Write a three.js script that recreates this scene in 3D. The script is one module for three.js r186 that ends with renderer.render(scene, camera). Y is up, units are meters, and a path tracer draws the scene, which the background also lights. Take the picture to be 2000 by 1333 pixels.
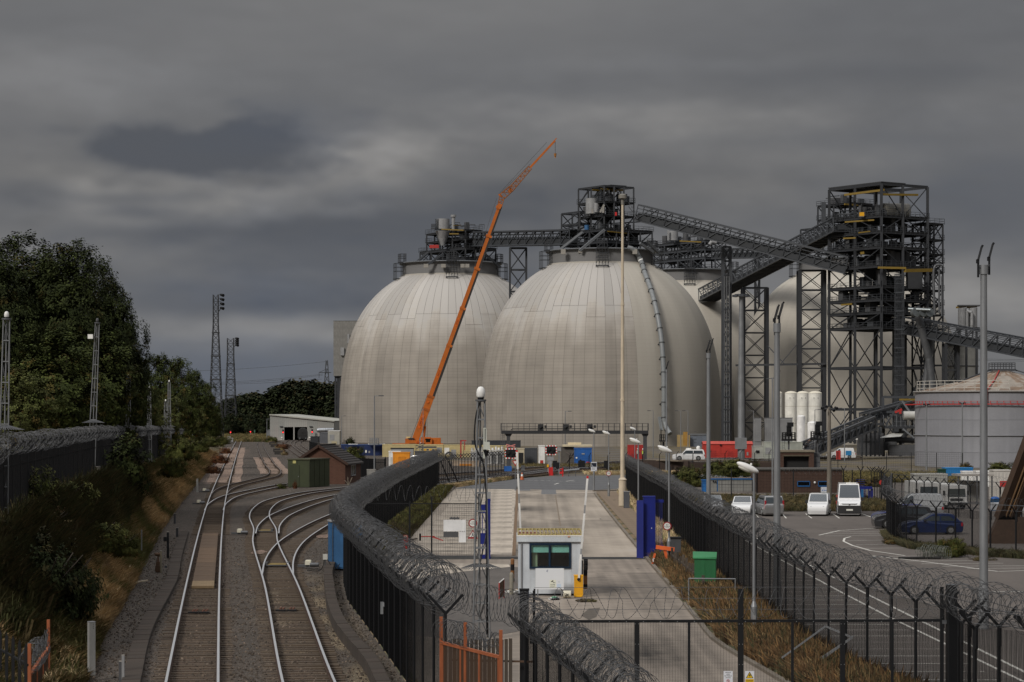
import*as THREE from'three';
import{mergeVertices}from'three/addons/utils/BufferGeometryUtils.js';
import{MarchingCubes}from'three/addons/objects/MarchingCubes.js';
// ---------------------------------------------------------------- camera, sky, sun, exposure
const F=4500,YH=808,CH=8.3;
const scene=new THREE.Scene();
const camera=new THREE.PerspectiveCamera(2*Math.atan(666.5/F)*180/Math.PI,2000/1333,1,6000);
camera.position.set(0,CH,0);
camera.lookAt(0,CH,-100);
camera.setViewOffset(2000,1333,0,-(YH-666.5),2000,1333);
const renderer=new THREE.WebGLRenderer();
renderer.toneMapping=THREE.LinearToneMapping;
renderer.toneMappingExposure=1.42;
renderer.shadowMap.enabled=true;
function rng(seed){let s=seed>>>0||1;return()=>{s=(s+0x6D2B79F5)>>>0;let t=s;t=Math.imul(t^(t>>>15),t|1);t^=t+Math.imul(t^(t>>>7),t|61);return((t^(t>>>14))>>>0)/4294967296;};}
const R0=rng(77);
const rr=(a,b,r=R0)=>a+(b-a)*r();
const clamp=(v,a=0,b=1)=>Math.min(b,Math.max(a,v));
const mix=(a,b,t)=>a+(b-a)*t;
const smooth=(a,b,x)=>{const t=clamp((x-a)/(b-a));return t*t*(3-2*t);};
function hash2(x,y,s){let h=Math.imul(x,374761393)^Math.imul(y,668265263)^Math.imul(s+17,2147483647^0x5bd1e995);h=Math.imul(h^(h>>>13),1274126177);h^=h>>>16;return(h>>>0)/4294967296;}
function vn(x,y,s=0,per=0){
const xi=Math.floor(x),yi=Math.floor(y),fx=x-xi,fy=y-yi;
const w=n=>per?((n%per)+per)%per:n;
const u=fx*fx*(3-2*fx),v=fy*fy*(3-2*fy);
const a=hash2(w(xi),w(yi),s),b=hash2(w(xi+1),w(yi),s),c=hash2(w(xi),w(yi+1),s),d=hash2(w(xi+1),w(yi+1),s);
return a+(b-a)*u+(c-a)*v+(a-b-c+d)*u*v;
}
function fbm(x,y,o=4,s=0,per=0){let a=0,w=0.5,t=0;for(let i=0;i<o;i++){a+=w*vn(x,y,s+i*7,per);t+=w;w*=0.5;x*=2;y*=2;if(per)per*=2;}return a/t;}
function skyRadiance(az,el,o){
const er=el*Math.PI/180,ar=az*Math.PI/180;
const k=1/(Math.sin(Math.max(er,0))+0.10);
const cx=Math.sin(ar)*Math.cos(er)*k,cy=Math.cos(ar)*Math.cos(er)*k;
const n1=fbm(cx*1.3+3.1,cy*1.3+8.2,o,3),n2=fbm(cx*0.5+11,cy*0.6+2,Math.min(o,3),9);
let L=0.076*(1+9*Math.pow(Math.sin(Math.max(er,0)),4));
const wx=(fbm(az*0.55+5,el*1.6,o,21)-0.5),wy=(fbm(az*0.5+50,el*1.5+9,o,22)-0.5);
const f2=fbm(az*0.8,el*2.6+4,o,31)-0.5,f3=fbm(az*1.3+7,el*4.2,o,37)-0.5;
let m=1+f3*0.14+(n1-0.5)*0.5+(n2-0.5)*0.45;
let blue=0.25+(0.5-n1)*0.4;
const blob=(a,e,sa,se,gain,bl=0,hard=1)=>{
let q=Math.hypot((az-a+wx*sa*0.95)/sa,(el-e+wy*se*1.1)/se);
const w=(hard>1?1-smooth(1-1.15/hard,1+1.25/hard,q+f2*0.9):Math.exp(-q*q))*(1+0.55*f3);
m*=1+gain*w;blue+=bl*w;
};
blob(-7.4,6.5,3.2,0.72,-0.56,0.6,3.2);
blob(-5.6,7.0,1.9,0.55,-0.2,0.3,2);
blob(-8.4,5.2,3.0,0.45,0.85,-0.35,1.5);blob(-3.5,6.4,2.2,0.5,0.4,-0.2,1.3);blob(2,7.2,5,0.5,0.3,-0.15,1.3);blob(-11,8.2,3,0.7,0.2,0,1.3);blob(-11.6,5.9,1.6,0.5,0.25,-0.2,1.3);blob(-9.8,4.0,3.2,0.35,0.18,-0.1);
blob(-4.3,6.0,1.7,0.75,0.55,-0.25,1.3);
blob(-11.9,5.35,0.9,0.28,-0.3,0.3,1.6);
blob(-9.4,5.25,1.0,0.14,-0.3,0.3,1.4);
blob(-9.2,4.95,0.9,0.12,-0.28,0.3,1.4);
blob(-3.2,4.2,5.2,1.25,-0.3,0.4,2.0);blob(1.5,5.2,3,0.4,-0.14,0.1,1.6);
blob(-6.5,2.9,3.0,0.55,-0.12,0.5);
blob(-6.2,2.1,3.0,0.34,0.5,-0.3,1.3);
blob(-7.0,1.05,4.5,0.8,-0.14,0.8);
blob(5.5,7.4,5,0.55,0.2,-0.1);blob(7.5,6.3,3.4,0.22,0.14,-0.1);blob(4.2,8.6,3.2,0.2,0.1,0);blob(9,8.3,4,0.3,-0.12,0.1);
blob(2.5,9.3,7,0.8,-0.10,0.05);
blob(11,3.0,2.0,0.6,0.5,-0.35,1.3);blob(6,5.6,3,0.6,0.25,-0.2,1.3);
blob(11.5,5.2,3.5,1.6,-0.22,0.3);
blob(-11,9.4,5,0.9,-0.06,0.05);
L*=Math.pow(clamp(0.80+(m-0.4)*0.95,0.6,2.3),1.15);
const b=clamp(blue,0,1.2);
return[L*mix(1.015,0.86,b),L*mix(1.0,0.955,b),L*mix(0.99,1.15,b)];
}
{
const w=4096,h=2048,px=new Float32Array(w*h*4);
const fine=(i,j)=>{const az=((i+0.5)/w-0.25)*360,el=((j+0.5)/h-0.5)*180;return[az>180?az-360:az,el];};
for(let j=0;j<h;j++){
const el0=((j+0.5)/h-0.5)*180,near=el0>-1&&el0<14;
for(let i=0;i<w;i++){
const q=(j*w+i)*4;
const[az,el]=fine(i,j);
const closeUp=near&&az>-26&&az<26;
if(!closeUp&&((i&7)||(j&7&&!near))){if(i&7){px[q]=px[q-4];px[q+1]=px[q-3];px[q+2]=px[q-2];}else{const b=q-w*4;px[q]=px[b];px[q+1]=px[b+1];px[q+2]=px[b+2];}px[q+3]=1;continue;}
let c;
if(el<-1)c=[0.05,0.045,0.04];else c=skyRadiance(az,Math.max(el,0),closeUp?6:3);
px[q]=c[0];px[q+1]=c[1];px[q+2]=c[2];px[q+3]=1;
}
}
const t=new THREE.DataTexture(px,w,h,THREE.RGBAFormat,THREE.FloatType);
t.mapping=THREE.EquirectangularReflectionMapping;t.magFilter=t.minFilter=THREE.LinearFilter;t.needsUpdate=true;
scene.background=t;scene.environment=t;
}
const sun=new THREE.DirectionalLight(new THREE.Color().setRGB(1,0.955,0.89),1.5);
sun.position.set(-250,300,330);sun.target.position.set(0,0,-300);
sun.position.add(sun.target.position);
sun.castShadow=true;sun.shadow.radius=26;
Object.assign(sun.shadow.camera,{left:-400,right:400,top:400,bottom:-700,near:1,far:2000});
sun.shadow.mapSize.set(4096,4096);
scene.add(sun,sun.target);
// ---------------------------------------------------------------- helpers
const V=(x,y,z)=>new THREE.Vector3(x,y,z);
const X=(px,d)=>(px-1000)*d/F,Y=(py,d)=>CH-(py-YH)*d/F;
const at=(px,py,d)=>V(X(px,d),Y(py,d),-d);
const gd=(py,h=0)=>F*(CH-h)/(py-YH);
const gnd=(px,py,h=0)=>{const d=gd(py,h);return V(X(px,d),h,-d);};
const lerpTab=(tab,d)=>{if(d<=tab[0][0]){const[a,b]=tab;return a[1]+(b[1]-a[1])*(d-a[0])/(b[0]-a[0]);}for(let i=1;i<tab.length;i++)if(d<=tab[i][0]){const a=tab[i-1],b=tab[i];return mix(a[1],b[1],(d-a[0])/(b[0]-a[0]));}const a=tab[tab.length-2],b=tab[tab.length-1];return b[1]+(b[1]-a[1])*(d-b[0])/(b[0]-a[0]);};
const used=new Map();
function numbered(n){n=n.replace(/_\d{3}$/,'');const k=used.get(n)||0;used.set(n,k+1);return k?`${n}_${String(k).padStart(3, '0')}`:n;}
function tag(o,label,category,group,kind){if(label)o.userData.label=label;if(category)o.userData.category=category;if(group)o.userData.group=group;if(kind)o.userData.kind=kind;return o;}
function thing(name,label,category,pos=V(0,0,0),turn=0,group){const g=new THREE.Group();g.name=numbered(name);g.position.copy(pos);g.rotation.y=turn;scene.add(g);return tag(g,label,category,group);}
function dup(o,label,pos,turn=0,group){const c=o.clone();c.name=numbered(o.name);c.userData={...o.userData};c.position.copy(pos);c.rotation.y=turn;scene.add(c);return tag(c,label,null,group);}
class MB{
constructor(){this.p=[];this.n=[];this.u=[];this.c=null;this.i=[];}
get nv(){return this.p.length/3;}
col(r,g,b){if(!this.c){this.c=[];while(this.c.length<this.p.length)this.c.push(1,1,1);}this.k=[r,g,b];return this;}
v(x,y,z,nx,ny,nz,u,v){this.p.push(x,y,z);this.n.push(nx,ny,nz);this.u.push(u,v);if(this.c)this.c.push(...this.k);return this.nv-1;}
quad(a,b,c,d,uvs){
const e1=b.clone().sub(a),n=e1.clone().cross(d.clone().sub(a)).normalize(),l=e1.length(),h=d.distanceTo(a);
uvs=uvs||[[0,0],[l,0],[l,h],[0,h]];
const s=[a,b,c,d].map((q,i)=>this.v(q.x,q.y,q.z,n.x,n.y,n.z,...uvs[i]))[0];
this.i.push(s,s+1,s+2,s,s+2,s+3);return this;
}
tri(a,b,c){const n=b.clone().sub(a).cross(c.clone().sub(a)).normalize();const s=[a,b,c].map(q=>this.v(q.x,q.y,q.z,n.x,n.y,n.z,q.x+q.z,q.y))[0];this.i.push(s,s+1,s+2);return this;}
frameBox(o,ux,uy,uz){
const P=(a,b,c)=>V(o.x+ux.x*a+uy.x*b+uz.x*c,o.y+ux.y*a+uy.y*b+uz.y*c,o.z+ux.z*a+uy.z*b+uz.z*c);
this.quad(P(-1,-1,1),P(1,-1,1),P(1,1,1),P(-1,1,1));this.quad(P(1,-1,-1),P(-1,-1,-1),P(-1,1,-1),P(1,1,-1));
this.quad(P(1,-1,1),P(1,-1,-1),P(1,1,-1),P(1,1,1));this.quad(P(-1,-1,-1),P(-1,-1,1),P(-1,1,1),P(-1,1,-1));
this.quad(P(-1,1,1),P(1,1,1),P(1,1,-1),P(-1,1,-1));this.quad(P(-1,-1,-1),P(1,-1,-1),P(1,-1,1),P(-1,-1,1));return this;
}
box(x,y,z,w,h,d,ry=0){const c=Math.cos(ry),s=Math.sin(ry);return this.frameBox(V(x,y,z),V(c*w/2,0,-s*w/2),V(0,h/2,0),V(s*d/2,0,c*d/2));}
base(x,y,z,w,h,d,ry=0){return this.box(x,y+h/2,z,w,h,d,ry);}
bar(a,b,w,h=w,up=null){
const t=b.clone().sub(a),L=t.length();if(L<1e-6)return this;t.divideScalar(L);
up=up||(Math.abs(t.y)>0.95?V(0,0,1):V(0,1,0));
const sx=up.clone().cross(t).normalize(),sy=t.clone().cross(sx);
return this.frameBox(a.clone().add(b).multiplyScalar(0.5),sx.multiplyScalar(w/2),sy.multiplyScalar(h/2),t.multiplyScalar(L/2));
}
rod(a,b,r){
const t=b.clone().sub(a).normalize(),q=Math.abs(t.y)>0.9?V(1,0,0):V(0,1,0),s=q.cross(t).normalize(),w=t.clone().cross(s);const st=this.nv;
for(const e of[a,b])for(let k=0;k<3;k++){const g=k*2.0944,c=Math.cos(g),sn=Math.sin(g);const nx=s.x*c+w.x*sn,ny=s.y*c+w.y*sn,nz=s.z*c+w.z*sn;this.v(e.x+nx*r,e.y+ny*r,e.z+nz*r,nx,ny,nz,k/3,0);}
for(let k=0;k<3;k++){const l=(k+1)%3;this.i.push(st+k,st+l,st+3+l,st+k,st+3+l,st+3+k);}return this;
}
cyl(a,b,r0,r1=r0,n=12,caps=true){
const t=b.clone().sub(a),L=t.length();t.divideScalar(L);
const q=Math.abs(t.y)>0.9?V(1,0,0):V(0,1,0),s=q.clone().cross(t).normalize(),w=t.clone().cross(s),st=this.nv,sl=(r0-r1)/L;
for(let e=0;e<2;e++)for(let k=0;k<=n;k++){const g=k/n*6.283185,c=Math.cos(g),sn=Math.sin(g),r=e?r1:r0,o=e?b:a;const nx=s.x*c+w.x*sn,ny=s.y*c+w.y*sn,nz=s.z*c+w.z*sn;this.v(o.x+nx*r,o.y+ny*r,o.z+nz*r,nx+t.x*sl,ny+t.y*sl,nz+t.z*sl,k/n*6.28*r0,e*L);}
for(let k=0;k<n;k++){const a0=st+k,b0=st+n+1+k;this.i.push(a0,a0+1,b0+1,a0,b0+1,b0);}
if(caps)for(let e=0;e<2;e++){const o=e?b:a,r=e?r1:r0,g=e?1:-1;if(r<1e-4)continue;const c0=this.v(o.x,o.y,o.z,t.x*g,t.y*g,t.z*g,0,0);for(let k=0;k<=n;k++){const an=k/n*6.283185,c=Math.cos(an)*r,sn=Math.sin(an)*r;this.v(o.x+s.x*c+w.x*sn,o.y+s.y*c+w.y*sn,o.z+s.z*c+w.z*sn,t.x*g,t.y*g,t.z*g,c,sn);}for(let k=0;k<n;k++)e?this.i.push(c0,c0+1+k,c0+2+k):this.i.push(c0,c0+2+k,c0+1+k);}
return this;
}
tube(pts,r,n=8){for(let i=1;i<pts.length;i++)this.cyl(pts[i-1],pts[i],Array.isArray(r)?r[i-1]:r,Array.isArray(r)?r[i]:r,n,true);return this;}
lathe(prof,o,n=24,a0=0,a1=6.283185,us=1){
const st=this.nv,m=prof.length;let vl=0;
for(let j=0;j<m;j++){
const p=prof[j],q0=prof[Math.max(0,j-1)],q1=prof[Math.min(m-1,j+1)];let nr=q1[1]-q0[1],ny=-(q1[0]-q0[0]);const l=Math.hypot(nr,ny)||1;nr/=l;ny/=l;
if(j)vl+=Math.hypot(p[0]-prof[j-1][0],p[1]-prof[j-1][1]);
for(let k=0;k<=n;k++){const g=a0+(a1-a0)*k/n,c=Math.cos(g),s=Math.sin(g);this.v(o.x+p[0]*c,o.y+p[1],o.z-p[0]*s,nr*c,ny,-nr*s,g*us,vl);}
}
for(let j=0;j+1<m;j++)for(let k=0;k<n;k++){const a=st+j*(n+1)+k,b=a+n+1;this.i.push(a,a+1,b+1,a,b+1,b);}return this;
}
geo(g,mtx){
g=g.clone();if(mtx)g.applyMatrix4(mtx);if(!g.attributes.normal)g.computeVertexNormals();const st=this.nv,p=g.attributes.position,n=g.attributes.normal,u=g.attributes.uv;
for(let k=0;k<p.count;k++)this.v(p.getX(k),p.getY(k),p.getZ(k),n.getX(k),n.getY(k),n.getZ(k),u?u.getX(k):0,u?u.getY(k):0);
if(g.index)for(let k=0;k<g.index.count;k++)this.i.push(st+g.index.getX(k));else for(let k=0;k<p.count;k++)this.i.push(st+k);return this;
}
geometry(off){
const g=new THREE.BufferGeometry(),p=new Float32Array(this.p);if(off)for(let k=0;k<p.length;k+=3){p[k]-=off.x;p[k+1]-=off.y;p[k+2]-=off.z;}
g.setAttribute('position',new THREE.BufferAttribute(p,3));g.setAttribute('normal',new THREE.BufferAttribute(new Float32Array(this.n),3));g.setAttribute('uv',new THREE.BufferAttribute(new Float32Array(this.u),2));
if(this.c)g.setAttribute('color',new THREE.BufferAttribute(new Float32Array(this.c),3));g.setIndex(this.i);return g;
}
build(name,mat,parent,world=false){
const m=new THREE.Mesh(this.geometry(world&&parent?parent.position:null),mat);m.castShadow=m.receiveShadow=true;
if(parent){m.name=name;parent.add(m);}else{m.name=numbered(name);scene.add(m);}return m;
}
}
const part=(name,mat,parent,fn,world)=>{const m=new MB();fn(m);return m.build(name,mat,parent,world);};
const unitBox=new MB().box(0,0,0,1,1,1).geometry();
function beam(name,mat,parent,a,b,w,h=w){
const m=new THREE.Mesh(unitBox,mat);m.name=name;m.castShadow=m.receiveShadow=true;
const t=b.clone().sub(a),L=t.length();t.divideScalar(L);const up=Math.abs(t.y)>0.95?V(0,0,1):V(0,1,0),sx=up.cross(t).normalize(),sy=t.clone().cross(sx);
m.position.copy(a).add(b).multiplyScalar(0.5);if(parent&&parent.position)m.position.sub(parent.position);
m.quaternion.setFromRotationMatrix(new THREE.Matrix4().makeBasis(sx,sy,t));m.scale.set(w,h,L);parent.add(m);return m;
}
function struct(m){m.userData.kind='structure';return m;}
function catmull(pts,n){return new THREE.CatmullRomCurve3(pts,false,'centripetal').getSpacedPoints(n);}
// ---------------------------------------------------------------- materials
function dataTex(n,fn,srgb=true,h=n){
const a=new Uint8Array(n*h*4),o=[0,0,0];
for(let y=0;y<h;y++)for(let x=0;x<n;x++){fn(x/n,y/h,o,x,y);const q=(y*n+x)*4;for(let k=0;k<3;k++){let c=clamp(o[k]);if(srgb)c=c<=0.0031308?c*12.92:1.055*Math.pow(c,1/2.4)-0.055;a[q+k]=c*255+0.5;}a[q+3]=255;}
const t=new THREE.DataTexture(a,n,h);t.wrapS=t.wrapT=THREE.RepeatWrapping;t.magFilter=THREE.LinearFilter;t.minFilter=THREE.LinearMipmapLinearFilter;t.generateMipmaps=true;if(srgb)t.colorSpace=THREE.SRGBColorSpace;t.needsUpdate=true;return t;
}
const rep=(t,s,s2=s)=>{const c=t.clone();c.repeat.set(1/s,1/s2);c.needsUpdate=true;return c;};
const grime=dataTex(512,(u,v,o)=>{const a=fbm(u*4,v*4,6,1,4),b=fbm(u*24,v*2,3,5,2*12),c=vn(u*128,v*128,8,128);const k=0.62+0.34*a+0.16*(b-0.5)+0.07*c;o[0]=k;o[1]=k*0.985;o[2]=k*0.96;});
const grimeBig=rep(grime,3),grimeFine=rep(grime,1.1),grimeWide=rep(grime,14);
const fineBump=dataTex(256,(u,v,o)=>{o[0]=o[1]=o[2]=0.5*fbm(u*32,v*32,3,2,32)+0.5*fbm(u*5,v*5,3,4,5);},false);
function mat(c,rough=0.7,o={}){
const{metal=0,map=grimeBig,raw=false,...rest}=o;const k=map&&!raw?1/0.8:1;
return new THREE.MeshStandardMaterial({color:new THREE.Color().setRGB(c[0]*k,c[1]*k,c[2]*k),roughness:rough,metalness:metal,map,...rest});
}
const canvasMat=(w,h,draw,rough=0.5,o={})=>{const c=document.createElement('canvas');c.width=w;c.height=h;const g=c.getContext('2d');draw(g,w,h);const t=new THREE.CanvasTexture(c);t.colorSpace=THREE.SRGBColorSpace;t.magFilter=THREE.LinearFilter;return new THREE.MeshStandardMaterial({map:t,roughness:rough,...o});};
const steel=mat([0.027,0.0295,0.035],0.6);
const steelMid=mat([0.052,0.057,0.066],0.5);
const steelPale=mat([0.15,0.16,0.175],0.5);
const galv=mat([0.24,0.25,0.265],0.45,{metal:0.35});
const galvDark=mat([0.11,0.115,0.125],0.5,{metal:0.3});
const matte=(c,r,k=0.2)=>{const m=new THREE.MeshPhysicalMaterial({color:new THREE.Color().setRGB(...c),roughness:r,specularIntensity:k});return m;};
const black=matte([0.011,0.0115,0.013],0.6,0.5);
const blackMesh=matte([0.010,0.010,0.011],0.8);
const wireMat=mat([0.088,0.09,0.096],0.45,{metal:0.35});
const yellowSteel=mat([0.20,0.13,0.015],0.6);
const craneOrange=mat([0.47,0.12,0.012],0.45);
const craneDark=mat([0.02,0.018,0.017],0.6);
const rustOrange=mat([0.30,0.085,0.03],0.8,{map:grimeFine});
const rustBrown=mat([0.085,0.048,0.028],0.85,{map:grimeFine});
const whitePaint=mat([0.78,0.78,0.77],0.45);
const whiteTank=mat([0.74,0.73,0.68],0.5);
const creamPaint=mat([0.62,0.52,0.30],0.55);
const bluePaint=mat([0.008,0.016,0.17],0.42);
const blueBox=mat([0.035,0.12,0.27],0.5);
const redPaint=mat([0.40,0.03,0.025],0.55);
const redBright=mat([0.55,0.02,0.02],0.5);
const greenPaint=mat([0.015,0.12,0.04],0.5);
const olive=mat([0.042,0.052,0.022],0.7);
const greyPaint=mat([0.27,0.275,0.285],0.55);
const greyDark=mat([0.07,0.072,0.078],0.6);
const orangeBox=mat([0.72,0.27,0.015],0.5);
const yellowPaint=mat([0.75,0.38,0.012],0.45);
const navy=mat([0.012,0.028,0.11],0.5);
const rubber=mat([0.012,0.012,0.012],0.85);
const glassDark=new THREE.MeshPhysicalMaterial({color:0x0b0d10,roughness:0.06,metalness:0,clearcoat:0.6});
const chrome=mat([0.5,0.5,0.5],0.25,{metal:1});
const concrete=mat([0.30,0.285,0.26],0.85);
const concreteDark=mat([0.10,0.09,0.08],0.9);
const timber=mat([0.075,0.06,0.047],0.9,{map:grimeFine});
// ---------------------------------------------------------------- ground surfaces
function stones(n,cells,tones,bump){
const put=(x,y)=>{x=((x%cells)+cells)%cells;y=((y%cells)+cells)%cells;return[hash2(x,y,41),hash2(x,y,42),hash2(x,y,43),hash2(x,y,44)];};
return dataTex(n,(u,v,o)=>{
const gx=u*cells,gy=v*cells,ix=Math.floor(gx),iy=Math.floor(gy);let b=9,b2=9,id=null;
for(let j=-1;j<2;j++)for(let i=-1;i<2;i++){const q=put(ix+i,iy+j),dx=ix+i+q[0]-gx,dy=iy+j+q[1]-gy,dd=dx*dx+dy*dy;if(dd<b){b2=b;b=dd;id=q;}else if(dd<b2)b2=dd;}
const edge=clamp((Math.sqrt(b2)-Math.sqrt(b))*3.2),big=fbm(u*6,v*6,3,60,6);
if(bump){const k=edge*(0.5+0.5*id[2]);o[0]=o[1]=o[2]=k;return;}
const k=(0.42+0.58*edge)*(0.62+0.75*id[2]+(id[3]>0.965?1.3:0))*(0.72+0.56*big),m=id[3];
for(let c=0;c<3;c++)o[c]=k*mix(tones[0][c],tones[1][c],m);
},!bump);
}
const ballastMap=stones(1024,64,[[0.122,0.09,0.065],[0.115,0.099,0.084]]),ballastBump=stones(512,64,null,true);
const ballastMat=new THREE.MeshStandardMaterial({map:rep(ballastMap,4.3),bumpMap:rep(ballastBump,4.3),bumpScale:0.05,roughness:0.95,vertexColors:true});
const yardMap=dataTex(1024,(u,v,o)=>{const a=fbm(u*7,v*7,6,70,7),b=fbm(u*40,v*40,3,75,40),g=smooth(0.5,0.68,fbm(u*4,v*4,5,79,4));const k=0.6+0.5*a+0.5*(b-0.5);o[0]=k*mix(0.125,0.135,g);o[1]=k*mix(0.108,0.105,g);o[2]=k*mix(0.09,0.05,g);});
const yardMat=new THREE.MeshStandardMaterial({map:rep(yardMap,26),roughness:0.95});
const soilMap=dataTex(512,(u,v,o)=>{const a=fbm(u*6,v*6,5,90,6),b=fbm(u*60,v*60,2,95,60);const g=smooth(0.42,0.6,fbm(u*5,v*5,4,97,5));const k=0.5+0.6*a+0.6*(b-0.5);o[0]=k*mix(0.25,0.10,g);o[1]=k*mix(0.18,0.10,g);o[2]=k*mix(0.10,0.042,g);});
const soilMat=new THREE.MeshStandardMaterial({map:rep(soilMap,7),bumpMap:rep(fineBump,1.5),bumpScale:0.06,roughness:1});
const meadowMat=mat([0.16,0.125,0.055],1,{map:grimeFine});
const tarMap=dataTex(1024,(u,v,o)=>{const a=fbm(u*5,v*5,6,110,5),b=vn(u*256,v*256,115,256),s=fbm(u*30,v*3,4,118,3*10);const c=smooth(0.015,0,Math.abs(fbm(u*4,v*4,5,121,4)-0.52))*smooth(0.45,0.6,fbm(u*3,v*3,2,128,3));const k=(0.72+0.34*a+0.2*(b-0.5)+0.24*(s-0.5))*(1-0.45*c);o[0]=k;o[1]=k;o[2]=k;});
const tar=(c,s=12)=>mat(c,0.92,{map:rep(tarMap,s),bumpMap:rep(fineBump,0.6),bumpScale:0.004});
const slabMap=dataTex(1024,(u,v,o)=>{
const a=fbm(u*4,v*3,6,130,12),st=fbm(u*14,v*220,3,135,3080),wheel=Math.exp(-Math.pow((u-0.3)/0.09,2))+Math.exp(-Math.pow((u-0.72)/0.09,2)),oil=Math.exp(-Math.pow((u-0.5)/0.1,2))*smooth(0.4,0.75,fbm(u*7,v*10,4,137,70));
const cr=smooth(0.012,0,Math.abs(fbm(u*3,v*5,5,141,15)-0.5))*smooth(0.5,0.62,fbm(u*2,v*3,2,143,6));
const bl=fbm(u*2,v*6,5,147,12);const lon=fbm(u*26,v*1.5,4,151,26);const k=(0.76+0.55*(a-0.5)+0.34*(st-0.5)+0.6*(bl-0.5)+0.4*(lon-0.5)-0.1*wheel-0.3*oil)*(1-0.6*cr);o[0]=k*1.01;o[1]=k*0.985;o[2]=k*0.95;
});
const slabMat=c=>mat(c,0.9,{map:slabMap,bumpMap:rep(fineBump,0.5),bumpScale:0.006});
const toe=[[40,-9.0],[69,-12.7],[83,-14.7],[108,-17.7],[127,-20.2],[154,-23.6],[200,-29.0],[300,-40.2],[640,-79.2],[1200,-143]];
const bankTop=[[40,0.5],[60,0.9],[72,2.6],[85,3.9],[138,3.9],[253,3.2],[450,1.5],[645,0.4],[1200,0.25]];
const fenceLx=d=>-9-0.116*d;
const fenceC=[[38,3.0],[44.6,2.1],[53,1.2],[59,0.5],[60.5,-1.9],[69,-3.05],[82.7,-4.8],[101,-7.2],[112,-8.2],[129,-8.7],[171,-9.1],[256,-8.3],[270,-6.5]];
const roadL=[[38,3.3],[59,0.8],[61,-1.5],[100,-6.8],[126,-8.2],[134.5,-8.2],[136,-6.8],[258,-6.5],[270,-4.5]];
const roadR=[[38,9.6],[65,8.9],[74.4,8.2],[84,7.5],[103,7.5],[143,7.7],[215,8.3],[240,8.6],[246,13],[270,18.4]];
const fenceR=[[38,15],[44,14],[50,13.2],[58,12.25],[65,11.56],[72,10.65],[78,10.2],[96,10.1],[122,10.2],[164,11.0],[213,11.4],[241,11.9],[246,14],[270,19.2]];
const carH=d=>-0.5*(1-smooth(222,268,d));
const bankH=(x,d)=>{
const a=fenceLx(d),b=lerpTab(toe,d),t=clamp((x-a)/(b-a));const h=mix(lerpTab(bankTop,d),0.25,Math.pow(smooth(0,1,t),0.8)*0.6+t*0.4);
return h+(fbm(x*0.5,d*0.35,3,200)-0.5)*0.7*smooth(0,0.15,t)*smooth(1,0.8,t);
};
const ballastH=(x,d)=>{const r=lerpTab(fenceC,Math.min(d,270));return 0.25+0.05*(fbm(x*0.8,d*0.5,3,210)-0.5)-(d<270?0.2*smooth(3.2,0.3,r-x):0);};
const groundH=(x,d)=>{
if(x<fenceLx(d))return lerpTab(bankTop,d);
if(x<lerpTab(toe,d))return bankH(x,d);
if(d>270)return 0.25*smooth(-4,-12,x);
if(x<lerpTab(fenceC,d))return ballastH(x,d);
const fr=lerpTab(fenceR,d);if(x<fr)return 0;return mix(0,carH(d),smooth(0,0.8,x-fr));
};
function strip(name,m,rows,cols,xa,xb,hf,uvf,colf){
const mb=new MB(),nr=rows.length;if(colf)mb.col(1,1,1);
rows.forEach(d=>{const a=xa(d),b=xb(d);for(let k=0;k<=cols;k++){const x=mix(a,b,k/cols),[u,v]=uvf?uvf(x,d,k/cols):[x,d];if(colf)mb.col(...colf(x,d,k/cols));mb.v(x,hf(x,d,k/cols),-d,0,1,0,u,v);}});
for(let r=0;r+1<nr;r++)for(let k=0;k<cols;k++){const a=r*(cols+1)+k,b=a+cols+1;mb.i.push(a,a+1,b+1,a,b+1,b);}
const g=mb.geometry();g.computeVertexNormals();const o=new THREE.Mesh(g,m);o.name=numbered(name);o.receiveShadow=o.castShadow=true;scene.add(o);return struct(o);
}
const rowsTo=(a,b,n)=>Array.from({length:n+1},(_,i)=>a*Math.pow(b/a,i/n));
const nearRows=rowsTo(38,270,110),farRows=rowsTo(269,2500,40),allRows=[...nearRows,...rowsTo(270,2500,60).slice(1)];
const tb=t=>d=>lerpTab(t,d);
strip('plateau',soilMat,allRows,6,d=>-300-d*0.3,fenceLx,(x,d)=>lerpTab(bankTop,d));
strip('embankment',soilMat,allRows.filter(d=>d>54),14,fenceLx,tb(toe),(x,d,t)=>t===0?lerpTab(bankTop,d):bankH(x,d));
const rust=(x,d)=>{const near=Math.min(Math.abs(x-lerpTab(T1,d)),d<200?Math.abs(x-lerpTab(T2,d)):9);const s=smooth(1.6,0.5,near),sand=smooth(0.4,0.54,fbm(x*0.5+4,d*0.2,4,220))*smooth(2.4,0.9,Math.abs(x-lerpTab(fenceC,Math.min(d,270))+2.2))*smooth(120,105,d);const k=0.92+0.36*(fbm(x*0.25,d*0.08,4,225)-0.5);const fresh=d>262&&d<520?smooth(2.2,1.6,Math.abs(x-lerpTab(T1,d))):0;return[k*mix(mix(1,0.86,s),2.3,sand)+fresh*1.6,k*mix(mix(1,0.66,s),2.2,sand)+fresh*1.35,k*mix(mix(1,0.5,s),1.75,sand)+fresh*1.35];};
const T1=[[52,-7.4],[66.9,-9.3],[104,-13.98],[156,-20.4],[211,-27.0],[381,-46.6],[638,-75.8],[1190,-138]];
const T2=[[52,-3.9],[66.9,-5.9],[104,-10.4],[140,-15.0],[156,-16.75],[175,-19.2],[190,-20.6]];
strip('ballast',ballastMat,nearRows,40,tb(toe),tb(fenceC),(x,d,t)=>ballastH(x,d),null,rust);
strip('verge',soilMat,nearRows,3,tb(fenceC),tb(roadL),(x,d,t)=>0.05*(1-t));
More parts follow.
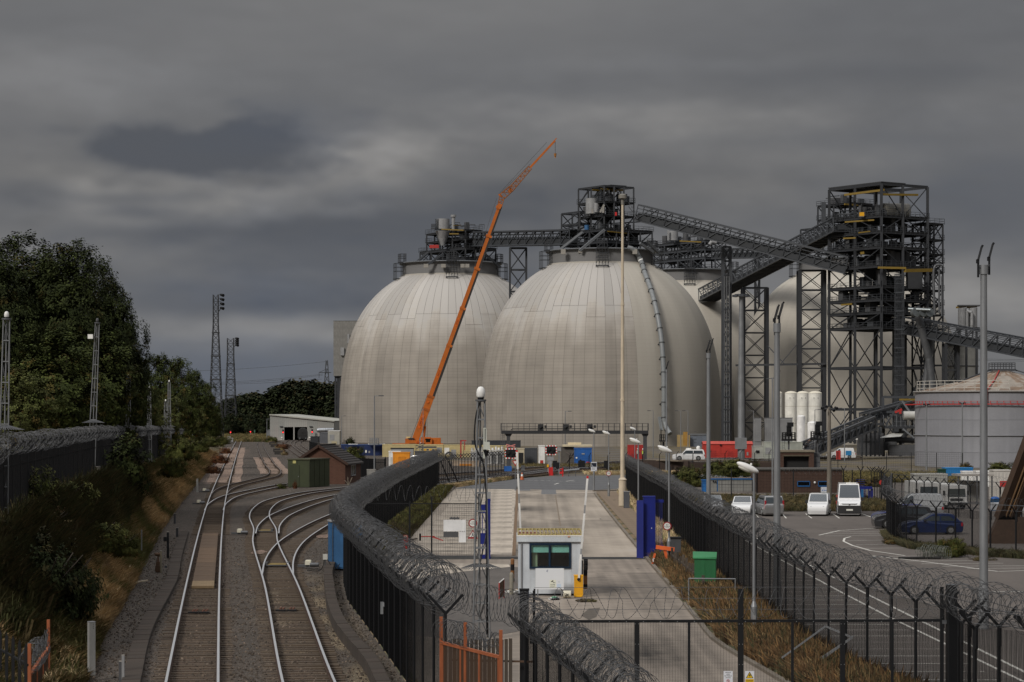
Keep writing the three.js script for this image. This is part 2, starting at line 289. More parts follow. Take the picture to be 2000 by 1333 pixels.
strip('road',slabMat([0.335,0.292,0.245]),nearRows.filter(d=>d>130.9),8,tb(roadL),tb(roadR),()=>0,(x,d,t)=>[t,d/60]);
strip('road',slabMat([0.25,0.215,0.182]),[...nearRows.filter(d=>d<130.9),131],8,tb(roadL),tb(roadR),()=>0,(x,d,t)=>[x/9,d/60]);
strip('verge',soilMat,nearRows,5,tb(roadR),tb(fenceR),(x,d,t)=>t===0||t===1?0:0.05+0.06*fbm(x,d*0.5,2,230));
const carParkMat=tar([0.10,0.085,0.074],22);
strip('car_park',carParkMat,nearRows,24,tb(fenceR),d=>Math.max(60,d*0.3+10),(x,d)=>mix(0,carH(d),smooth(0,0.8,x-lerpTab(fenceR,d))));
strip('field',meadowMat,nearRows,4,d=>Math.max(60,d*0.3+10),d=>420,(x,d)=>carH(d));
strip('yard_ground',ballastMat,farRows,24,tb(toe),d=>Math.max(lerpTab(toe,d)+14,-4-(d-270)*0.12+8),(x,d)=>0.25*smooth(-4,-12,x),null,rust);
strip('yard_ground',yardMat,farRows,30,d=>Math.max(lerpTab(toe,d)+14,-4-(d-270)*0.12+8),d=>700,(x,d)=>0.25*smooth(-4,-12,x)-0.001);
function sheet(name,m,pts,lift=0.005,uv=1){
const s=new THREE.Shape(pts.map(p=>new THREE.Vector2(p[0],p[1]))),tri=THREE.ShapeUtils.triangulateShape(s.getPoints(),[]);
const mb=new MB();pts.forEach(p=>mb.v(p[0],(p[2]??groundH(p[0],p[1]))+lift,-p[1],0,1,0,p[0]/uv,p[1]/uv));
const area=THREE.ShapeUtils.area(s.getPoints());const q=area<0?pts.map((_,i)=>i):null;tri.forEach(t=>mb.i.push(t[0],t[1],t[2]));return struct(mb.build(name,m));
}
const gp=(px,py,h=0)=>{const d=gd(py,h);return[X(px,d),d,h];};
sheet('crossing_road',tar([0.098,0.098,0.10],9),[[-1.2,292,0],[5,303,0],[13,308,0],[40,318,0],[40,276,0],[18.4,262,0],[8.8,249,0],[-6.4,254,0],[-4,272,0]],0.012);
sheet('side_road',tar([0.13,0.135,0.145],9),[gp(690,935),gp(760,922),gp(800,928),gp(790,940),gp(720,947)],0.012);
const patchMat=tar([0.14,0.14,0.142],3),slabPale=slabMat([0.45,0.40,0.34]),slabWide=mat([0.36,0.34,0.31],0.9,{map:rep(slabMap,9,40)});
sheet('road_patch',patchMat,[gp(1058,955),gp(1085,955),gp(1087,966),gp(1057,966)],0.008);
sheet('road_patch',patchMat,[gp(1005,948),gp(1034,948),gp(1036,959),gp(1005,959)],0.008);
sheet('pale_slab',slabMat([0.42,0.372,0.315]),[gp(866,1000),gp(906,949),gp(1008,950),gp(1004,1000),gp(1001,1086),gp(800,1080)],0.006,8);
sheet('pale_slab',slabPale,[[-8.0,128],[-0.2,127],[-0.1,124.5],[-2.5,121],[-5.1,115],[-6.2,104],[-7.6,113]],0.006,8);
sheet('expansion_joint',mat([0.17,0.11,0.065],0.95,{map:grimeFine}),[gp(1009,951),gp(1013,951),gp(1007,1086),gp(1000,1086)],0.012);
sheet('expansion_joint',mat([0.2,0.16,0.12],0.95,{map:grimeFine}),[gp(1084,968),gp(1086,968),gp(1096,1028),gp(1093,1028)],0.008);
sheet('oil_stain',mat([0.10,0.085,0.07],0.9,{map:grimeFine}),[gp(1135,1203),gp(1150,1190),gp(1172,1188),gp(1165,1206),gp(1150,1212)],0.008);
sheet('forecourt',tar([0.10,0.088,0.078],6),[[-0.1,124.3],[2,124],[0.6,100],[0.4,88],[-1.5,84],[-3.6,86],[-5.6,99],[-5.1,114.6],[-2.5,120.8]],0.01);
sheet('pavement',mat([0.20,0.15,0.105],0.95),[[8.15,144],[10.3,144],[11.1,230],[10.9,243],[8.85,243]],0.09);
{
const kerbA=mat([0.19,0.165,0.135],0.9),kerbB=mat([0.165,0.14,0.112],0.9);
const kerb=(name,pts,h)=>{const c=catmull(pts.map(p=>V(p[0],h/2,-p[1])),Math.round(pts.reduce((s,p,i)=>i?s+Math.hypot(p[0]-pts[i-1][0],p[1]-pts[i-1][1]):0,0)/3));const g=struct(new THREE.Group());g.name=numbered(name);scene.add(g);for(let i=1;i<c.length;i++){const a=c[i-1].clone().lerp(c[i],0.006),b=c[i].clone().lerp(c[i-1],0.006);beam('kerb_stone',i%3?kerbA:kerbB,g,a,b,0.18,h);}};
kerb('kerb',[[7.55,104],[7.75,143],[8.0,180],[8.3,215],[8.55,238]],0.14);
kerb('kerb',[[-6.9,137],[-6.85,180],[-6.7,220],[-6.4,258]],0.16);
kerb('kerb',[[7.5,100],[7.45,92],[7.4,84],[8.1,74.5],[8.8,66]],0.1);
kerb('kerb',[[8.6,244.6],[13,249],[18.4,264]],0.14);
}
{
const lineMat=mat([0.62,0.61,0.57],0.8,{map:grimeFine}),roadLine=mat([0.45,0.44,0.42],0.85,{map:grimeFine});
const line=(pts,w,m=lineMat,lift=0.006,name='painted_line')=>{const mb=new MB();for(let i=1;i<pts.length;i++){const[x0,d0]=pts[i-1],[x1,d1]=pts[i],L=Math.hypot(x1-x0,d1-d0),nx=-(d1-d0)/L*w/2,nd=(x1-x0)/L*w/2,n=Math.max(1,Math.round(L/6));for(let k=0;k<n;k++){const f=(t,s)=>{const x=mix(x0,x1,t)+nx*s,d=mix(d0,d1,t)+nd*s;return V(x,groundH(x,d)+lift,-d);};mb.quad(f(k/n,-1),f((k+1)/n,-1),f((k+1)/n,1),f(k/n,1));}}mb.n.forEach((_,i)=>{mb.n[i]=i%3===1?1:0;});return struct(mb.build(name,m));};
line([[17.15,190],[17.2,145],[17.3,105],[17.5,70]],0.14);line([[16.15,160],[16.2,113],[16.3,99.5],[16.9,70]],0.13);
for(let d=66;d<168;d+=2.5)line([[lerpTab(fenceR,d)+1.0,d],[16.1,d]],0.09);
line([gp(1600,1046,-0.5),gp(1640,1037,-0.5),gp(1728,1031,-0.5),gp(1740,1030,-0.5)],0.15);
line([gp(1662,1049,-0.5),gp(1650,1052,-0.5),gp(1648,1058,-0.5),gp(1665,1066,-0.5),gp(1700,1076,-0.5),gp(1768,1086,-0.5)],0.15);
line([gp(1704,1086.5,-0.5),gp(1800,1097,-0.5),gp(1950,1117,-0.5),gp(2010,1115,-0.5)],0.15);
for(const[a,b,y]of[[1612,1728,1047.5],[1610,1725,1043.5],[1622,1728,1039.5],[1655,1722,1057],[1672,1745,1065],[1690,1770,1072],[1706,1800,1088],[1740,1850,1092],[1770,1900,1097],[1800,1960,1102],[1840,2010,1107],[1890,2010,1111.5]])line([gp(a,y,-0.5),gp(b,y-1.2,-0.5)],0.11);
line([gp(1940,1157,-0.5),gp(2010,1156,-0.5)],0.13);
for(const[a,b]of[[1372,1385],[1476,1482],[1528,1536],[1574,1586],[1627,1640],[1684,1708]])line([gp(a,1004,-0.5),gp(b,1013,-0.5)],0.11);
for(let k=0;k<8;k++)line([gp(1032+k*12,938.5+k*0.4),gp(1039+k*12,938.7+k*0.4)],0.35,roadLine,0.018,'dashed_line');
line([gp(1083,947),gp(1091,944.5)],0.2,lineMat,0.018,'dashed_line');line([gp(1105,941),gp(1122,938.5)],0.25,roadLine,0.018,'dashed_line');
}
// ---------------------------------------------------------------- railway tracks
const railSide=mat([0.060,0.033,0.022],0.85,{map:grimeFine}),railTop=new THREE.MeshStandardMaterial({color:new THREE.Color().setRGB(0.78,0.78,0.78),roughness:0.5,metalness:1});
const railTopDull=new THREE.MeshStandardMaterial({color:new THREE.Color().setRGB(0.3,0.27,0.25),roughness:0.45,metalness:0.9});
const sleeperMats=[mat([0.092,0.068,0.048],0.95,{map:grimeFine}),mat([0.105,0.078,0.055],0.95,{map:grimeFine}),mat([0.08,0.06,0.044],0.95,{map:grimeFine})];
const sleeperGeo=new MB().box(0,0,0,2.5,0.11,0.21).geometry();
function track(label,pts,o={}){
const t=thing('railway_track',label,'railway track',V(pts[0][1],0,-pts[0][0]));
const L=pts.reduce((s,p,i)=>i?s+Math.hypot(p[0]-pts[i-1][0],p[1]-pts[i-1][1]):0,0),n=Math.ceil(L/(o.step||2.5));
const c=catmull(pts.map(p=>V(p[1],0,-p[0])),n),nrm=c.map((p,i)=>{const a=c[Math.max(0,i-1)],b=c[Math.min(n,i+1)],q=b.clone().sub(a).normalize();return V(-q.z,0,q.x);});
const top=0.5+(o.lift||0);
for(const s of[-0.7525,0.7525]){
const side=new MB(),head=new MB(),P=(i,off,y)=>V(c[i].x+nrm[i].x*(s+off),y,c[i].z+nrm[i].z*(s+off));
for(let i=0;i<n;i++){
side.quad(P(i,-0.034,top-0.16),P(i+1,-0.034,top-0.16),P(i+1,-0.034,top-0.008),P(i,-0.034,top-0.008));side.quad(P(i+1,0.034,top-0.16),P(i,0.034,top-0.16),P(i,0.034,top-0.008),P(i+1,0.034,top-0.008));
side.quad(P(i,-0.07,top-0.15),P(i,0.07,top-0.15),P(i+1,0.07,top-0.15),P(i+1,-0.07,top-0.15));
head.quad(P(i,-0.042,top-0.008),P(i,-0.034,top),P(i+1,-0.034,top),P(i+1,-0.042,top-0.008));head.quad(P(i,-0.034,top),P(i,0.034,top),P(i+1,0.034,top),P(i+1,-0.034,top));head.quad(P(i,0.034,top),P(i,0.042,top-0.008),P(i+1,0.042,top-0.008),P(i+1,0.034,top));
}
const r=side.build('rail',railSide,t,true);const hd=head.build('rail_head',o.dull?railTopDull:railTop,t,true);t.remove(hd);r.add(hd);
}
const ns=Math.floor(L/0.65),fine=catmull(pts.map(p=>V(p[1],0,-p[0])),ns),rest=new MB();let k=0;const dead=o.noSleepers||[];
for(let i=0;i<ns;i++){
const p=fine[i],q=fine[i+1].clone().sub(p),ang=Math.atan2(q.x,q.z),d=-p.z;if(dead.some(([a,b])=>d>a&&d<b))continue;if(d>420)break;
const y=0.206+hash2(i,3,5)*0.03+(o.lift||0)*0.5,lw=0.94+hash2(i,1,2)*0.1;
if(d<128&&k<290&&!o.far){const m=new THREE.Mesh(sleeperGeo,sleeperMats[Math.floor(hash2(i,9,9)*3)]);m.name='sleeper';m.position.set(p.x-t.position.x,y,p.z-t.position.z);m.rotation.y=ang+(hash2(i,4,4)-0.5)*0.02;m.scale.x=lw;m.castShadow=m.receiveShadow=true;t.add(m);k++;}else rest.box(p.x,y,p.z,2.5*lw,0.11,0.21,ang);
}
if(rest.nv)tag(rest.build('sleepers',sleeperMats[0],t,true),null,null,null,'stuff');
return t;
}
const rev=t=>t.map(([d,x])=>[d,x]);
track('long straight left-hand track running from the bottom edge to the far signals',rev(T1),{step:3,noSleepers:[[105,152]]});
track('right-hand track from the bottom edge that curves right towards the crossing',[...T2,[206,-21.4],[218,-21.0],[228,-20.2],[247,-16.4],[266,-11.8],[300,-0.7],[337,8.3],[373,20.8],[398,36],[420,60]],{step:1.5});
track('siding branching right off the middle track beside the tall blue cabinet',[[112,-11.4],[121.5,-12.3],[131,-13.0],[141.5,-13.5],[155,-13.7],[170,-13.6],[193,-12.9],[225,-11.6],[250,-9.6],[275,-5.0],[305,3.2],[340,14],[372,30],[392,50]],{step:1,lift:-0.012});
track('inner curved track between the blue cabinet and the outermost curve',[[150,-15.95],[160,-16.9],[169,-17.5],[178,-17.85],[198,-17.7],[219,-16.5],[234,-14.2],[250,-11.0],[272,-6.0],[300,1.6],[330,8.6],[366,22],[390,36],[412,62]],{step:1,lift:-0.006});
track('crossover track leaving the straight line towards the green cabin',[[186,-24.1],[198,-25.4],[204,-25.9],[213,-26.5],[222,-26.7],[231,-26.4],[256,-24.6],[276,-19.5],[296,-11],[316,-3],[346,6],[385,22],[408,40],[426,64]],{step:1.2,lift:-0.006});
track('second straight track on the pink ballast, joining the straight line at points',[[222,-28.3],[237,-29.7],[251,-30.3],[272,-30.2],[288,-30.2],[303,-31.2],[322,-33.2],[344,-36.0],[428,-46.0],[566,-61.9],[627,-68.6]],{step:2,dull:true,far:true});
track('left rusty track entering the open door of the pale train shed',[[300,-22],[345,-28.2],[403,-35.8],[487,-46.0],[605,-58.9],[692,-66.2]],{step:4,dull:true,far:true});
track('right rusty track under the dark wagon in the shed doorway',[[300,-15],[340,-22.5],[381,-29.6],[462,-40.6],[605,-56.4],[692,-63.0]],{step:4,dull:true,far:true});
{
const pink=new THREE.MeshStandardMaterial({map:rep(ballastMap,3),color:new THREE.Color().setRGB(2.5,2.2,2.1),roughness:0.95}),pinkNear=new THREE.MeshStandardMaterial({map:rep(ballastMap,3),color:new THREE.Color().setRGB(1.9,1.6,1.5),roughness:0.95});
const band=(tab,a,b,off,w)=>{const pts=[],back=[];for(let i=0;i<=14;i++){const d=mix(a,b,i/14),x=lerpTab(tab,d)+off,j=(vn(i*1.7,off,300)-0.5)*0.5;pts.push([x-w/2+j,d,0.25]);back.unshift([x+w/2+j,d,0.25]);}sheet('fresh_ballast',pink,[...pts,...back],0.03);};
const T6=[[303,-31.2],[322,-33.2],[344,-36],[428,-46],[566,-61.9]];
for(const o of[-1.5,0,1.5]){band(T1,268,540,o,o?1.1:1.1);band(T6,306,420,o,1.1);}
for(const[x,d,w,l]of[[-14.6,133,0.9,4],[-12.3,150,1.2,5]]){const pts=[];for(let k=0;k<14;k++){const a=k/14*6.283,q=0.55+0.45*hash2(k,Math.round(d),3);pts.push([x+Math.cos(a)*w*0.6*q,d+Math.sin(a)*l*0.6*q,0.27]);}sheet('fresh_ballast',pinkNear,pts,0.02);}
}
{
const boardMats=[mat([0.125,0.08,0.048],0.9,{map:grimeFine}),mat([0.098,0.064,0.04],0.9,{map:grimeFine}),mat([0.21,0.15,0.085],0.9,{map:grimeFine})];
const w=thing('track_boardwalk','brown boards laid between the rails of the left-hand track','boards',V(lerpTab(T1,105),0,-105));
for(let k=0;k<14;k++){const d0=105.2+k*3.35,d1=d0+3.28,a=V(lerpTab(T1,d0),0.36,-d0),b=V(lerpTab(T1,d1),0.36,-d1);beam('board',boardMats[k===0?2:(k*7>>2)%2],w,a,b,1.02,0.12);}
const lids=[mat([0.046,0.035,0.027],1),mat([0.051,0.038,0.03],1),mat([0.042,0.032,0.025],1)];
const trough=(label,pts,wd,h)=>{const c=catmull(pts.map(p=>V(p[0],0,-p[1])),Math.round(pts.reduce((s,p,i)=>i?s+Math.hypot(p[0]-pts[i-1][0],p[1]-pts[i-1][1]):0,0)/1.0)),t=thing('cable_trough',label,'cable trough',c[0].clone());for(let i=1;i<c.length;i++){const a=c[i-1].clone().lerp(c[i],0.008),b=c[i].clone().lerp(c[i-1],0.008),j=(hash2(i,2,8)-0.5)*0.015;a.y=b.y=groundH(a.x,-a.z)+h/2-0.04+j;beam('trough_lid',lids[i%3],t,a,b,wd,h);}};
trough('dark concrete cable trough along the foot of the left bank',[[-10.7,64],[-11.3,68.4],[-13.3,83.2],[-16.1,108.7],[-16.9,115],[-18.5,127],[-20.4,142],[-21.9,154]],0.55,0.24);
trough('curved concrete cable trough beside the black razor wire fence',[[-2.9,60],[-3.75,67],[-4.45,73],[-6.4,86],[-7.5,96],[-8.5,107],[-9.1,114],[-9.5,121]],0.42,0.5);
}
// ---------------------------------------------------------------- security fences
function walk(pts,step){
const out=[];const c=new THREE.CatmullRomCurve3(pts,false,'catmullrom',0.35);const n=Math.max(1,Math.round(c.getLength()/step));for(const p of c.getSpacedPoints(n))out.push(p);return out;
}
function coilInto(mb,pts,r,lpm,o={}){
const{wire=0.011,seg=18,jit=0.12,seed=5,squash=1,phase=0}=o,rn=rng(seed);
const c=new THREE.CatmullRomCurve3(pts,false,'catmullrom',0.35),L=c.getLength(),loops=Math.round(L*lpm),N=loops*seg,ring=[];let jr=0,jx=0,jy=0,tx=0,ty=0,tr=0,gs=0;
const spaced=c.getSpacedPoints(Math.ceil(L*1.5)),M=spaced.length-1;
const P=f=>{const q=f*M,i=Math.min(M-1,Math.floor(q));return spaced[i].clone().lerp(spaced[i+1],q-i);};
for(let i=0;i<=N;i++){
if(i%seg===0){tr=(rn()-0.5)*2*jit*r;tx=(rn()-0.5)*jit*r*0.8;ty=(rn()-0.5)*jit*r*0.8;gs=(rn()-0.5)*1.3;}
jr+=(tr-jr)*0.12;jx+=(tx-jx)*0.12;jy+=(ty-jy)*0.12;
const f=clamp((i/N)+gs*0.4/loops*Math.sin(i/seg*6.283),0,1),p=P(f),q=P(Math.min(1,f+0.01)).sub(P(Math.max(0,f-0.01))),h=Math.hypot(q.x,q.z)||1,nx=-q.z/h,nz=q.x/h,a=i/seg*6.283185+phase,ca=Math.cos(a)*(r+jr),sa=Math.sin(a)*(r+jr)*squash;
ring.push(V(p.x+nx*(ca+jx),p.y+sa+jy,p.z+nz*(ca+jx)));
}
const t=V(0,0,0);
for(let i=0;i<N;i++){
const a=ring[i],b=ring[i+1];t.copy(b).sub(a).normalize();const q=Math.abs(t.y)>0.9?V(1,0,0):V(0,1,0),s=q.cross(t).normalize(),w=t.clone().cross(s),st=mb.nv,m=a.clone().lerp(b,0.5);
for(const[e,k]of[[a,0.45],[m,1.35],[b,0.45]])for(let j=0;j<3;j++){const g=j*2.0944+i*0.9,cc=Math.cos(g),sn=Math.sin(g),nx=s.x*cc+w.x*sn,ny=s.y*cc+w.y*sn,nz=s.z*cc+w.z*sn;mb.v(e.x+nx*wire*k,e.y+ny*wire*k,e.z+nz*wire*k,nx,ny,nz,0,0);}
for(let e=0;e<2;e++)for(let j=0;j<3;j++){const l=(j+1)%3,o0=st+e*3;mb.i.push(o0+j,o0+l,o0+3+l,o0+j,o0+3+l,o0+3+j);}
}
return mb;
}
function meshPanel(mb,a,b,h0,h1,pv,ph,tv,th){
const dir=b.clone().sub(a);dir.y=0;const L=dir.length();dir.normalize();const nrm=V(-dir.z,0,dir.x),nv=Math.max(1,Math.round(L/pv)),nh=Math.max(1,Math.round((h1-h0)/ph)),P=(t,y)=>V(mix(a.x,b.x,t),mix(a.y,b.y,t)+y,mix(a.z,b.z,t));
for(let i=1;i<nv;i++){const p=P(i/nv,h0),q=P(i/nv,h1),dx=dir.clone().multiplyScalar(tv/2),dn=nrm.clone().multiplyScalar(tv/2);mb.quad(p.clone().sub(dx),p.clone().add(dx),q.clone().add(dx),q.clone().sub(dx));mb.quad(p.clone().sub(dn),p.clone().add(dn),q.clone().add(dn),q.clone().sub(dn));}
for(let j=0;j<=nh;j++){const y=mix(h0,h1,j/nh),p=P(0,y),q=P(1,y);p.addScaledVector(nrm,tv*0.6);q.addScaledVector(nrm,tv*0.6);const u=V(0,th/2,0);mb.quad(p.clone().sub(u),q.clone().sub(u),q.clone().add(u),p.clone().add(u));}
}
function fence(label,pts,o={}){
const{H=3,gap=2.45,arms='Y',coils=[],pv=0.076,ph=0.0254,tv=0.006,th=0.006,post=[0.1,0.06],postMat=black,panelMat=blackMesh,slats=false,name='security_fence',cat='fence',armL=0.62,lod=70,plates=true,near=0}=o;
const base=pts.map(p=>V(p[0],p[2]??0,-p[1])),w=walk(base,gap),t=thing(name,label,cat,w[0].clone());
w.forEach((p,i)=>{
const q=(w[i+1]||p).clone().sub(w[i-1]||p);q.y=0;q.normalize();const n=V(-q.z,0,q.x),ang=Math.atan2(q.x,q.z);
const m=new MB();m.base(p.x,p.y-0.15,p.z,post[1],H+0.15,post[0],ang);if(plates)m.box(p.x+q.x*0.07,p.y+H-0.28,p.z+q.z*0.07,post[1]*1.1,0.55,0.07,ang);m.build('post',postMat,t,true);
if(arms==='Y'){const a=new MB();for(const s of[-1,1])a.bar(V(p.x,p.y+H-0.06,p.z),V(p.x+n.x*s*armL*0.74,p.y+H+armL*0.7,p.z+n.z*s*armL*0.74),0.045,0.07);a.build('arm',postMat,t,true);}
if(arms==='I'){const a=new MB();a.bar(V(p.x,p.y+H-0.05,p.z),V(p.x+n.x*armL*0.7,p.y+H+armL*0.7,p.z+n.z*armL*0.7),0.05,0.06);a.build('arm',postMat,t,true);}
if(i+1<w.length){
const d=Math.hypot(p.x,p.z),k=Math.max(1,d/lod),pm=new MB();
if(slats){const L=w[i+1].distanceTo(p),ns=Math.max(2,Math.round(L/0.16));for(let s=0;s<ns;s++){const c=p.clone().lerp(w[i+1],(s+0.5)/ns);pm.base(c.x,c.y,c.z,0.03,H-0.05,0.09,ang);}pm.bar(V(p.x,p.y+0.5,p.z),V(w[i+1].x,w[i+1].y+0.5,w[i+1].z),0.04,0.06);pm.bar(V(p.x,p.y+H-0.5,p.z),V(w[i+1].x,w[i+1].y+H-0.5,w[i+1].z),0.04,0.06);}
else meshPanel(pm,p,w[i+1],0.05,H-0.02,pv*Math.min(k,2.2),ph*k,tv*Math.min(k,2.2),th*k);
pm.build(slats?'pale_panel':'mesh_panel',panelMat,t,true);
}
});
if(coils.length){
const cm=new MB();
for(const c of coils)coilInto(cm,w.map(p=>V(p.x,p.y+H+(c.y??c.r*0.95),p.z)),c.r,c.lpm,c);
cm.build('razor_wire',wireMat,t,true);
const ln=new MB();for(const[dy,dn]of[[0.08,0],[0.42,0.28],[0.42,-0.28]])for(let i=0;i+1<w.length;i++){const q=w[i+1].clone().sub(w[i]).normalize(),n=V(-q.z,0,q.x);ln.rod(V(w[i].x+n.x*dn,w[i].y+H+dy,w[i].z+n.z*dn),V(w[i+1].x+n.x*dn,w[i+1].y+H+dy,w[i+1].z+n.z*dn),0.012);}ln.build('line_wire',galvDark,t,true);
}
return t;
}
const fcPts=(a,b,n)=>Array.from({length:n+1},(_,i)=>{const d=mix(a,b,i/n);return[lerpTab(fenceC,d),d,d<129?0.06:0.04];});
fence('black mesh fence with thick razor wire curving along the right side of the railway',fcPts(60.4,257,34),{H:3.05,coils:[{r:0.62,lpm:3.6,seed:11,y:0.6,wire:0.009,jit:0.25},{r:0.45,lpm:2.6,seed:12,y:0.52,wire:0.01,jit:0.3}],ph:0.022});
fence('black mesh fence with razor wire running off the bottom edge right of the rusty gate',[[2.35,42.5,0],[2.1,44.6,0],[1.2,53,0],[0.35,60.5,0]],{H:2.62,gap:2.4,coils:[{r:0.44,lpm:5.5,seed:13,y:0.5,wire:0.0075,seg:22,jit:0.22},{r:0.3,lpm:4,seed:14,y:0.44,wire:0.0075,jit:0.3}]});
{
const t=thing('razor_wire_span','razor wire coil bridging the gap above the rusty orange gate','razor wire',V(-1.8,3.0,-60.3));const m=new MB();coilInto(m,[V(-1.9,3.65,-60.6),V(-0.9,3.3,-61.2),V(0.35,3.12,-60.6)],0.46,8,{seed:15,wire:0.008,seg:22});m.build('razor_wire',wireMat,t,true);
const g=thing('gate_post','thick black square post behind the razor wire coil, left end of the mesh gate','gate post',V(0.33,0,-62));part('post',black,g,m2=>m2.base(0,0,0,0.24,3.55,0.24));part('cap',black,g,m2=>m2.base(0,3.55,0,0.27,0.03,0.27));part('hinge',galvDark,g,m2=>{m2.cyl(V(0.19,2.1,0),V(0.19,2.25,0),0.04);m2.cyl(V(0.19,0.5,0),V(0.19,0.65,0),0.04);});
const g2=thing('gate_post','thick black square post between the long mesh gate and the right fence','gate post',V(X(1859,62.4),0,-62.4));part('post',black,g2,m2=>m2.base(0,-0.2,0,0.27,3.85,0.27));part('cap',galvDark,g2,m2=>m2.base(0,3.65,0,0.28,0.02,0.28));part('hinge',galvDark,g2,m2=>{m2.box(-0.2,0.75,0,0.12,0.14,0.1);m2.box(-0.2,2.65,0,0.12,0.1,0.1);m2.box(0.2,0.9,0,0.12,0.2,0.12);});
}
{
const d=62.4,x0=X(1043,d),x1=X(1840,d),t=thing('mesh_gate','long black mesh gate crossing the road at the bottom of the photo','gate',V(x0,0,-d)),top=2.66;
part('top_rail',black,t,m=>m.bar(V(0,top,0),V(x1-x0,top+0.03,0),0.06,0.075));part('bottom_rail',black,t,m=>m.bar(V(0,0.12,0),V(x1-x0,0.12,0),0.06,0.08));
const studs=[];for(const[px,w,hi]of[[1043,0.07,3.5],[1093,0.07,top],[1244,0.13,top],[1346,0.07,top],[1447,0.15,3.55],[1548,0.07,top],[1646,0.13,top],[1743,0.07,top],[1840,0.09,3.6]]){const x=X(px,d)-x0;studs.push(x);part('upright',black,t,m=>m.base(x,0,0.01,w,hi,0.07));}
for(let i=0;i+1<studs.length;i++)part('mesh_panel',blackMesh,t,m=>meshPanel(m,V(studs[i],0,0),V(studs[i+1],0,0),0.15,top-0.03,0.0762,0.0127*2,0.0045,0.004));
part('bolt',galv,t,m=>{for(let i=0;i<24;i++)m.cyl(V(i*(x1-x0)/24+0.2,top+0.002,0.035),V(i*(x1-x0)/24+0.2,top+0.002,0.048),0.014,0.014,6);for(const s of[studs[2],studs[4],studs[6]])for(let k=0;k<5;k++)for(const e of[-0.045,0.045])m.cyl(V(s+e,0.4+k*0.55,0.04),V(s+e,0.4+k*0.55,0.056),0.012,0.012,6);});
part('razor_wire',wireMat,t,m=>{coilInto(m,[V(0.5,top+0.5,0),V(x1-x0,top+0.52,0)],0.42,1.15,{seed:21,wire:0.0085,seg:34,jit:0.06});coilInto(m,[V(0.7,top+0.48,0.02),V(x1-x0,top+0.5,0.02)],0.41,1.15,{seed:22,wire:0.0085,seg:34,jit:0.06,phase:3.1});});
part('line_wire',galvDark,t,m=>{for(const h of[0.32,0.62,0.92])m.rod(V(0,top+h,0),V(x1-x0,top+h+0.02,0),0.006);});
}
fence('black mesh fence with razor wire between the road and the car park on the right',Array.from({length:40},(_,i)=>{const d=mix(241,48,i/39);return[lerpTab(fenceR,d),d,-0.05];}),{H:3.05,gap:2.5,coils:[{r:0.48,lpm:2.6,seed:31,y:0.5,wire:0.0085,jit:0.25},{r:0.34,lpm:1.6,seed:32,y:0.45,wire:0.009,jit:0.4}],ph:0.0254});
{
fence('black mesh fence piece at the right edge behind the thick gate post',[[X(1873,61.5),61.5,-0.05],[X(1893,58.5),58.5,-0.05],[X(2010,57),57,-0.05]],{H:2.95,gap:1.6,coils:[{r:0.42,lpm:2.6,seed:35,y:0.5,wire:0.008}]});
}
fence('black fence with razor wire on top of the left bank in front of the trees',Array.from({length:50},(_,i)=>{const d=70*Math.pow(700/70,i/49);return[fenceLx(d),d,lerpTab(bankTop,d)-0.15];}),{H:3.05,gap:3.2,coils:[{r:0.36,lpm:1.9,seed:41,y:0.3,wire:0.011,seg:14,jit:0.3},{r:0.3,lpm:1.4,seed:42,y:0.45,wire:0.011,seg:14,jit:0.3}],slats:true,plates:false});
fence('open fence of black posts with Y arms beside the level crossing',[[-8.1,258,0],[-6.6,270,0],[-3.9,282,0],[-1.0,294,0]],{H:3.0,gap:1.55,coils:[{r:0.3,lpm:1.2,seed:45,y:0.45,wire:0.008}],pv:0.2,ph:0.2,lod:400,armL:0.75,plates:false});
{const t=thing('fence_strut','pair of leaning black posts at the corner of the open fence','fence posts',V(-7.5,0,-262));for(const[a,b]of[[-0.6,0.5],[0.3,1.5]])beam('post',black,t,V(-7.5+a,2.9,-261),V(-7.5+b,0,-264),0.1);part('wire_roll',wireMat,t,m=>{for(let k=0;k<9;k++)coilInto(m,[V(0.2+k*0.02,3.5,0.5),V(0.25+k*0.02,3.5,1.0)],0.25+k*0.03,6,{seed:46+k,wire:0.012,seg:14});});}
fence('low black mesh fence with bent arms beyond the curved tracks',[[X(1112,318),318,0],[X(1180,322),322,0],[X(1290,330),330,0],[X(1420,340),340,0],[X(1530,350),350,0]],{H:2.4,gap:3.6,arms:'I',pv:0.3,ph:0.3,lod:420,tv:0.012,th:0.012,plates:false});
fence('tall thin mesh fence on the dry bank left of the grey tank',[[X(1590,318),318,0],[X(1690,315),315,0],[X(1790,312),312,0],[X(1880,310),310,0]],{H:3.0,gap:3.5,arms:'none',pv:0.25,ph:0.25,lod:400,tv:0.012,th:0.012,plates:false});
fence('thin black mesh fence behind the parked cars and the cabin',[[X(1310,232),232,-0.3],[X(1430,230),230,-0.4],[X(1560,228),228,-0.4],[X(1665,225),225,-0.4]],{H:3.2,gap:5.4,arms:'none',pv:0.3,ph:0.3,lod:330,tv:0.01,th:0.01,plates:false});
fence('side of the compound fence running away from the camera behind the grey car',[[X(1735,215),215,-0.5],[X(1733,190),190,-0.5],[X(1732,168),168,-0.5]],{H:2.75,gap:2.4,coils:[{r:0.36,lpm:0.5,seed:50,y:0.5,wire:0.008}],pv:0.09,ph:0.06,lod:160});
const compPts=[[X(1732,166),166,-0.5],[X(1742,158),158,-0.5],[X(1780,150.5),150.5,-0.5],[X(1858,146.5),146.5,-0.5],[X(1939,142),142,-0.5],[X(2040,139),139,-0.5]];
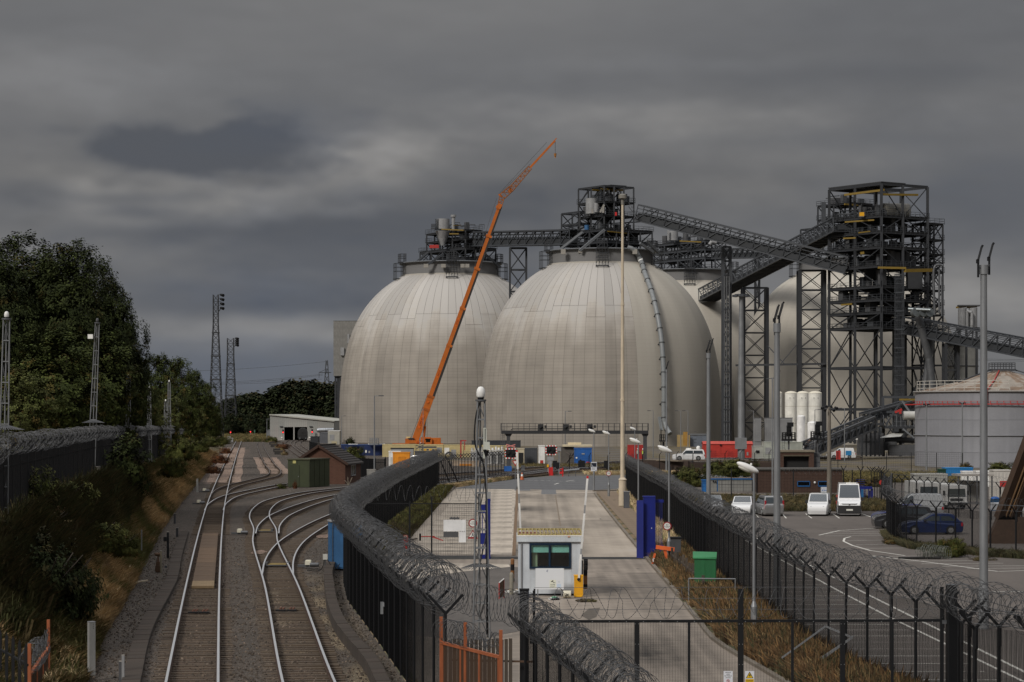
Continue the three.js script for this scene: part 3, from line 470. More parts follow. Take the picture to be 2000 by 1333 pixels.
fence('black mesh fence with Y arms and razor wire right of the hatched lines',compPts,{H:2.75,gap:2.0,coils:[{r:0.4,lpm:2.0,seed:51,y:0.5,wire:0.009}],pv:0.06,ph:0.03,tv:0.008,th:0.008,lod:160});
fence('rear black fence with Y arms inside the compound, in front of the white lorries',[[X(1735,216),216,-0.5],[X(1800,205),205,-0.5],[X(1862,196),196,-0.5],[X(1935,189),189,-0.5],[X(2040,184),184,-0.5]],{H:2.75,gap:2.3,coils:[{r:0.42,lpm:1.5,seed:52,y:0.5,wire:0.009}],pv:0.12,ph:0.06,lod:200});
fence('short fence with Y-armed posts between the white van and the compound',[[X(1648,236),236,-0.4],[X(1700,233),233,-0.4],[X(1728,222),222,-0.4]],{H:2.9,gap:2.2,pv:0.25,ph:0.25,lod:330,plates:false});
fence('black boarded fence behind the brown brick hut by the tracks',[[X(663,300),300,0],[X(700,292),292,0],[X(750,285),285,0],[X(752,300),300,0]],{H:2.7,gap:2.4,arms:'none',slats:true,plates:false});
fence('black paling fence beside the train shed track',[[X(604,470),470,0],[X(650,400),400,0],[X(672,340),340,0]],{H:2.6,gap:4,arms:'none',slats:true,plates:false});
{
const gate=(label,a,b,h,hp,tops)=>{
const t=thing('rusty_gate',label,'gate',a.clone()),n=tops.length,up=V(0,1,0),P=(f,y)=>a.clone().lerp(b,f).add(V(0,y,0));
tops.forEach(f=>part('post',rustOrange,t,m=>m.bar(P(f,-0.1),P(f,hp),0.085,0.085),true));
part('top_rail',rustOrange,t,m=>m.bar(P(0,h),P(1,h),0.09,0.07),true);part('bottom_rail',rustOrange,t,m=>m.bar(P(0,0.25),P(1,0.25),0.07,0.07),true);
for(let k=0;k<4;k++){const f=0.03+k*0.313;part('stile',rustOrange,t,m=>m.bar(P(f,0.28),P(f,h-0.04),0.07,0.05),true);}
part('mesh_panel',rustBrown,t,m=>meshPanel(m,P(0.03,0),P(0.97,0),0.3,h-0.04,0.045,0.03,0.012,0.011),true);
part('barbed_wire',wireMat,t,m=>{const rn=rng(61);for(let k=0;k<9;k++){const p=[];let f=rn()*0.3,y=h+0.1+rn()*0.3;for(let j=0;j<12;j++){p.push(P(f,y));f=clamp(f+0.05+rn()*0.06);y=h+0.05+rn()*0.6;}const c=catmull(p,40);for(let j=0;j<40;j++)m.rod(c[j],c[j+1],0.008);}coilInto(m,[P(0.02,h+0.32),P(0.5,h+0.36)],0.3,5,{seed:62,wire:0.008});},true);
return t;
};
gate('rusty orange gate with barbed wire below the razor wire gap, at bottom centre',V(-1.82,0.05,-59.2),V(-0.27,0.05,-55.6),2.36,3.02,[0,0.42,1]);
gate('small rusty orange gate with wire at the bottom left corner',V(X(57,60),0.5,-60),V(X(94,67),0.5,-67),0.98,1.8,[0,1]);
const pf=thing('palisade_fence','short black palisade fence in the bottom left corner','fence',V(X(-10,66),0.4,-66));
for(let k=0;k<6;k++){const px=50-k*12.6,d=60+k*0.95,b=V(X(px,d),0.2,-d);part('pale',black,pf,m=>{m.base(b.x,b.y,b.z,0.085,2.0,0.03);m.quad(V(b.x-0.042,b.y+2,b.z),V(b.x+0.042,b.y+2,b.z),V(b.x,b.y+2.14,b.z),V(b.x,b.y+2.14,b.z));},true);}
beam('rail',black,pf,V(X(53,59.9),1.75,-59.95),V(X(-15,65),1.75,-65),0.05,0.06);beam('rail',black,pf,V(X(53,59.9),0.6,-59.95),V(X(-15,65),0.6,-65),0.05,0.06);
const sw=thing('slatted_screen','weathered grey slatted screen between the rusty gate and the black gate post','screen',V(-1.1,0,-61.6));for(let k=0;k<15;k++)part('slat',k%4?timber:greyDark,sw,m=>m.base(-0.55+k*0.115,0,(k%2)*0.02,0.095,2.25+(k%3)*0.015,0.025));beam('rail',rustBrown,sw,V(-1.7,1.7,-61.65),V(0.55,1.65,-61.65),0.04,0.05);beam('rail',rustBrown,sw,V(-1.7,0.6,-61.65),V(0.55,0.6,-61.65),0.04,0.05);
}
// ---------------------------------------------------------------- masts, lamps, poles
function cameraMast(label,pos,h,o={}){
const{cs=0.55,rb=0.36,rt=0.15,collar=h*0.31,leg=0.028,cam=true,lean=0,spikes=44,bays=Math.round(h/0.8),white=true,spikeR=0.74,group}=o;
const t=thing('camera_mast',label,'camera mast',pos,0,group),Q=(k,y)=>{const a=k*2.0944+0.35,r=mix(rb,rt,y/h);return V(Math.cos(a)*r+lean*y,y,Math.sin(a)*r);};
for(let k=0;k<3;k++)part('leg',galv,t,m=>m.cyl(Q(k,0),Q(k,h),leg,leg,6));
part('rungs',galv,t,m=>{for(let b=0;b<=bays;b++){const y=b*h/bays;for(let k=0;k<3;k++)m.bar(Q(k,y),Q((k+1)%3,y),leg*1.3,leg*1.3);}});
part('braces',galvDark,t,m=>{for(let b=0;b<bays;b++)for(let k=0;k<3;k++)if((b+k)%3===0)m.bar(Q(k,b*h/bays),Q((k+1)%3,Math.min(h,(b+2)*h/bays)),leg*0.8,leg*0.8);});
if(collar)part('spike_collar',galvDark,t,m=>{for(let k=0;k<spikes;k++){const a=k/spikes*6.283,r=mix(rb,rt,collar/h);m.bar(V(Math.cos(a)*r+lean*collar,collar+0.1,Math.sin(a)*r),V(Math.cos(a)*spikeR+lean*collar,collar-0.06,Math.sin(a)*spikeR),0.028,0.012);}const ring=[];for(let k=0;k<=16;k++){const a=k/16*6.283;ring.push(V(Math.cos(a)*spikeR*0.62+lean*collar,collar+0.02,Math.sin(a)*spikeR*0.62));}m.tube(ring,0.014,4);});
if(cam){
const c=new MB();c.cyl(V(lean*h,h,0),V(lean*h,h+0.06,0),rt*1.4,rt*1.4,10);c.build('head_plate',galvDark,t);
part('camera_dome',white?whitePaint:greyDark,t,m=>m.lathe([[0.12,0.1],[0.16,0.14],[0.165,0.28],[0.14,0.4],[0.08,0.48],[0.001,0.5]].map(p=>[p[0]*cs,p[1]*cs]),V(lean*h,h+0.04,0),16));part('camera_lens',black,t,m=>m.lathe([[0.12,0.1],[0.115,0.03],[0.07,-0.02],[0.001,-0.03]].reverse().map(p=>[p[0]*cs,p[1]*cs]),V(lean*h,h+0.05,0),14));
}
return t;
}
{
const d=84.5,t=cameraMast('tall lattice mast with a white dome camera left of the grey guard hut',V(X(939,d),0,-d),8.75,{collar:2.68,bays:13,cs:1,leg:0.042,spikes:34});
part('cable',black,t,m=>m.tube(catmull([V(-0.05,8.7,0.1),V(-0.18,8.2,0.12),V(-0.22,7.2,0.14),V(-0.12,6.9,0.14),V(0.05,6.6,0.12),V(0.18,5.6,0.1),V(0.22,0.2,0.16)],40),0.03,6));
part('cable',black,t,m=>m.tube([V(0.12,8.6,0),V(0.2,5.5,0.05),V(0.26,0.1,0.08)],0.026,6));
part('junction_box',mat([0.5,0.52,0.47],0.5),t,m=>{m.box(0.21,7.12,0.12,0.24,0.28,0.14);m.box(0.12,7.2,0.1,0.06,1.1,0.06);m.bar(V(0.09,7.75,0.1),V(0.2,7.75,0.1),0.04);m.bar(V(0.2,7.75,0.1),V(0.2,7.2,0.1),0.04);});
part('lamp_cone',black,t,m=>m.cyl(V(0.2,6.95,0.12),V(0.2,6.75,0.12),0.12,0.05,10));part('conduit_box',greyPaint,t,m=>m.box(0.3,5.3,0.1,0.13,0.25,0.1));
const m2=cameraMast('tall grey lattice mast with spiked collar on the left bank, nearest in full view',V(X(176,138),bankH(X(176,138),138)-0.1,-138),9.9,{rb:0.27,rt:0.13,lean:0.042,collar:4.0,white:false,leg:0.03,spikeR:0.68});
part('box',whitePaint,m2,m=>m.box(0.05,9.1,0.25,0.3,0.26,0.2));part('base_block',concreteDark,m2,m=>m.box(0.3,-0.05,0.5,2.4,0.7,1.6));
const k=thing('equipment_cabinet','pale concrete cabinet at the foot of the lattice mast on the left bank','cabinet',V(X(188,137),m2.position.y+0.2,-137));part('body',mat([0.27,0.26,0.21],0.85),k,m=>m.base(0,0,0,0.36,1.1,0.36));part('cap',concrete,k,m=>m.base(0,1.1,0,0.4,0.05,0.4));part('handle',black,k,m=>m.box(0.12,0.5,0.185,0.03,0.06,0.01));
cameraMast('grey lattice mast cut by the left edge of the photo',V(X(4,86),4.0,-86),7.8,{rb:0.22,rt:0.13,lean:0.02,collar:3.75,leg:0.028});
const rows=[[250,738,'third lattice mast from the left, in front of the dark trees'],[291,762,'fourth lattice mast from the left along the woodland fence'],[323,786,'short lattice mast just left of the tall one behind the bushes'],[330,748,'tall lattice mast with lamp rising behind the green bushes'],[346,785,'lattice mast just right of the tall mast behind the bushes'],[364,779,'slim lattice mast before the mid green trees'],[373,796,'lower slim lattice mast right of the mid green trees'],[388,801,'small distant lattice mast near the end of the woodland'],[397,793,'small distant lattice mast, taller of the far row'],[404,808,'tiny distant lattice mast third from the far end'],[412,810,'tiny distant lattice mast second from the far end'],[421,812,'tiny distant lattice mast at the far end of the woodland fence']];
for(const[px,py,lab]of rows){const dd=40500/(478-px)*0.985,x=X(px,dd),y0=lerpTab(bankTop,dd)-0.3,h=Y(py,dd)-y0;cameraMast(lab,V(x,y0,-dd),h,{rb:0.27,rt:0.14,collar:Math.max(1,Y(833,dd)-y0),leg:0.03+dd*0.00006,bays:Math.max(6,Math.round(h/0.9)),spikes:26});}
}
function lampPost(label,x,d,h,o={}){
const t=thing('street_lamp',label,'street lamp',V(x,0,-d),0);
part('column',galv,t,m=>{m.cyl(V(0,0,0),V(0,1.25,0),0.12,0.12,12);m.cyl(V(0,1.25,0),V(0,1.45,0),0.12,0.06,12);m.cyl(V(0,1.4,0),V(0,h-0.05,0),0.06,0.05,10);});
part('door',greyPaint,t,m=>m.box(0,0.7,0.115,0.1,0.5,0.02));
const head=new THREE.SphereGeometry(1,20,12),mt=new THREE.Matrix4().makeRotationZ(-0.42).setPosition(-0.23,h+0.03,0).multiply(new THREE.Matrix4().makeScale(0.44,0.125,0.17));
part('lamp_head',whitePaint,t,m=>m.geo(head,mt));part('lamp_bowl',mat([0.55,0.55,0.5],0.3),t,m=>m.geo(head,new THREE.Matrix4().makeRotationZ(-0.42).setPosition(-0.33,h-0.04,0).multiply(new THREE.Matrix4().makeScale(0.27,0.07,0.13))));
part('photocell',whitePaint,t,m=>m.cyl(V(-0.1,h+0.12,0),V(-0.1,h+0.19,0),0.035,0.035,8));return t;
}
lampPost('nearest white-headed street lamp, standing in dry grass behind the long mesh gate',X(1473,84),84,6.3);
lampPost('white-headed street lamp with a round sign by the right blue gate',X(1307,127),127,6.3);
lampPost('white-headed street lamp left of the razor wire fence beside the pale tall mast',X(1247,162),162,6.35);
lampPost('white-headed street lamp carrying the round 15 sign',X(1189,228),228,6.35);
lampPost('white-headed street lamp behind the blue and white notice post',X(1160,256),256,6.35);
lampPost('farthest white-headed street lamp, at the right end of the signal gantry',X(1240,292),292,6.35);
function floodPole(label,px,pyTop,d,base,o={}){
const x=X(px,d),h=Y(pyTop,d)-base,t=thing('floodlight_pole',label,'floodlight pole',V(x,base,-d)),s=o.s||1,r=o.r||0.14;
part('pole',galv,t,m=>{m.cyl(V(0,0,0),V(0,1.6,0),r*1.35,r*1.35,14);m.cyl(V(0,1.6,0),V(0,h,0),r*1.15,r*0.85,14);});
part('sleeve',galv,t,m=>m.cyl(V(0,h-0.38,0),V(0,h,0),r*1.15,r*1.15,12));const a=o.turn||0,ax=V(Math.cos(a),0,-Math.sin(a)),w=o.w??0.3;
part('cross_arm',galvDark,t,m=>m.bar(ax.clone().multiplyScalar(-w).setY(h-0.12),ax.clone().multiplyScalar(w).setY(h+0.0),0.07,0.07));
for(const e of[-1,1]){const b=ax.clone().multiplyScalar(e*w).setY(h+e*0.06-0.05);part('stem',black,t,m=>m.bar(b.clone().setY(b.y-0.4),b.clone().setY(b.y+0.36),0.075,0.075));const fl=part('floodlight',black,t,m=>{const p=b.clone().setY(b.y+0.3),q=p.clone().add(V(0.16*s,0.52*s,-0.12));m.bar(p,q,0.2*s,0.09,V(1,-0.3,0.2).normalize());m.bar(q,q.clone().add(V(0.05,0.1,0)),0.16*s,0.07);m.box(p.x-0.02,p.y-0.05,p.z,0.12,0.16,0.1);});}
return t;
}
floodPole('grey pole with two dark tilted floodlights near the right edge',1922,518,94,-0.5,{r:0.155,w:0.29,turn:0.5});
floodPole('grey pole with two dark floodlights in the car park, in front of the white silos',1518,632,99,-0.5,{r:0.14,w:0.1,turn:0.2});
floodPole('grey pole with two dark floodlights beside the red cabin and silver cars',1384,690,170,-0.5,{r:0.15,w:0.12,turn:0.2,s:1.3});
floodPole('slim grey pole with a single dark lamp at the foot of the dome chute',1302,722,330,0,{r:0.12,w:0.05,s:1.6});
floodPole('slim pole with lamps on a cross bar in front of the steel tower legs',1509,738,215,-0.4,{r:0.07,w:0.62,s:0.5});
{
const d=205,t=thing('lighting_mast','very tall slim cream mast rising in front of the middle dome','lighting mast',V(X(1216,d),0,-d)),h=Y(380,d),cream=mat([0.55,0.47,0.36],0.6);
part('base_section',cream,t,m=>{m.cyl(V(0,0,0),V(0,2.4,0),0.36,0.34,10);m.cyl(V(0,2.4,0),V(0,2.6,0),0.4,0.2,10);});part('pole',cream,t,m=>{m.cyl(V(0,2.5,0),V(0,9.5,0),0.2,0.175,12);m.cyl(V(0,9.5,0),V(0,18,0),0.17,0.14,12);m.cyl(V(0,18,0),V(0,h-0.6,0),0.135,0.1,12);});part('collar',cream,t,m=>{m.cyl(V(0,9.4,0),V(0,9.6,0),0.21,0.21,12);m.cyl(V(0,17.9,0),V(0,18.1,0),0.17,0.17,12);});
part('lamp_ring',mat([0.2,0.19,0.17],0.6),t,m=>{m.cyl(V(0,h-0.35,0),V(0,h-0.05,0),0.36,0.36,16);m.cyl(V(0,h-0.9,0),V(0,h-0.3,0),0.14,0.14,10);m.cyl(V(0,h-0.05,0),V(0,h+0.04,0),0.34,0.2,16);});
const k=thing('control_box','dark grey upright box at the foot of the cream mast','control box',V(X(1224,200),0,-200));part('body',greyDark,k,m=>m.base(0,0,0,0.52,1.5,0.35));part('door',mat([0.09,0.095,0.11],0.5),k,m=>m.box(0,0.78,0.18,0.46,1.35,0.02));part('lid',greyPaint,k,m=>m.base(0,1.5,0,0.56,0.05,0.4));
const d2=385,u=thing('lighting_mast','thick tall grey mast with a ring of lamps left of the X-braced steel tower','lighting mast',V(X(1448,d2),0,-d2)),h2=Y(576,d2);
part('pole',galv,u,m=>{m.cyl(V(0,0,0),V(0,h2*0.4,0),0.62,0.55,14);m.cyl(V(0,h2*0.4,0),V(0,h2,0),0.53,0.36,14);});part('lamp_ring',steelMid,u,m=>{m.cyl(V(0,h2-0.3,0),V(0,h2+0.1,0),1.1,1.1,16);for(let k2=0;k2<8;k2++){const a=k2*0.785;m.box(Math.cos(a)*1.25,h2-0.2,Math.sin(a)*1.25,0.5,0.35,0.5,-a);}});part('bracket',galv,u,m=>{m.box(-0.1,3.3,0.4,1.9,1.9,0.8);m.cyl(V(0,2.3,0),V(0,2.6,0),0.8,0.8,14);});
const d3=224,w=thing('lighting_mast','brownish pole with a cluster of dark floodlights beside the white van','lighting mast',V(X(1620,d3),-0.5,-d3)),h3=Y(796,d3)+0.5;
part('pole',mat([0.17,0.15,0.125],0.8),w,m=>m.cyl(V(0,0,0),V(0,h3,0),0.26,0.15,12));part('crossbar',greyDark,w,m=>{m.box(0,h3-0.1,0,1.1,0.1,0.1);m.box(0,h3-0.15,0,0.1,0.1,0.9);m.bar(V(0,h3,0),V(0.02,h3+0.55,0),0.03);});
for(const[x,z,y]of[[-0.55,0,0],[-0.35,0.3,-0.2],[0.3,0.3,-0.22],[0.55,0,0],[0.15,-0.2,0.1],[-0.2,-0.2,0.12]])part('floodlight',black,w,m=>{m.cyl(V(x,h3+y,z),V(x*1.35,h3+y-0.12,z+0.22),0.1,0.15,9);});
for(const[px,py,lab]of[[1810,791,'thin pole with twin lamps in front of the left part of the grey tank'],[1880,788,'thin pole with twin lamps in front of the middle of the grey tank']]){const dd=325,v=thing('lamp_pole',lab,'lamp pole',V(X(px,dd),0,-dd)),hh=Y(py,dd);part('pole',galv,v,m=>m.cyl(V(0,0,0),V(0,hh,0),0.15,0.08,8));for(const e of[-1,1])part('lamp_head',black,v,m=>{m.bar(V(0,hh-0.2,0),V(e*0.25,hh,0),0.1);m.box(e*0.3,hh+0.03,0,0.34,0.16,0.3,e*0.2);});}
const arms=[[731,774,272,1,'street lamp with a flat head above the grey box near the tracks'],[1104,804,395,1,'thin distant street lamp seen above the signal gantry'],[1276,803,430,-1,'thin distant street lamp left of the dome chute foot'],[1330,803,430,-1,'thin distant street lamp right of the dome chute foot'],[1344,803,430,-1,'thin distant street lamp beside the blue steel door'],[1472,803,420,-1,'thin distant street lamp in front of the grey clad boxes'],[1592,801,400,1,'thin street lamp in front of the white silos'],[1650,798,395,-1,'thin street lamp left of the inclined conveyor at ground level'],[667,813,600,1,'thin street lamp in front of the train shed end'],[521,819,640,1,'thin distant post with a lamp left of the train shed']];
for(const[px,py,dd,s,lab]of arms){const v=thing('lamp_pole',lab,'lamp pole',V(X(px,dd),0,-dd)),hh=Y(py,dd);part('pole',galv,v,m=>{m.cyl(V(0,0,0),V(0,hh,0),0.1,0.06,8);m.bar(V(0,hh,0),V(s*0.6,hh+0.03,0),0.08);});part('lamp_head',greyDark,v,m=>m.box(s*0.8,hh+0.03,0,0.6,0.12,0.3));}
}
// ---------------------------------------------------------------- signs
const disc=(mb,x,y,z,r,n=28)=>{const c=mb.v(x,y,z,0,0,1,0.5,0.5);for(let k=0;k<=n;k++){const a=k/n*6.283185;mb.v(x+Math.cos(a)*r,y+Math.sin(a)*r,z,0,0,1,0.5+Math.cos(a)/2,0.5+Math.sin(a)/2);}for(let k=0;k<n;k++)mb.i.push(c,c+1+k,c+2+k);};
const face=(mb,x,y,z,w,h)=>mb.quad(V(x-w/2,y-h/2,z),V(x+w/2,y-h/2,z),V(x+w/2,y+h/2,z),V(x-w/2,y+h/2,z),[[0,0],[1,0],[1,1],[0,1]]);
function roundSign(label,x,y,d,r,draw){const t=thing('road_sign',label,'road sign',V(x,y,-d));part('backing_plate',greyPaint,t,m=>m.cyl(V(0,0,-0.02),V(0,0,0),r,r,24));part('sign_face',canvasMat(256,256,draw),t,m=>disc(m,0,0,0.004,r));return t;}
const ringSign=txt=>(g,w)=>{g.fillStyle='#8a1016';g.fillRect(0,0,w,w);g.fillStyle='#d9d9d4';g.beginPath();g.arc(w/2,w/2,w*0.38,0,7);g.fill();txt(g,w);};
const widthTxt=(g,w)=>{g.fillStyle='#141414';g.textAlign='center';g.font='bold 56px sans-serif';g.fillText('4.4',w/2,112);g.font='bold 46px sans-serif';g.fillText('wide',w/2,166);for(const s of[-1,1]){g.beginPath();g.moveTo(w/2+s*62,w/2+4);g.lineTo(w/2+s*88,w/2-14);g.lineTo(w/2+s*88,w/2+22);g.fill();}};
roundSign('round red-rimmed width sign above the triangle on the left mesh gate',X(923.5,131.3),Y(1022.5,131.3),131.3,0.25,ringSign(widthTxt));
roundSign('round red-rimmed width sign on the lamp post right of the blue gate',X(1303.5,126.7),Y(1028.5,126.7),126.85,0.24,ringSign(widthTxt));
roundSign('small round 15 speed limit sign on a lamp post beside the pavement',X(1189,227.6),Y(925.5,227.6),227.8,0.26,ringSign((g,w)=>{g.fillStyle='#1a1a1a';g.textAlign='center';g.font='bold 120px sans-serif';g.fillText('15',w/2,170);}));
{
const d=131.3,t=thing('warning_sign','red triangle sign with a walking figure on the left mesh gate','road sign',V(X(923.5,d),Y(1045,d),-d)),a=0.35;
const S=(k,z)=>V(Math.cos(1.5708+k*2.0944)*a*1.0,Math.sin(1.5708+k*2.0944)*a-0.06,z);
part('backing_plate',greyPaint,t,m=>{m.tri(S(0,-0.015),S(2,-0.015),S(1,-0.015));for(let k=0;k<3;k++)m.quad(S(k,-0.015),S((k+1)%3,-0.015),S((k+1)%3,0),S(k,0));});
part('sign_face',canvasMat(256,256,(g,w)=>{g.fillStyle='#8a1016';g.fillRect(0,0,w,w);g.fillStyle='#dcdcd8';g.beginPath();g.moveTo(128,52);g.lineTo(222,205);g.lineTo(34,205);g.fill();g.strokeStyle=g.fillStyle='#111';g.beginPath();g.arc(130,92,10,0,7);g.fill();g.lineWidth=15;g.lineCap='round';const L=(...p)=>{g.beginPath();g.moveTo(p[0],p[1]);for(let i=2;i<p.length;i+=2)g.lineTo(p[i],p[i+1]);g.stroke();};L(128,108,126,145);L(126,145,112,172,98,192);L(126,145,142,168,150,192);g.lineWidth=10;L(128,112,108,128,106,142);L(128,112,146,126,156,138);}),t,m=>{const uv=p=>[0.5+p.x/(a*1.75),(p.y+a*0.5+0.06)/(a*1.52)];const p=[S(0,0.004),S(1,0.004),S(2,0.004)];const st=m.nv;p.forEach(q=>m.v(q.x,q.y,q.z,0,0,1,...uv(q)));m.i.push(st,st+1,st+2);});
const plate=(name,label,cat,x0,x1,y0,y1,mt,dd=d)=>{const w=X(x1,dd)-X(x0,dd),h=Y(y0,dd)-Y(y1,dd),q=thing(name,label,cat,V((X(x0,dd)+X(x1,dd))/2,(Y(y0,dd)+Y(y1,dd))/2,-dd));part('panel',mt,q,m=>m.box(0,0,-0.01,w,h,0.02));part('clip',galvDark,q,m=>{m.box(0,h/2+0.015,0,0.04,0.03,0.03);m.box(-w*0.3,h/2+0.015,0,0.04,0.03,0.03);m.box(w*0.3,h/2+0.015,0,0.04,0.03,0.03);});return q;};
const signWhite=mat([0.72,0.73,0.75],0.45);
plate('notice_board','large blank white board on the left mesh gate','notice board',866,910,1016,1038.6,signWhite);plate('notice_board','small white notice under the large board on the left mesh gate','notice board',896,910,1039,1060,signWhite);plate('notice_board','dark grey plate under the large white board on the mesh gate','notice board',866,895,1039.4,1050,greyDark);plate('notice_board','narrow dark grey plate above the large white board on the mesh gate','notice board',878,897,1011,1015,greyDark);
const dd=62.3,pw=0.247,sign=(label,px,draw)=>{const q=thing('warning_sign',label,'sign',V(X(px,dd),Y(1311,dd)-0.32,-dd+0.06));part('backing_plate',greyPaint,q,m=>m.box(0,0,-0.008,pw,0.64,0.012));part('sign_face',canvasMat(256,640,draw),q,m=>face(m,0,0,0.002,pw,0.64));};
sign('small white PRIVATE LAND notice on the long mesh gate at the bottom edge',1422,(g,w,h)=>{g.fillStyle='#d4d6dc';g.fillRect(0,0,w,h);g.fillStyle='#15151a';g.textAlign='center';g.font='bold 40px sans-serif';['PRIVATE','LAND','NO PUBLIC','ACCESS'].forEach((s,i)=>g.fillText(s,w/2,55+i*46));g.strokeStyle='#a01822';g.lineWidth=12;g.beginPath();g.arc(w/2,270,40,0,7);g.stroke();g.fillStyle='#111';g.beginPath();g.arc(w/2,270,18,0,7);g.fill();g.beginPath();g.moveTo(w/2-28,242);g.lineTo(w/2+28,298);g.stroke();g.fillStyle='#8a8c94';for(let k=0;k<4;k++)g.fillRect(40,350+k*24,176,8);});
sign('small yellow and white Caution notice on the long mesh gate at the bottom edge',1464,(g,w,h)=>{g.fillStyle='#d2d4da';g.fillRect(0,0,w,h);g.fillStyle='#111';g.beginPath();g.moveTo(128,16);g.lineTo(236,196);g.lineTo(20,196);g.fill();g.fillStyle='#d8b114';g.beginPath();g.moveTo(128,48);g.lineTo(210,184);g.lineTo(46,184);g.fill();g.fillStyle='#111';g.beginPath();g.moveTo(136,78);g.lineTo(166,122);g.lineTo(140,122);g.lineTo(146,168);g.lineTo(126,168);g.lineTo(128,128);g.lineTo(96,128);g.fill();g.fillStyle='#d0a814';g.fillRect(10,216,236,410);g.fillStyle='#1a1608';g.textAlign='center';g.font='bold 54px sans-serif';g.fillText('Caution',w/2,280);g.fillText('razor wire',w/2,350);});
const n=thing('notice_post','blue and white notice on a grey post beside the end of the pavement','notice',V(X(1160,249),0,-249));part('post',galv,n,m=>m.cyl(V(0,0,0),V(0,2.6,0),0.11,0.11,10));part('sign_face',canvasMat(256,400,(g,w,h)=>{g.fillStyle='#c9ccd2';g.fillRect(0,0,w,h);g.fillStyle='#111a2a';g.fillRect(16,40,w-32,170);g.fillStyle='#9aa2ae';g.beginPath();g.moveTo(40,130);g.lineTo(60,120);g.lineTo(110,210);g.lineTo(70,210);g.fill();g.fillStyle='#30343a';for(let k=0;k<4;k++)for(let j=0;j<4-(k%2);j++)g.fillRect(42+j*44,236+k*30,34,12);g.fillStyle='#25255a';g.fillRect(190,360,50,28);}),n,m=>face(m,0,2.55,0.14,0.64,1.0));part('panel',greyPaint,n,m=>m.box(0,2.55,0.125,0.64,1.0,0.02));
const gw=thing('warning_sign','inverted red triangle give way sign on a thin post by the level crossing','road sign',V(X(1006.5,289),0,-289));part('post',galv,gw,m=>m.cyl(V(0,0,0),V(0,2.3,0),0.05,0.05,8));part('sign_face',redPaint,gw,m=>m.tri(V(-0.42,2.4,0.06),V(0,1.65,0.06),V(0.42,2.4,0.06)));part('inner_face',whitePaint,gw,m=>m.tri(V(-0.24,2.3,0.07),V(0,1.87,0.07),V(0.24,2.3,0.07)));
const bl=thing('notice_board','blue rectangular plate on the black posts beside the crossing','sign',V(X(992,290),0,-290));part('panel',mat([0.02,0.12,0.42],0.5),bl,m=>m.box(0,Y(916,290),0.06,0.95,0.66,0.03));part('post',galvDark,bl,m=>{m.base(-0.3,0,0,0.07,Y(912,290),0.07);m.base(0.3,0,0,0.07,Y(912,290),0.07);});
}
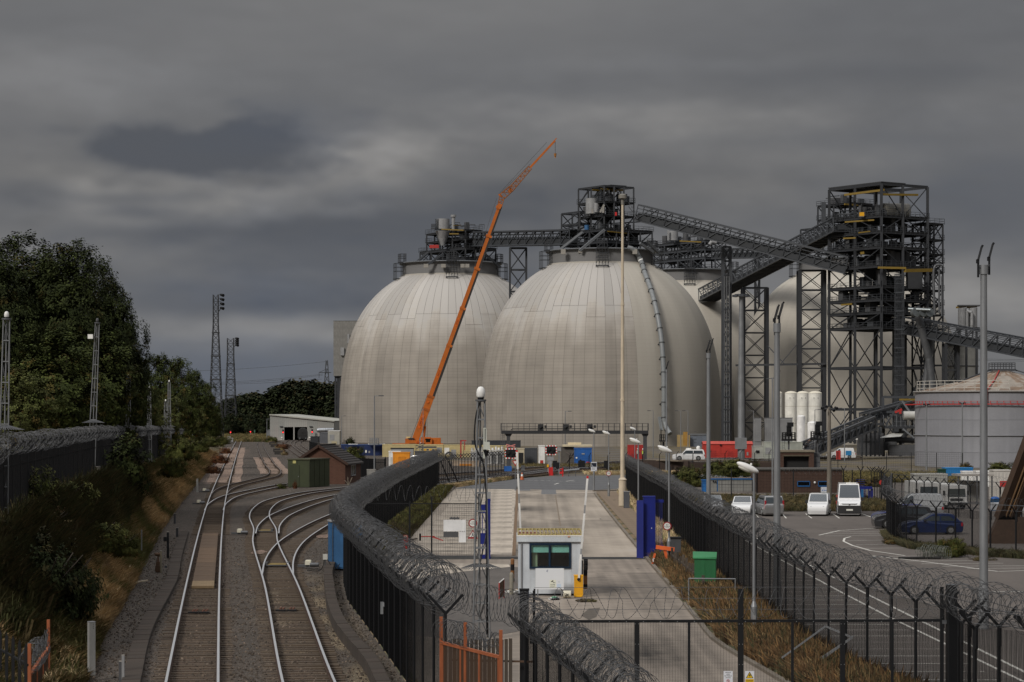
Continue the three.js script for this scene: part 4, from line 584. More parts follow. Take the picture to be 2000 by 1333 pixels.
// ---------------------------------------------------------------- middle gate across the road
{
const d=131.5,gx=px=>X(px,d),t=thing('mesh_gate','left half of the middle gate, grey mesh with a blue end frame','gate',V(gx(935),0,-d));
const lx=-8.5;
part('mesh_panel',blackMesh,t,m=>meshPanel(m,V(lx,0,-d),V(gx(935),0,-d),0.1,3.15,0.1,0.05,0.009,0.008),true);
for(const[px,h]of[[843,3.55],[935,3.7],[800,3.3]])part('post',black,t,m=>m.base(gx(px),0,-d+0.03,0.09,h,0.09),true);
part('bottom_rail',greyDark,t,m=>m.bar(V(lx,0.1,-d),V(gx(935),0.1,-d),0.08,0.16),true);part('top_rail',black,t,m=>m.bar(V(lx,3.15,-d),V(gx(935),3.15,-d),0.05,0.05),true);
part('razor_wire',wireMat,t,m=>coilInto(m,[V(lx,3.75,-d),V(gx(843),3.75,-d),V(gx(935),3.62,-d)],0.42,2.0,{seed:71,wire:0.011,seg:26,jit:0.08}),true);
part('blue_frame',bluePaint,t,m=>{m.bar(V(gx(937.5),0,-d),V(gx(937.5),2.9,-d),0.05,0.1);m.box(gx(942),2.85,-d,0.32,0.5,0.08);m.box(gx(942),1.15,-d,0.32,0.62,0.08);m.box(gx(942),0.12,-d,0.32,0.22,0.08);m.bar(V(gx(942),0,-d),V(gx(942),2.9,-d),0.05,0.06);},true);
const l=thing('gate_leaf','blue gate leaf seen edge on beside the lattice mast','gate',V(gx(952),0,-d));part('end_post',bluePaint,l,m=>m.base(0.06,0,0,0.22,3.45,0.25));part('cap',bluePaint,l,m=>m.base(0.06,3.45,0,0.26,0.06,0.3));part('side_plate',mat([0.006,0.012,0.1],0.5),l,m=>m.base(-0.09,0,-0.06,0.08,3.3,0.12));part('leaf',bluePaint,l,m=>{m.bar(V(0.06,0.2,-0.2),V(0.1,0.2,-4),0.1);m.bar(V(0.06,3.2,-0.2),V(0.1,3.2,-4),0.1);for(let k=0;k<20;k++)m.bar(V(0.06,0.2,-0.3-k*0.19),V(0.06,3.2,-0.3-k*0.19),0.04);});
const r=thing('gate_leaf','right blue gate of tall steel posts, open at the roadside','gate',V(gx(1268),0,-d));
part('front_post',bluePaint,r,m=>{m.base(gx(1269)-gx(1268),0.12,0,0.66,3.4,0.06);m.base(0.3,0.12,-0.2,0.06,3.4,0.4);m.base(-0.3,0.12,-0.2,0.06,3.4,0.4);});part('cap',mat([0.012,0.022,0.2],0.5),r,m=>m.base(0,3.52,-0.2,0.72,0.06,0.5));
part('left_leaf',bluePaint,r,m=>m.base(-0.53,0.05,0.25,0.4,3.3,0.05,-0.25));part('bars',bluePaint,r,m=>{for(let k=0;k<4;k++)m.base(0.42+k*0.11,0.4,-0.3,0.035,3.0,0.04);m.base(0.6,3.2,-0.3,0.5,0.16,0.06);m.base(0.6,0.35,-0.3,0.5,0.4,0.06);});part('foot',timber,r,m=>{m.box(-0.6,0.03,0.3,0.3,0.06,0.3);m.box(0.1,0.06,0.05,0.5,0.12,0.2);});part('lock',whitePaint,r,m=>m.box(0.14,1.75,0.035,0.04,0.05,0.02));
const bar=thing('ground_rail','dark gate track set across the road between the blue gates','gate track',V(0,0,-d));part('rail',greyDark,bar,m=>{m.box((gx(958)+gx(1014))/2,0.06,-0,gx(1014)-gx(958),0.12,0.14);m.box((gx(1135)+gx(1246))/2,0.05,0,gx(1246)-gx(1135),0.1,0.12);});part('end_stop',galvDark,bar,m=>m.box(gx(1136),0.12,0.05,0.12,0.24,0.12));
}
// ---------------------------------------------------------------- guard hut and things round it
{
const d=105,x0=X(1012,d),x1=X(1136.5,d),w=x1-x0,cx=(x0+x1)/2,t=thing('guard_hut','small grey guard hut with a dark blue window in the middle of the road','guard hut',V(cx,0,-d)),D=3.2;
const panelGrey=mat([0.56,0.60,0.65],0.5);
part('wall',panelGrey,t,m=>{const ww=0.745-0,wl=X(1034.5,d)-cx,wr=X(1115,d)-cx,wb=Y(1110.5,d),wt=Y(1062,d),H=2.45;m.box((-w/2+wl)/2,H/2,-0.05,wl+w/2,H,0.1);m.box((w/2+wr)/2,H/2,-0.05,w/2-wr,H,0.1);m.box((wl+wr)/2,wb/2,-0.05,wr-wl,wb,0.1);m.box((wl+wr)/2,(H+wt)/2,-0.05,wr-wl,H-wt,0.1);m.box(-w/2+0.05,H/2,-D/2,0.1,H,D-0.2);m.box(w/2-0.05,H/2,-D/2,0.1,H,D-0.2);m.box(0,H/2,-D+0.05,w,H,0.1);m.box(0,0.05,-D/2,w-0.2,0.1,D-0.2);});
part('panel_seam',greyDark,t,m=>{for(const px of[1017.5])m.box(X(px,d)-cx,1.2,0.004,0.012,2.4,0.01);});part('downpipe',greyPaint,t,m=>m.cyl(V(X(1019,d)-cx,0.1,0.04),V(X(1019,d)-cx,2.4,0.04),0.025,0.025,8));
part('base_plinth',black,t,m=>m.box(0,0.04,-D/2+0.04,w+0.02,0.08,D+0.06));
part('fascia',mat([0.56,0.6,0.64],0.45),t,m=>{m.box(0,2.57,0.08,w+0.14,0.24,0.08);m.box(-w/2-0.03,2.57,-D/2,0.08,0.24,D);m.box(w/2+0.03,2.57,-D/2,0.08,0.24,D);m.box(0,2.57,-D-0.05,w+0.14,0.24,0.08);});part('roof',greyPaint,t,m=>m.box(0,2.6,-D/2,w+0.05,0.1,D));
part('roof_edge',whitePaint,t,m=>m.box(0,2.72,0.08,w+0.14,0.05,0.1));
const fr=mat([0.006,0.022,0.05],0.35),win=part('window',fr,t,m=>{const wl=X(1034,d)-cx,wr=X(1115.3,d)-cx,wb=Y(1111,d),wt=Y(1061.5,d),mm=(wl+wr)/2,f=0.085;m.box(mm,wt-f/2,0.02,wr-wl,f,0.08);m.box(mm,wb+f/2,0.02,wr-wl,f,0.08);m.box(wl+f/2,(wt+wb)/2,0.02,f,wt-wb-2*f,0.08);m.box(wr-f/2,(wt+wb)/2,0.02,f,wt-wb-2*f,0.08);m.box(mm-0.03,(wt+wb)/2,0.02,0.09,wt-wb-2*f,0.075);});
const pane=new THREE.MeshPhysicalMaterial({color:0xffffff,roughness:0.03,transmission:1,thickness:0,ior:1.45});
for(const[a,b]of[[1038,1072.5],[1076.5,1111.5]]){const p=new MB();p.box((X(a,d)+X(b,d))/2-cx,(Y(1065,d)+Y(1107,d))/2,0.0,X(b,d)-X(a,d),Y(1065,d)-Y(1107,d),0.008);const q=p.build('pane',pane,win);const bl=new MB();bl.box((X(a,d)+X(b,d))/2-cx,(Y(1066,d)+Y(1080,d))/2,-0.07,X(b,d)-X(a,d),Y(1066,d)-Y(1080,d),0.01);bl.build('roller_blind',mat([0.16,0.42,0.36],0.8),win);}
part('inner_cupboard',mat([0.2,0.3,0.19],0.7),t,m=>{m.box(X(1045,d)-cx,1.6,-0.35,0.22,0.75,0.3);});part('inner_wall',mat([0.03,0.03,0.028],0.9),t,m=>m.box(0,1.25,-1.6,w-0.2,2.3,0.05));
const tray=part('roof_frame',mat([0.36,0.29,0.12],0.8),t,m=>{const z0=0.06,z1=-D+0.05,y=2.78;for(let k=0;k<18;k++){const x=-w/2+k*w/17;m.bar(V(x,y,z0),V(x,y+0.08,z1),0.05,0.09);}m.bar(V(-w/2,y,z0-0.06),V(w/2,y,z0-0.06),0.05,0.06);m.bar(V(-w/2,y+0.08,z1),V(w/2,y+0.08,z1),0.05,0.09);});
const brickMats=[mat([0.42,0.19,0.14],0.9),mat([0.52,0.40,0.28],0.9),mat([0.5,0.28,0.2],0.9),mat([0.55,0.46,0.34],0.9)],rb=rng(81);
for(let k=0;k<17;k++)for(let j=0;j<3;j++){const b=new MB();b.box(-w/2+(k+0.5)*w/17,2.69+j*0.02,-0.25-j*0.95-rb()*0.3,0.105,0.07,0.6+rb()*0.25);b.build('brick',brickMats[(k<5||(k>11&&j<2))?(rb()<0.6?0:2):(rb()<0.7?3:1)],tray);}
const sg=thing('traffic_signal','small black signal lamp fixed to the right side of the hut','signal',V(x1+0.02,0,-d-0.2));part('mount',black,sg,m=>m.base(0.0,0.7,0.2,0.06,0.9,0.06));part('housing',black,sg,m=>{m.box(0.16,1.42,0.2,0.18,0.5,0.2);m.cyl(V(0.16,1.55,0.3),V(0.16,1.53,0.42),0.075,0.075,10);m.cyl(V(0.16,1.33,0.3),V(0.16,1.31,0.42),0.075,0.075,10);});
const bd=thing('notice_board','white board with a CCTV notice standing against the front of the hut','notice board',V((X(1046,104)+X(1101.5,104))/2,0,-104)),bw=X(1101.5,104)-X(1046,104);
part('board',whitePaint,bd,m=>m.box(0,0.83,0,bw,0.95,0.04));part('board_face',canvasMat(640,470,(g,w2,h2)=>{g.fillStyle='#dfe1e4';g.fillRect(0,0,w2,h2);g.strokeStyle='#20286a';g.lineWidth=6;g.beginPath();g.arc(258,60,14,1,6);g.stroke();g.beginPath();g.moveTo(276,22);g.lineTo(272,84);g.stroke();g.fillStyle='#e3e4d2';g.fillRect(315,258,150,190);g.fillStyle='#0c0c0c';g.beginPath();g.moveTo(345,300);g.lineTo(395,265);g.lineTo(408,285);g.lineTo(380,306);g.lineTo(350,308);g.fill();g.beginPath();g.arc(408,322,9,0,7);g.fill();g.lineWidth=7;g.strokeStyle='#111';g.beginPath();g.moveTo(392,300);g.lineTo(408,322);g.lineTo(432,322);g.stroke();g.beginPath();g.moveTo(438,305);g.lineTo(438,340);g.stroke();g.font='bold 44px sans-serif';g.textAlign='center';g.fillText('CCTV',390,386);g.fillStyle='#9b9b93';for(let k=0;k<4;k++)g.fillRect(330,400+k*11,120-k*12,5);g.fillStyle='#c8d6e6';g.fillRect(485,350,95,80);g.fillStyle='#c3c8ce';g.fillRect(510,285,14,40);g.fillRect(540,285,14,40);}),bd,m=>face(m,0,0.83,0.023,bw-0.02,0.93));part('leg',galv,bd,m=>m.base(-bw*0.42,0,-0.02,0.05,0.4,0.04));part('leg',galv,bd,m=>m.base(bw*0.42,0,-0.02,0.05,0.4,0.04));
const barrier=(label,px,pyB,dd,top,boxed,segs)=>{const b=thing('rising_barrier',label,'barrier',V(X(px,dd),0,-dd));if(boxed){part('housing',yellowPaint,b,m=>{m.base(0,0.03,0,0.4,0.93,0.4);m.base(0,0.96,0,0.43,0.05,0.43);});part('door',mat([0.7,0.34,0.01],0.5),b,m=>m.box(0,0.5,0.205,0.32,0.7,0.01));part('hub',black,b,m=>m.cyl(V(0,0.82,0.2),V(0,0.82,0.28),0.07,0.07,12));}else part('housing',yellowPaint,b,m=>m.base(0,0.03,0,0.4,0.95,0.4));const p0=V(0,0.8,0.24),p1=V(X(top[0],dd)-X(px,dd),Y(top[1],dd),0.24),n=segs.length;let a=0;for(const[f,c]of segs){const mt=c==='g'?greyPaint:c==='r'?redBright:whitePaint;part('boom',mt,b,m=>m.bar(p0.clone().lerp(p1,a),p0.clone().lerp(p1,f),c==='g'?0.075:0.09,0.06));a=f;}return b;};
barrier('raised white barrier arm on the yellow box right of the hut',1130,1168,104,[1147.5,930],true,[[0.245,'w'],[0.3,'g'],[0.64,'w'],[0.72,'g'],[0.975,'w'],[1,'r']]);
barrier('raised white barrier arm rising behind the left side of the hut',1020,1145,112,[1009.5,880],false,[[0.55,'w'],[0.63,'g'],[0.8,'w'],[0.84,'g'],[0.985,'w'],[1,'r']]);
const bollard=(label,px,py,dd,tall,c=[0.22,0.095,0.03],base=0)=>{const b=thing('bollard',label,'bollard',V(X(px,dd),base,-dd));part('post',mat(c,0.7),b,m=>{m.cyl(V(0,0,0),V(0,tall-0.05,0),0.095,0.095,14);m.lathe([[0.095,0],[0.08,0.05],[0.04,0.075],[0.001,0.08]],V(0,tall-0.05,0),14);});part('band',black,b,m=>m.cyl(V(0,tall*0.52,0),V(0,tall*0.78,0),0.099,0.099,14,false));if(tall>1)part('band',black,b,m=>m.cyl(V(0,tall*0.05,0),V(0,tall*0.18,0),0.099,0.099,14,false));return b;};
bollard('orange and black striped bollard left of the hut',1001,1140,113,1.15);bollard('orange and black striped bollard right of the hut',1143.5,1147,109,1.2);
const st=thing('stone_post','pale weathered stump in front of the left striped bollard','post',V(X(999,105.5),0,-105.5));part('post',mat([0.25,0.23,0.19],0.95),st,m=>m.lathe([[0.1,0],[0.095,0.5],[0.105,0.9],[0.07,1.0],[0.001,1.02]],V(0,0,0),10));
const fb=thing('leaning_sign','back of a folding sign with a red edge left of the hut','folding sign',V(X(980,103),0,-103));part('frame',redPaint,fb,m=>{m.bar(V(-0.12,0,0.1),V(-0.12,0.72,0),0.04);m.bar(V(0.1,0,-0.5),V(0.1,0.86,-0.5),0.04);});part('panel',rustBrown,fb,m=>m.quad(V(-0.1,0.06,0.08),V(0.1,0.06,-0.5),V(0.1,0.84,-0.5),V(-0.1,0.7,0)));part('edge',whitePaint,fb,m=>m.bar(V(-0.12,0.72,0.01),V(0.1,0.87,-0.49),0.035));
const tub=thing('plastic_drum','off-white plastic drum lying beside the yellow barrier box','drum',V(X(1108,103.5),0,-103.5));part('body',mat([0.55,0.52,0.42],0.6),tub,m=>m.cyl(V(-0.17,0.17,0),V(0.17,0.17,0.03),0.165,0.17,16));part('handle',black,tub,m=>{m.bar(V(-0.1,0.1,0.17),V(0.05,0.2,0.19),0.03);m.bar(V(-0.08,0.22,0.18),V(0.06,0.1,0.18),0.03);});
const rub=(name,label,px,py,n,mats,sp,seed)=>{const p=gnd(px,py),q=thing(name,label,'rubbish',p),r=rng(seed);for(let k=0;k<n;k++)part('scrap',mats[k%mats.length],q,m=>{const g=new THREE.IcosahedronGeometry(1,1),a=g.attributes.position;for(let i=0;i<a.count;i++){const f=0.6+0.6*hash2(i,k,seed);a.setXYZ(i,a.getX(i)*f,a.getY(i)*f,a.getZ(i)*f);}g.computeVertexNormals();m.geo(g,new THREE.Matrix4().makeRotationY(r()*6).setPosition((r()-0.5)*sp,0.05,(r()-0.5)*sp*0.8).multiply(new THREE.Matrix4().makeScale(0.1+r()*0.14,0.05+r()*0.06,0.08+r()*0.1)));});return q;};
rub('rubbish_pile','white bags and orange scraps left of the hut front',1005,1158,6,[whitePaint,mat([0.6,0.4,0.2],0.8),whitePaint],0.55,91);rub('rubbish_pile','green and white litter below the white board',1075,1172,6,[whitePaint,mat([0.1,0.35,0.2],0.7),black],0.6,92);rub('rubbish_pile','heap of dark twigs and weeds at the foot of the yellow barrier box',1145,1176,9,[mat([0.07,0.055,0.035],1),mat([0.1,0.09,0.04],1)],0.7,93);
const bx=thing('dark_bin','black box on the ground at the left corner of the hut','box',V(X(1024,103.8),0,-103.8));part('body',navy,bx,m=>m.base(0,0,0,0.42,0.32,0.3));part('lid',black,bx,m=>m.base(0,0.32,0,0.45,0.04,0.33));const bp=thing('short_post','short black post in front of the white board','post',V(X(1044,103.4),0,-103.4));part('post',black,bp,m=>m.base(0,0,0,0.08,0.4,0.08));part('cap',black,bp,m=>m.base(0,0.4,0,0.1,0.02,0.1));
}
{
const d=107,g=thing('green_cabinet','green metal cabinet with sloping lid on the grass right of the road','cabinet',V(X(1378,d),0,-d),-0.12);part('body',greenPaint,g,m=>m.base(0,0.02,0,1.0,1.62,0.7));part('lid',mat([0.03,0.2,0.075],0.5),g,m=>{m.quad(V(-0.56,1.62,0.42),V(0.52,1.6,0.42),V(0.52,1.84,-0.4),V(-0.6,1.86,-0.4));m.quad(V(-0.56,1.57,0.42),V(0.52,1.55,0.42),V(0.52,1.6,0.42),V(-0.56,1.62,0.42));m.tri(V(0.52,1.55,0.42),V(0.52,1.6,-0.4),V(0.52,1.84,-0.4));m.tri(V(-0.56,1.57,0.42),V(-0.6,1.86,-0.4),V(-0.6,1.6,-0.4));});for(const x of[-0.25,0.25])part('door',mat([0.018,0.135,0.048],0.5),g,m=>m.box(x,0.84,0.358,0.46,1.4,0.016));
for(let k=0;k<7;k++)part('rib',greenPaint,g,m=>m.box(-0.36+k*0.12,0.35,0.375,0.035,0.5,0.02));
const dr=99,r=thing('guard_rail','thin grey tube rail in front of the green cabinet','rail',V(X(1391,dr),0,-dr));part('top_tube',galv,r,m=>m.cyl(V(-1.0,1.2,0),V(1.0,1.18,0),0.03,0.03,8));for(const x of[-1,1])part('post',galv,r,m=>m.cyl(V(x,0,0),V(x,1.2,0),0.03,0.03,8));
const w=thing('broken_frame','bent grey metal frame lying in the grass behind the long mesh gate','metal frame',V(7.2,0,-76));part('tube',galv,w,m=>{const P=(px,py)=>at(px,py,72);m.bar(P(1527,1286),P(1613,1224),0.05);m.bar(P(1613,1224),P(1665,1246),0.06);m.bar(P(1665,1246),P(1598,1294),0.05);m.bar(P(1668,1243),P(1600,1288),0.035);},true);
const pl=thing('timber_fence','low row of broken grey timber stakes beside the right blue gate','fence',V(8.3,0,-126));for(let k=0;k<13;k++){const dd=127-k*1.8,x=mix(8.55,8.75,k/12);part('stake',timber,pl,m=>m.base(x,0,-dd,0.13,0.85+hash2(k,1,1)*0.35,0.04,hash2(k,2,2)-0.5),true);}beam('rail',timber,pl,V(8.58,0.7,-127),V(8.78,0.65,-105),0.04,0.09);
const cn=thing('road_barrier','orange plastic barrier fallen by the lamp post and blue gate','barrier',V(X(1301,125),0.5,-125));part('body',mat([0.7,0.13,0.03],0.5),cn,m=>{m.bar(V(-0.55,0.55,0),V(0.45,0.42,0.1),0.22,0.2);m.bar(V(-0.1,0.5,0),V(0.12,-0.35,0.05),0.16,0.16);m.bar(V(-0.6,0.2,0),V(-0.75,-0.45,0.05),0.1,0.2);});part('stripe',whitePaint,cn,m=>m.bar(V(-0.68,-0.05,0.08),V(-0.7,-0.25,0.08),0.08,0.2));
const bn=thing('wheelie_bin','dark grey bin half hidden behind the lamp post','bin',V(X(1319,129),0,-129));part('body',greyDark,bn,m=>m.base(0,0.1,0,0.6,1.2,0.7));part('lid',black,bn,m=>m.base(0,1.3,0,0.68,0.08,0.78));part('wheel',rubber,bn,m=>m.cyl(V(-0.3,0.1,-0.3),V(0.3,0.1,-0.3),0.1,0.1,12));
const rp=thing('red_post','red box-shaped post on the verge under the dark mesh fence','post',V(X(789,139),0,-141));part('body',redPaint,rp,m=>m.base(0,0,0,0.3,0.85,0.22));part('top_panel',mat([0.5,0.35,0.3],0.7),rp,m=>m.box(0,0.76,0.115,0.22,0.14,0.01));
const rs=thing('sign_stand','collapsed red sign stand lying by the left kerb behind the mesh gate','sign stand',V(X(843,150),0,-150));part('leg',redPaint,rs,m=>{m.bar(V(-0.75,0.28,0),V(0.2,0.3,0.05),0.05);m.bar(V(-0.1,0.3,0.05),V(0.75,0.03,0.2),0.06);m.bar(V(0,0.3,0),V(0.5,0.1,-0.2),0.05);});part('foot',black,rs,m=>m.box(-0.75,0.22,0,0.12,0.5,0.1));part('strip',galv,rs,m=>m.box(-1.8,0.06,-0.2,0.6,0.1,0.1));part('plank',timber,rs,m=>m.bar(V(-1.6,0.1,1.5),V(-1.0,0.12,-0.4),0.14,0.08));
}
{
const pm=(label,px,py)=>{const p=gnd(px,py,0.3),t=thing('point_machine',label,'point machine',p);part('lid',mat([0.6,0.58,0.48],0.6),t,m=>{m.base(0,0.12,0,0.32,0.2,0.5);m.base(0,0.32,0,0.26,0.04,0.42);});part('bed',greyDark,t,m=>{m.base(-0.25,0,0,0.6,0.12,0.3);m.base(0.3,0.02,0.1,0.5,0.08,0.3);});part('motor',galvDark,t,m=>m.cyl(V(0.1,0.14,0.25),V(0.55,0.14,0.25),0.1,0.1,10));};
pm('white-lidded point machine between the left and right tracks',468,1044);pm('white-lidded point machine beside the points left of the kerbed fence',602,1108);pm('small pale point machine at the far points near the left bank',399,961.5);pm('pale point machine on the left of the straight track by the dry grass',388,985);
const yl=(label,px,py,w)=>{const p=gnd(px,py,0.33),t=thing('points_cover',label,'points cover',p);part('plate',mat([0.22,0.16,0.05],0.85),t,m=>{m.base(0,0.04,0,w,0.05,0.5);m.base(0,0.04,-0.7,w*0.92,0.05,0.4);});part('bar',greyDark,t,m=>{m.box(-w*0.6,0.1,-0.2,0.12,0.18,0.7);m.box(w*0.6,0.1,-0.2,0.12,0.18,0.7);m.box(0,0.06,0.5,w*1.5,0.06,0.06);});};yl('yellowish cover plates between the rails at the near points',541,1106,0.95);yl('yellowish cover plates between the rails at the middle points',517,1039,0.8);
const rb=(label,d,xt)=>{const t=thing('rail_bracket',label,'bracket',V(xt,0.36,-d));for(const x of[-0.26,-0.14,0.14,0.26])part('clip',mat([0.17,0.07,0.045],0.85),t,m=>m.box(x,0.03,0,0.04,0.05,0.7));part('pad',black,t,m=>{m.box(-0.22,-0.02,0.45,0.4,0.06,0.2);m.box(0.22,-0.02,0.45,0.4,0.06,0.2);});};rb('rust-red clips between the rails of the left track',92.5,lerpTab(T1,92.5));rb('rust-red clips between the rails of the right track',93.5,lerpTab(T2,93.5));
const dd=69.3,cp=thing('concrete_post','square pale concrete post in the grass left of the tracks','post',V(X(178,dd),0.6,-dd),0.5);part('post',mat([0.24,0.24,0.235],0.9),cp,m=>m.base(0,-0.2,0,0.19,1.62,0.19));part('cap',galv,cp,m=>m.base(0,1.42,0,0.2,0.02,0.2));part('bolt_holes',black,cp,m=>{for(let k=0;k<3;k++)m.box(0.03,1.36-k*0.06,0.096,0.02,0.02,0.006);});
const sp=(label,px,pyT,pyB,d,w,mt)=>{const t=thing('marker_post',label,'marker post',V(X(px,d),Y(pyB,d),-d));const h=Y(pyT,d)-Y(pyB,d);part('post',mt,t,m=>m.base(0,-0.3,0,w,h+0.3,w));part('cap',concrete,t,m=>m.base(0,h,0,w*1.1,0.02,w*1.1));return t;};
sp('taller of two thin grey posts by the cable trough at the bottom edge',240,1281,1325,68.5,0.08,greyPaint);sp('shorter grey post by the cable trough at the bottom edge',234.5,1293,1322,68.5,0.08,greyDark);const b1=sp('black post with a pale cap and a small box on the left bank',327.5,1040,1080,128,0.12,black);part('box',black,b1,m=>m.box(-0.14,0.75,0.05,0.18,0.25,0.14));sp('pale slim stake beside the rusty lever on the left bank',314,1077,1110,116,0.08,mat([0.2,0.18,0.13],0.9));sp('dark grey stake at the bend of the cable trough',345.5,1032,1048,150,0.14,greyDark);sp('dark blue-grey stake at the inner side of the cable trough',323,1105,1125,120,0.1,mat([0.07,0.08,0.1],0.7));sp('thin grey post with a white box high on the dry bank',276,1036,1065,122,0.06,galv);sp('white-capped post on the bank near the far points',385,936,960,235,0.2,mat([0.3,0.3,0.29],0.8));sp('dark marker stake on the dry bank above the trough',341,1004,1018,168,0.14,greyDark);
const lv=thing('lever_frame','rusty brown lever frame on the left bank beside the slim stake','lever',V(X(308.5,116.5),bankH(X(308,116.5),116.5)+0.2,-116.5));part('stand',rustBrown,lv,m=>{m.base(0,-0.4,0,0.2,0.75,0.2);m.base(0,0.35,0,0.08,0.4,0.08);m.box(0,0.72,0,0.36,0.12,0.12);m.box(0,0.0,0.1,0.26,0.3,0.1);});part('weight',rustBrown,lv,m=>m.cyl(V(-0.14,0.72,0),V(0.14,0.72,0),0.09,0.09,10));
const bxl=(label,px,py,d,mt)=>{const t=thing('lineside_box',label,'box',V(X(px,d),Y(py,d),-d),0.3);part('body',mt,t,m=>m.base(0,-0.3,0,0.5,0.42,0.35));part('lid',galv,t,m=>m.base(0,0.12,0,0.54,0.04,0.4));};bxl('grey flat box on the left bank among dry grass',259,1130,113,greyPaint);bxl('small grey box on the bank above the far points',336,953,222,greyPaint);
const pk=thing('plank','pale plank lying on the gravel left of the cable trough','plank',V(X(273,107),0.4,-107));part('board',mat([0.45,0.38,0.28],0.8),pk,m=>m.bar(V(-0.35,0.05,0.4),V(0.3,0.12,-0.3),0.12,0.05));part('edge',concrete,pk,m=>m.bar(V(-0.9,0.0,0.9),V(-0.5,0.02,0.6),0.1,0.05));
const bc=thing('blue_cabinet','tall blue metal cabinet with a rusty top behind the razor wire bend','cabinet',V(X(673,121),0.15,-121.5),0.18);part('body',blueBox,bc,m=>m.base(0,0,0,1.7,2.45,1.3));part('roof',greyPaint,bc,m=>m.base(0,2.45,0,1.8,0.07,1.4));part('rust_patch',rustOrange,bc,m=>m.base(0.25,2.52,0.1,1.1,0.03,1.1));part('door',mat([0.04,0.13,0.29],0.5),bc,m=>m.box(0.05,1.2,0.66,1.4,2.25,0.02));part('hinge_strip',greyDark,bc,m=>{m.box(-0.74,1.2,0.665,0.03,2.3,0.03);for(let k=0;k<9;k++)m.box(-0.74,0.25+k*0.24,0.68,0.05,0.03,0.03);});
const jb=thing('junction_box','small pale box on a stand with cables left of the blue cabinet','junction box',V(X(635,118),0.2,-118));part('box',mat([0.45,0.45,0.42],0.6),jb,m=>m.box(0,0.75,0,0.24,0.28,0.16));part('stand',greyDark,jb,m=>m.base(0,0,0,0.07,0.62,0.07));part('cable',black,jb,m=>{m.tube(catmull([V(-0.05,0.62,0.05),V(-0.12,0.25,0.1),V(-0.3,0.05,0.1),V(-0.9,0.08,0.3)],14),0.02,6);m.tube(catmull([V(0.1,0.65,0.05),V(0.5,0.1,0.2),V(0.75,0.4,0)],12),0.02,6);});
const ch=thing('cable_box','grey conduit box with a yellow-green cable on the black mesh fence','cable box',V(X(754,80),0,-80));part('box',galv,ch,m=>{m.bar(V(-0.12,1.72,0.1),V(0.3,1.45,0.3),0.12,0.12);m.box(-0.14,1.55,0.12,0.1,0.42,0.1);});part('cable',mat([0.25,0.27,0.06],0.6),ch,m=>m.tube(catmull([V(-0.05,1.5,0.2),V(0.1,1.2,0.25),V(0.22,0.6,0.3),V(0.2,0.1,0.35),V(-0.3,0.03,0.5)],18),0.016,6));
}
// ---------------------------------------------------------------- storage domes
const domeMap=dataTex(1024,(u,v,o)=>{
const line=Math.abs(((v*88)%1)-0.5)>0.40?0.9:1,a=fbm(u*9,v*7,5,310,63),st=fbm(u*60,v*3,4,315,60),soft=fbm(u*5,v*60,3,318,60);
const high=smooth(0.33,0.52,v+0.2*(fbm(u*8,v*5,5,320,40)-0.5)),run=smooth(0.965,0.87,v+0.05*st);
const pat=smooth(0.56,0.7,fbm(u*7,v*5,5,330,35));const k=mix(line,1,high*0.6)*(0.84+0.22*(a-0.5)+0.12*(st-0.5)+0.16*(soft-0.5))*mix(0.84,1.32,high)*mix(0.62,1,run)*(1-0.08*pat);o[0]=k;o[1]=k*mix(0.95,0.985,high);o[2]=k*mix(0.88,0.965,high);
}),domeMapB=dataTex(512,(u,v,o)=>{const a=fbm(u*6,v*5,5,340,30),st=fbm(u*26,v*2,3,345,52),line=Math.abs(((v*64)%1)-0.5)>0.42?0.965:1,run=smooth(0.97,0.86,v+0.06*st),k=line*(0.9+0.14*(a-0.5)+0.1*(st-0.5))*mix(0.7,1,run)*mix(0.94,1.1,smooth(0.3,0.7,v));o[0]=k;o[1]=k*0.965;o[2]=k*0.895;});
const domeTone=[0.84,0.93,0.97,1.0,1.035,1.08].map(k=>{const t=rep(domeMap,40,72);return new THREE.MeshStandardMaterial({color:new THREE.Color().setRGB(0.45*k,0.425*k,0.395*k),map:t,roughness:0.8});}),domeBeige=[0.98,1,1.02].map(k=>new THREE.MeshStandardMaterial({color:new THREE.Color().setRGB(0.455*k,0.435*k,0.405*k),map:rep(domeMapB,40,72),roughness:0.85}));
const jointMat=mat([0.10,0.09,0.08],0.9);
const prof=catmull([V(31.5,0,0),V(31.6,8,0),V(31.2,17,0),V(29.9,25,0),V(27.7,32,0),V(24.0,38.6,0),V(19.3,43.6,0),V(13.4,47.6,0)],44).map(p=>[p.x,p.y]);
const domeR=h=>{for(let i=1;i<prof.length;i++)if(h<=prof[i][1]){const a=prof[i-1],b=prof[i];return mix(a[0],b[0],(h-a[1])/(b[1]-a[1]));}return 13.4;};
const arcTo=h=>{let l=0;for(let i=1;i<prof.length&&prof[i][1]<=h;i++)l+=Math.hypot(prof[i][0]-prof[i-1][0],prof[i][1]-prof[i-1][1]);return l;};
const cage=(m,o,w,h,dep,a=0)=>{const c=Math.cos(a),s=Math.sin(a),P=(x,y,z)=>V(o.x+x*c+z*s,o.y+y,o.z-x*s+z*c);for(const y of[0,h*0.5,h*0.75,h]){const q=[P(-w/2,y,-dep/2),P(w/2,y,-dep/2),P(w/2,y,dep/2),P(-w/2,y,dep/2)];for(let k=0;k<4;k++)m.bar(q[k],q[(k+1)%4],y===0?0.28:0.1,y===0?0.3:0.1);}for(const x of[-0.5,-0.25,0,0.25,0.5])for(const z of[-0.5,0.5])m.bar(P(w*x,0,dep*z),P(w*x,h,dep*z),0.11);};
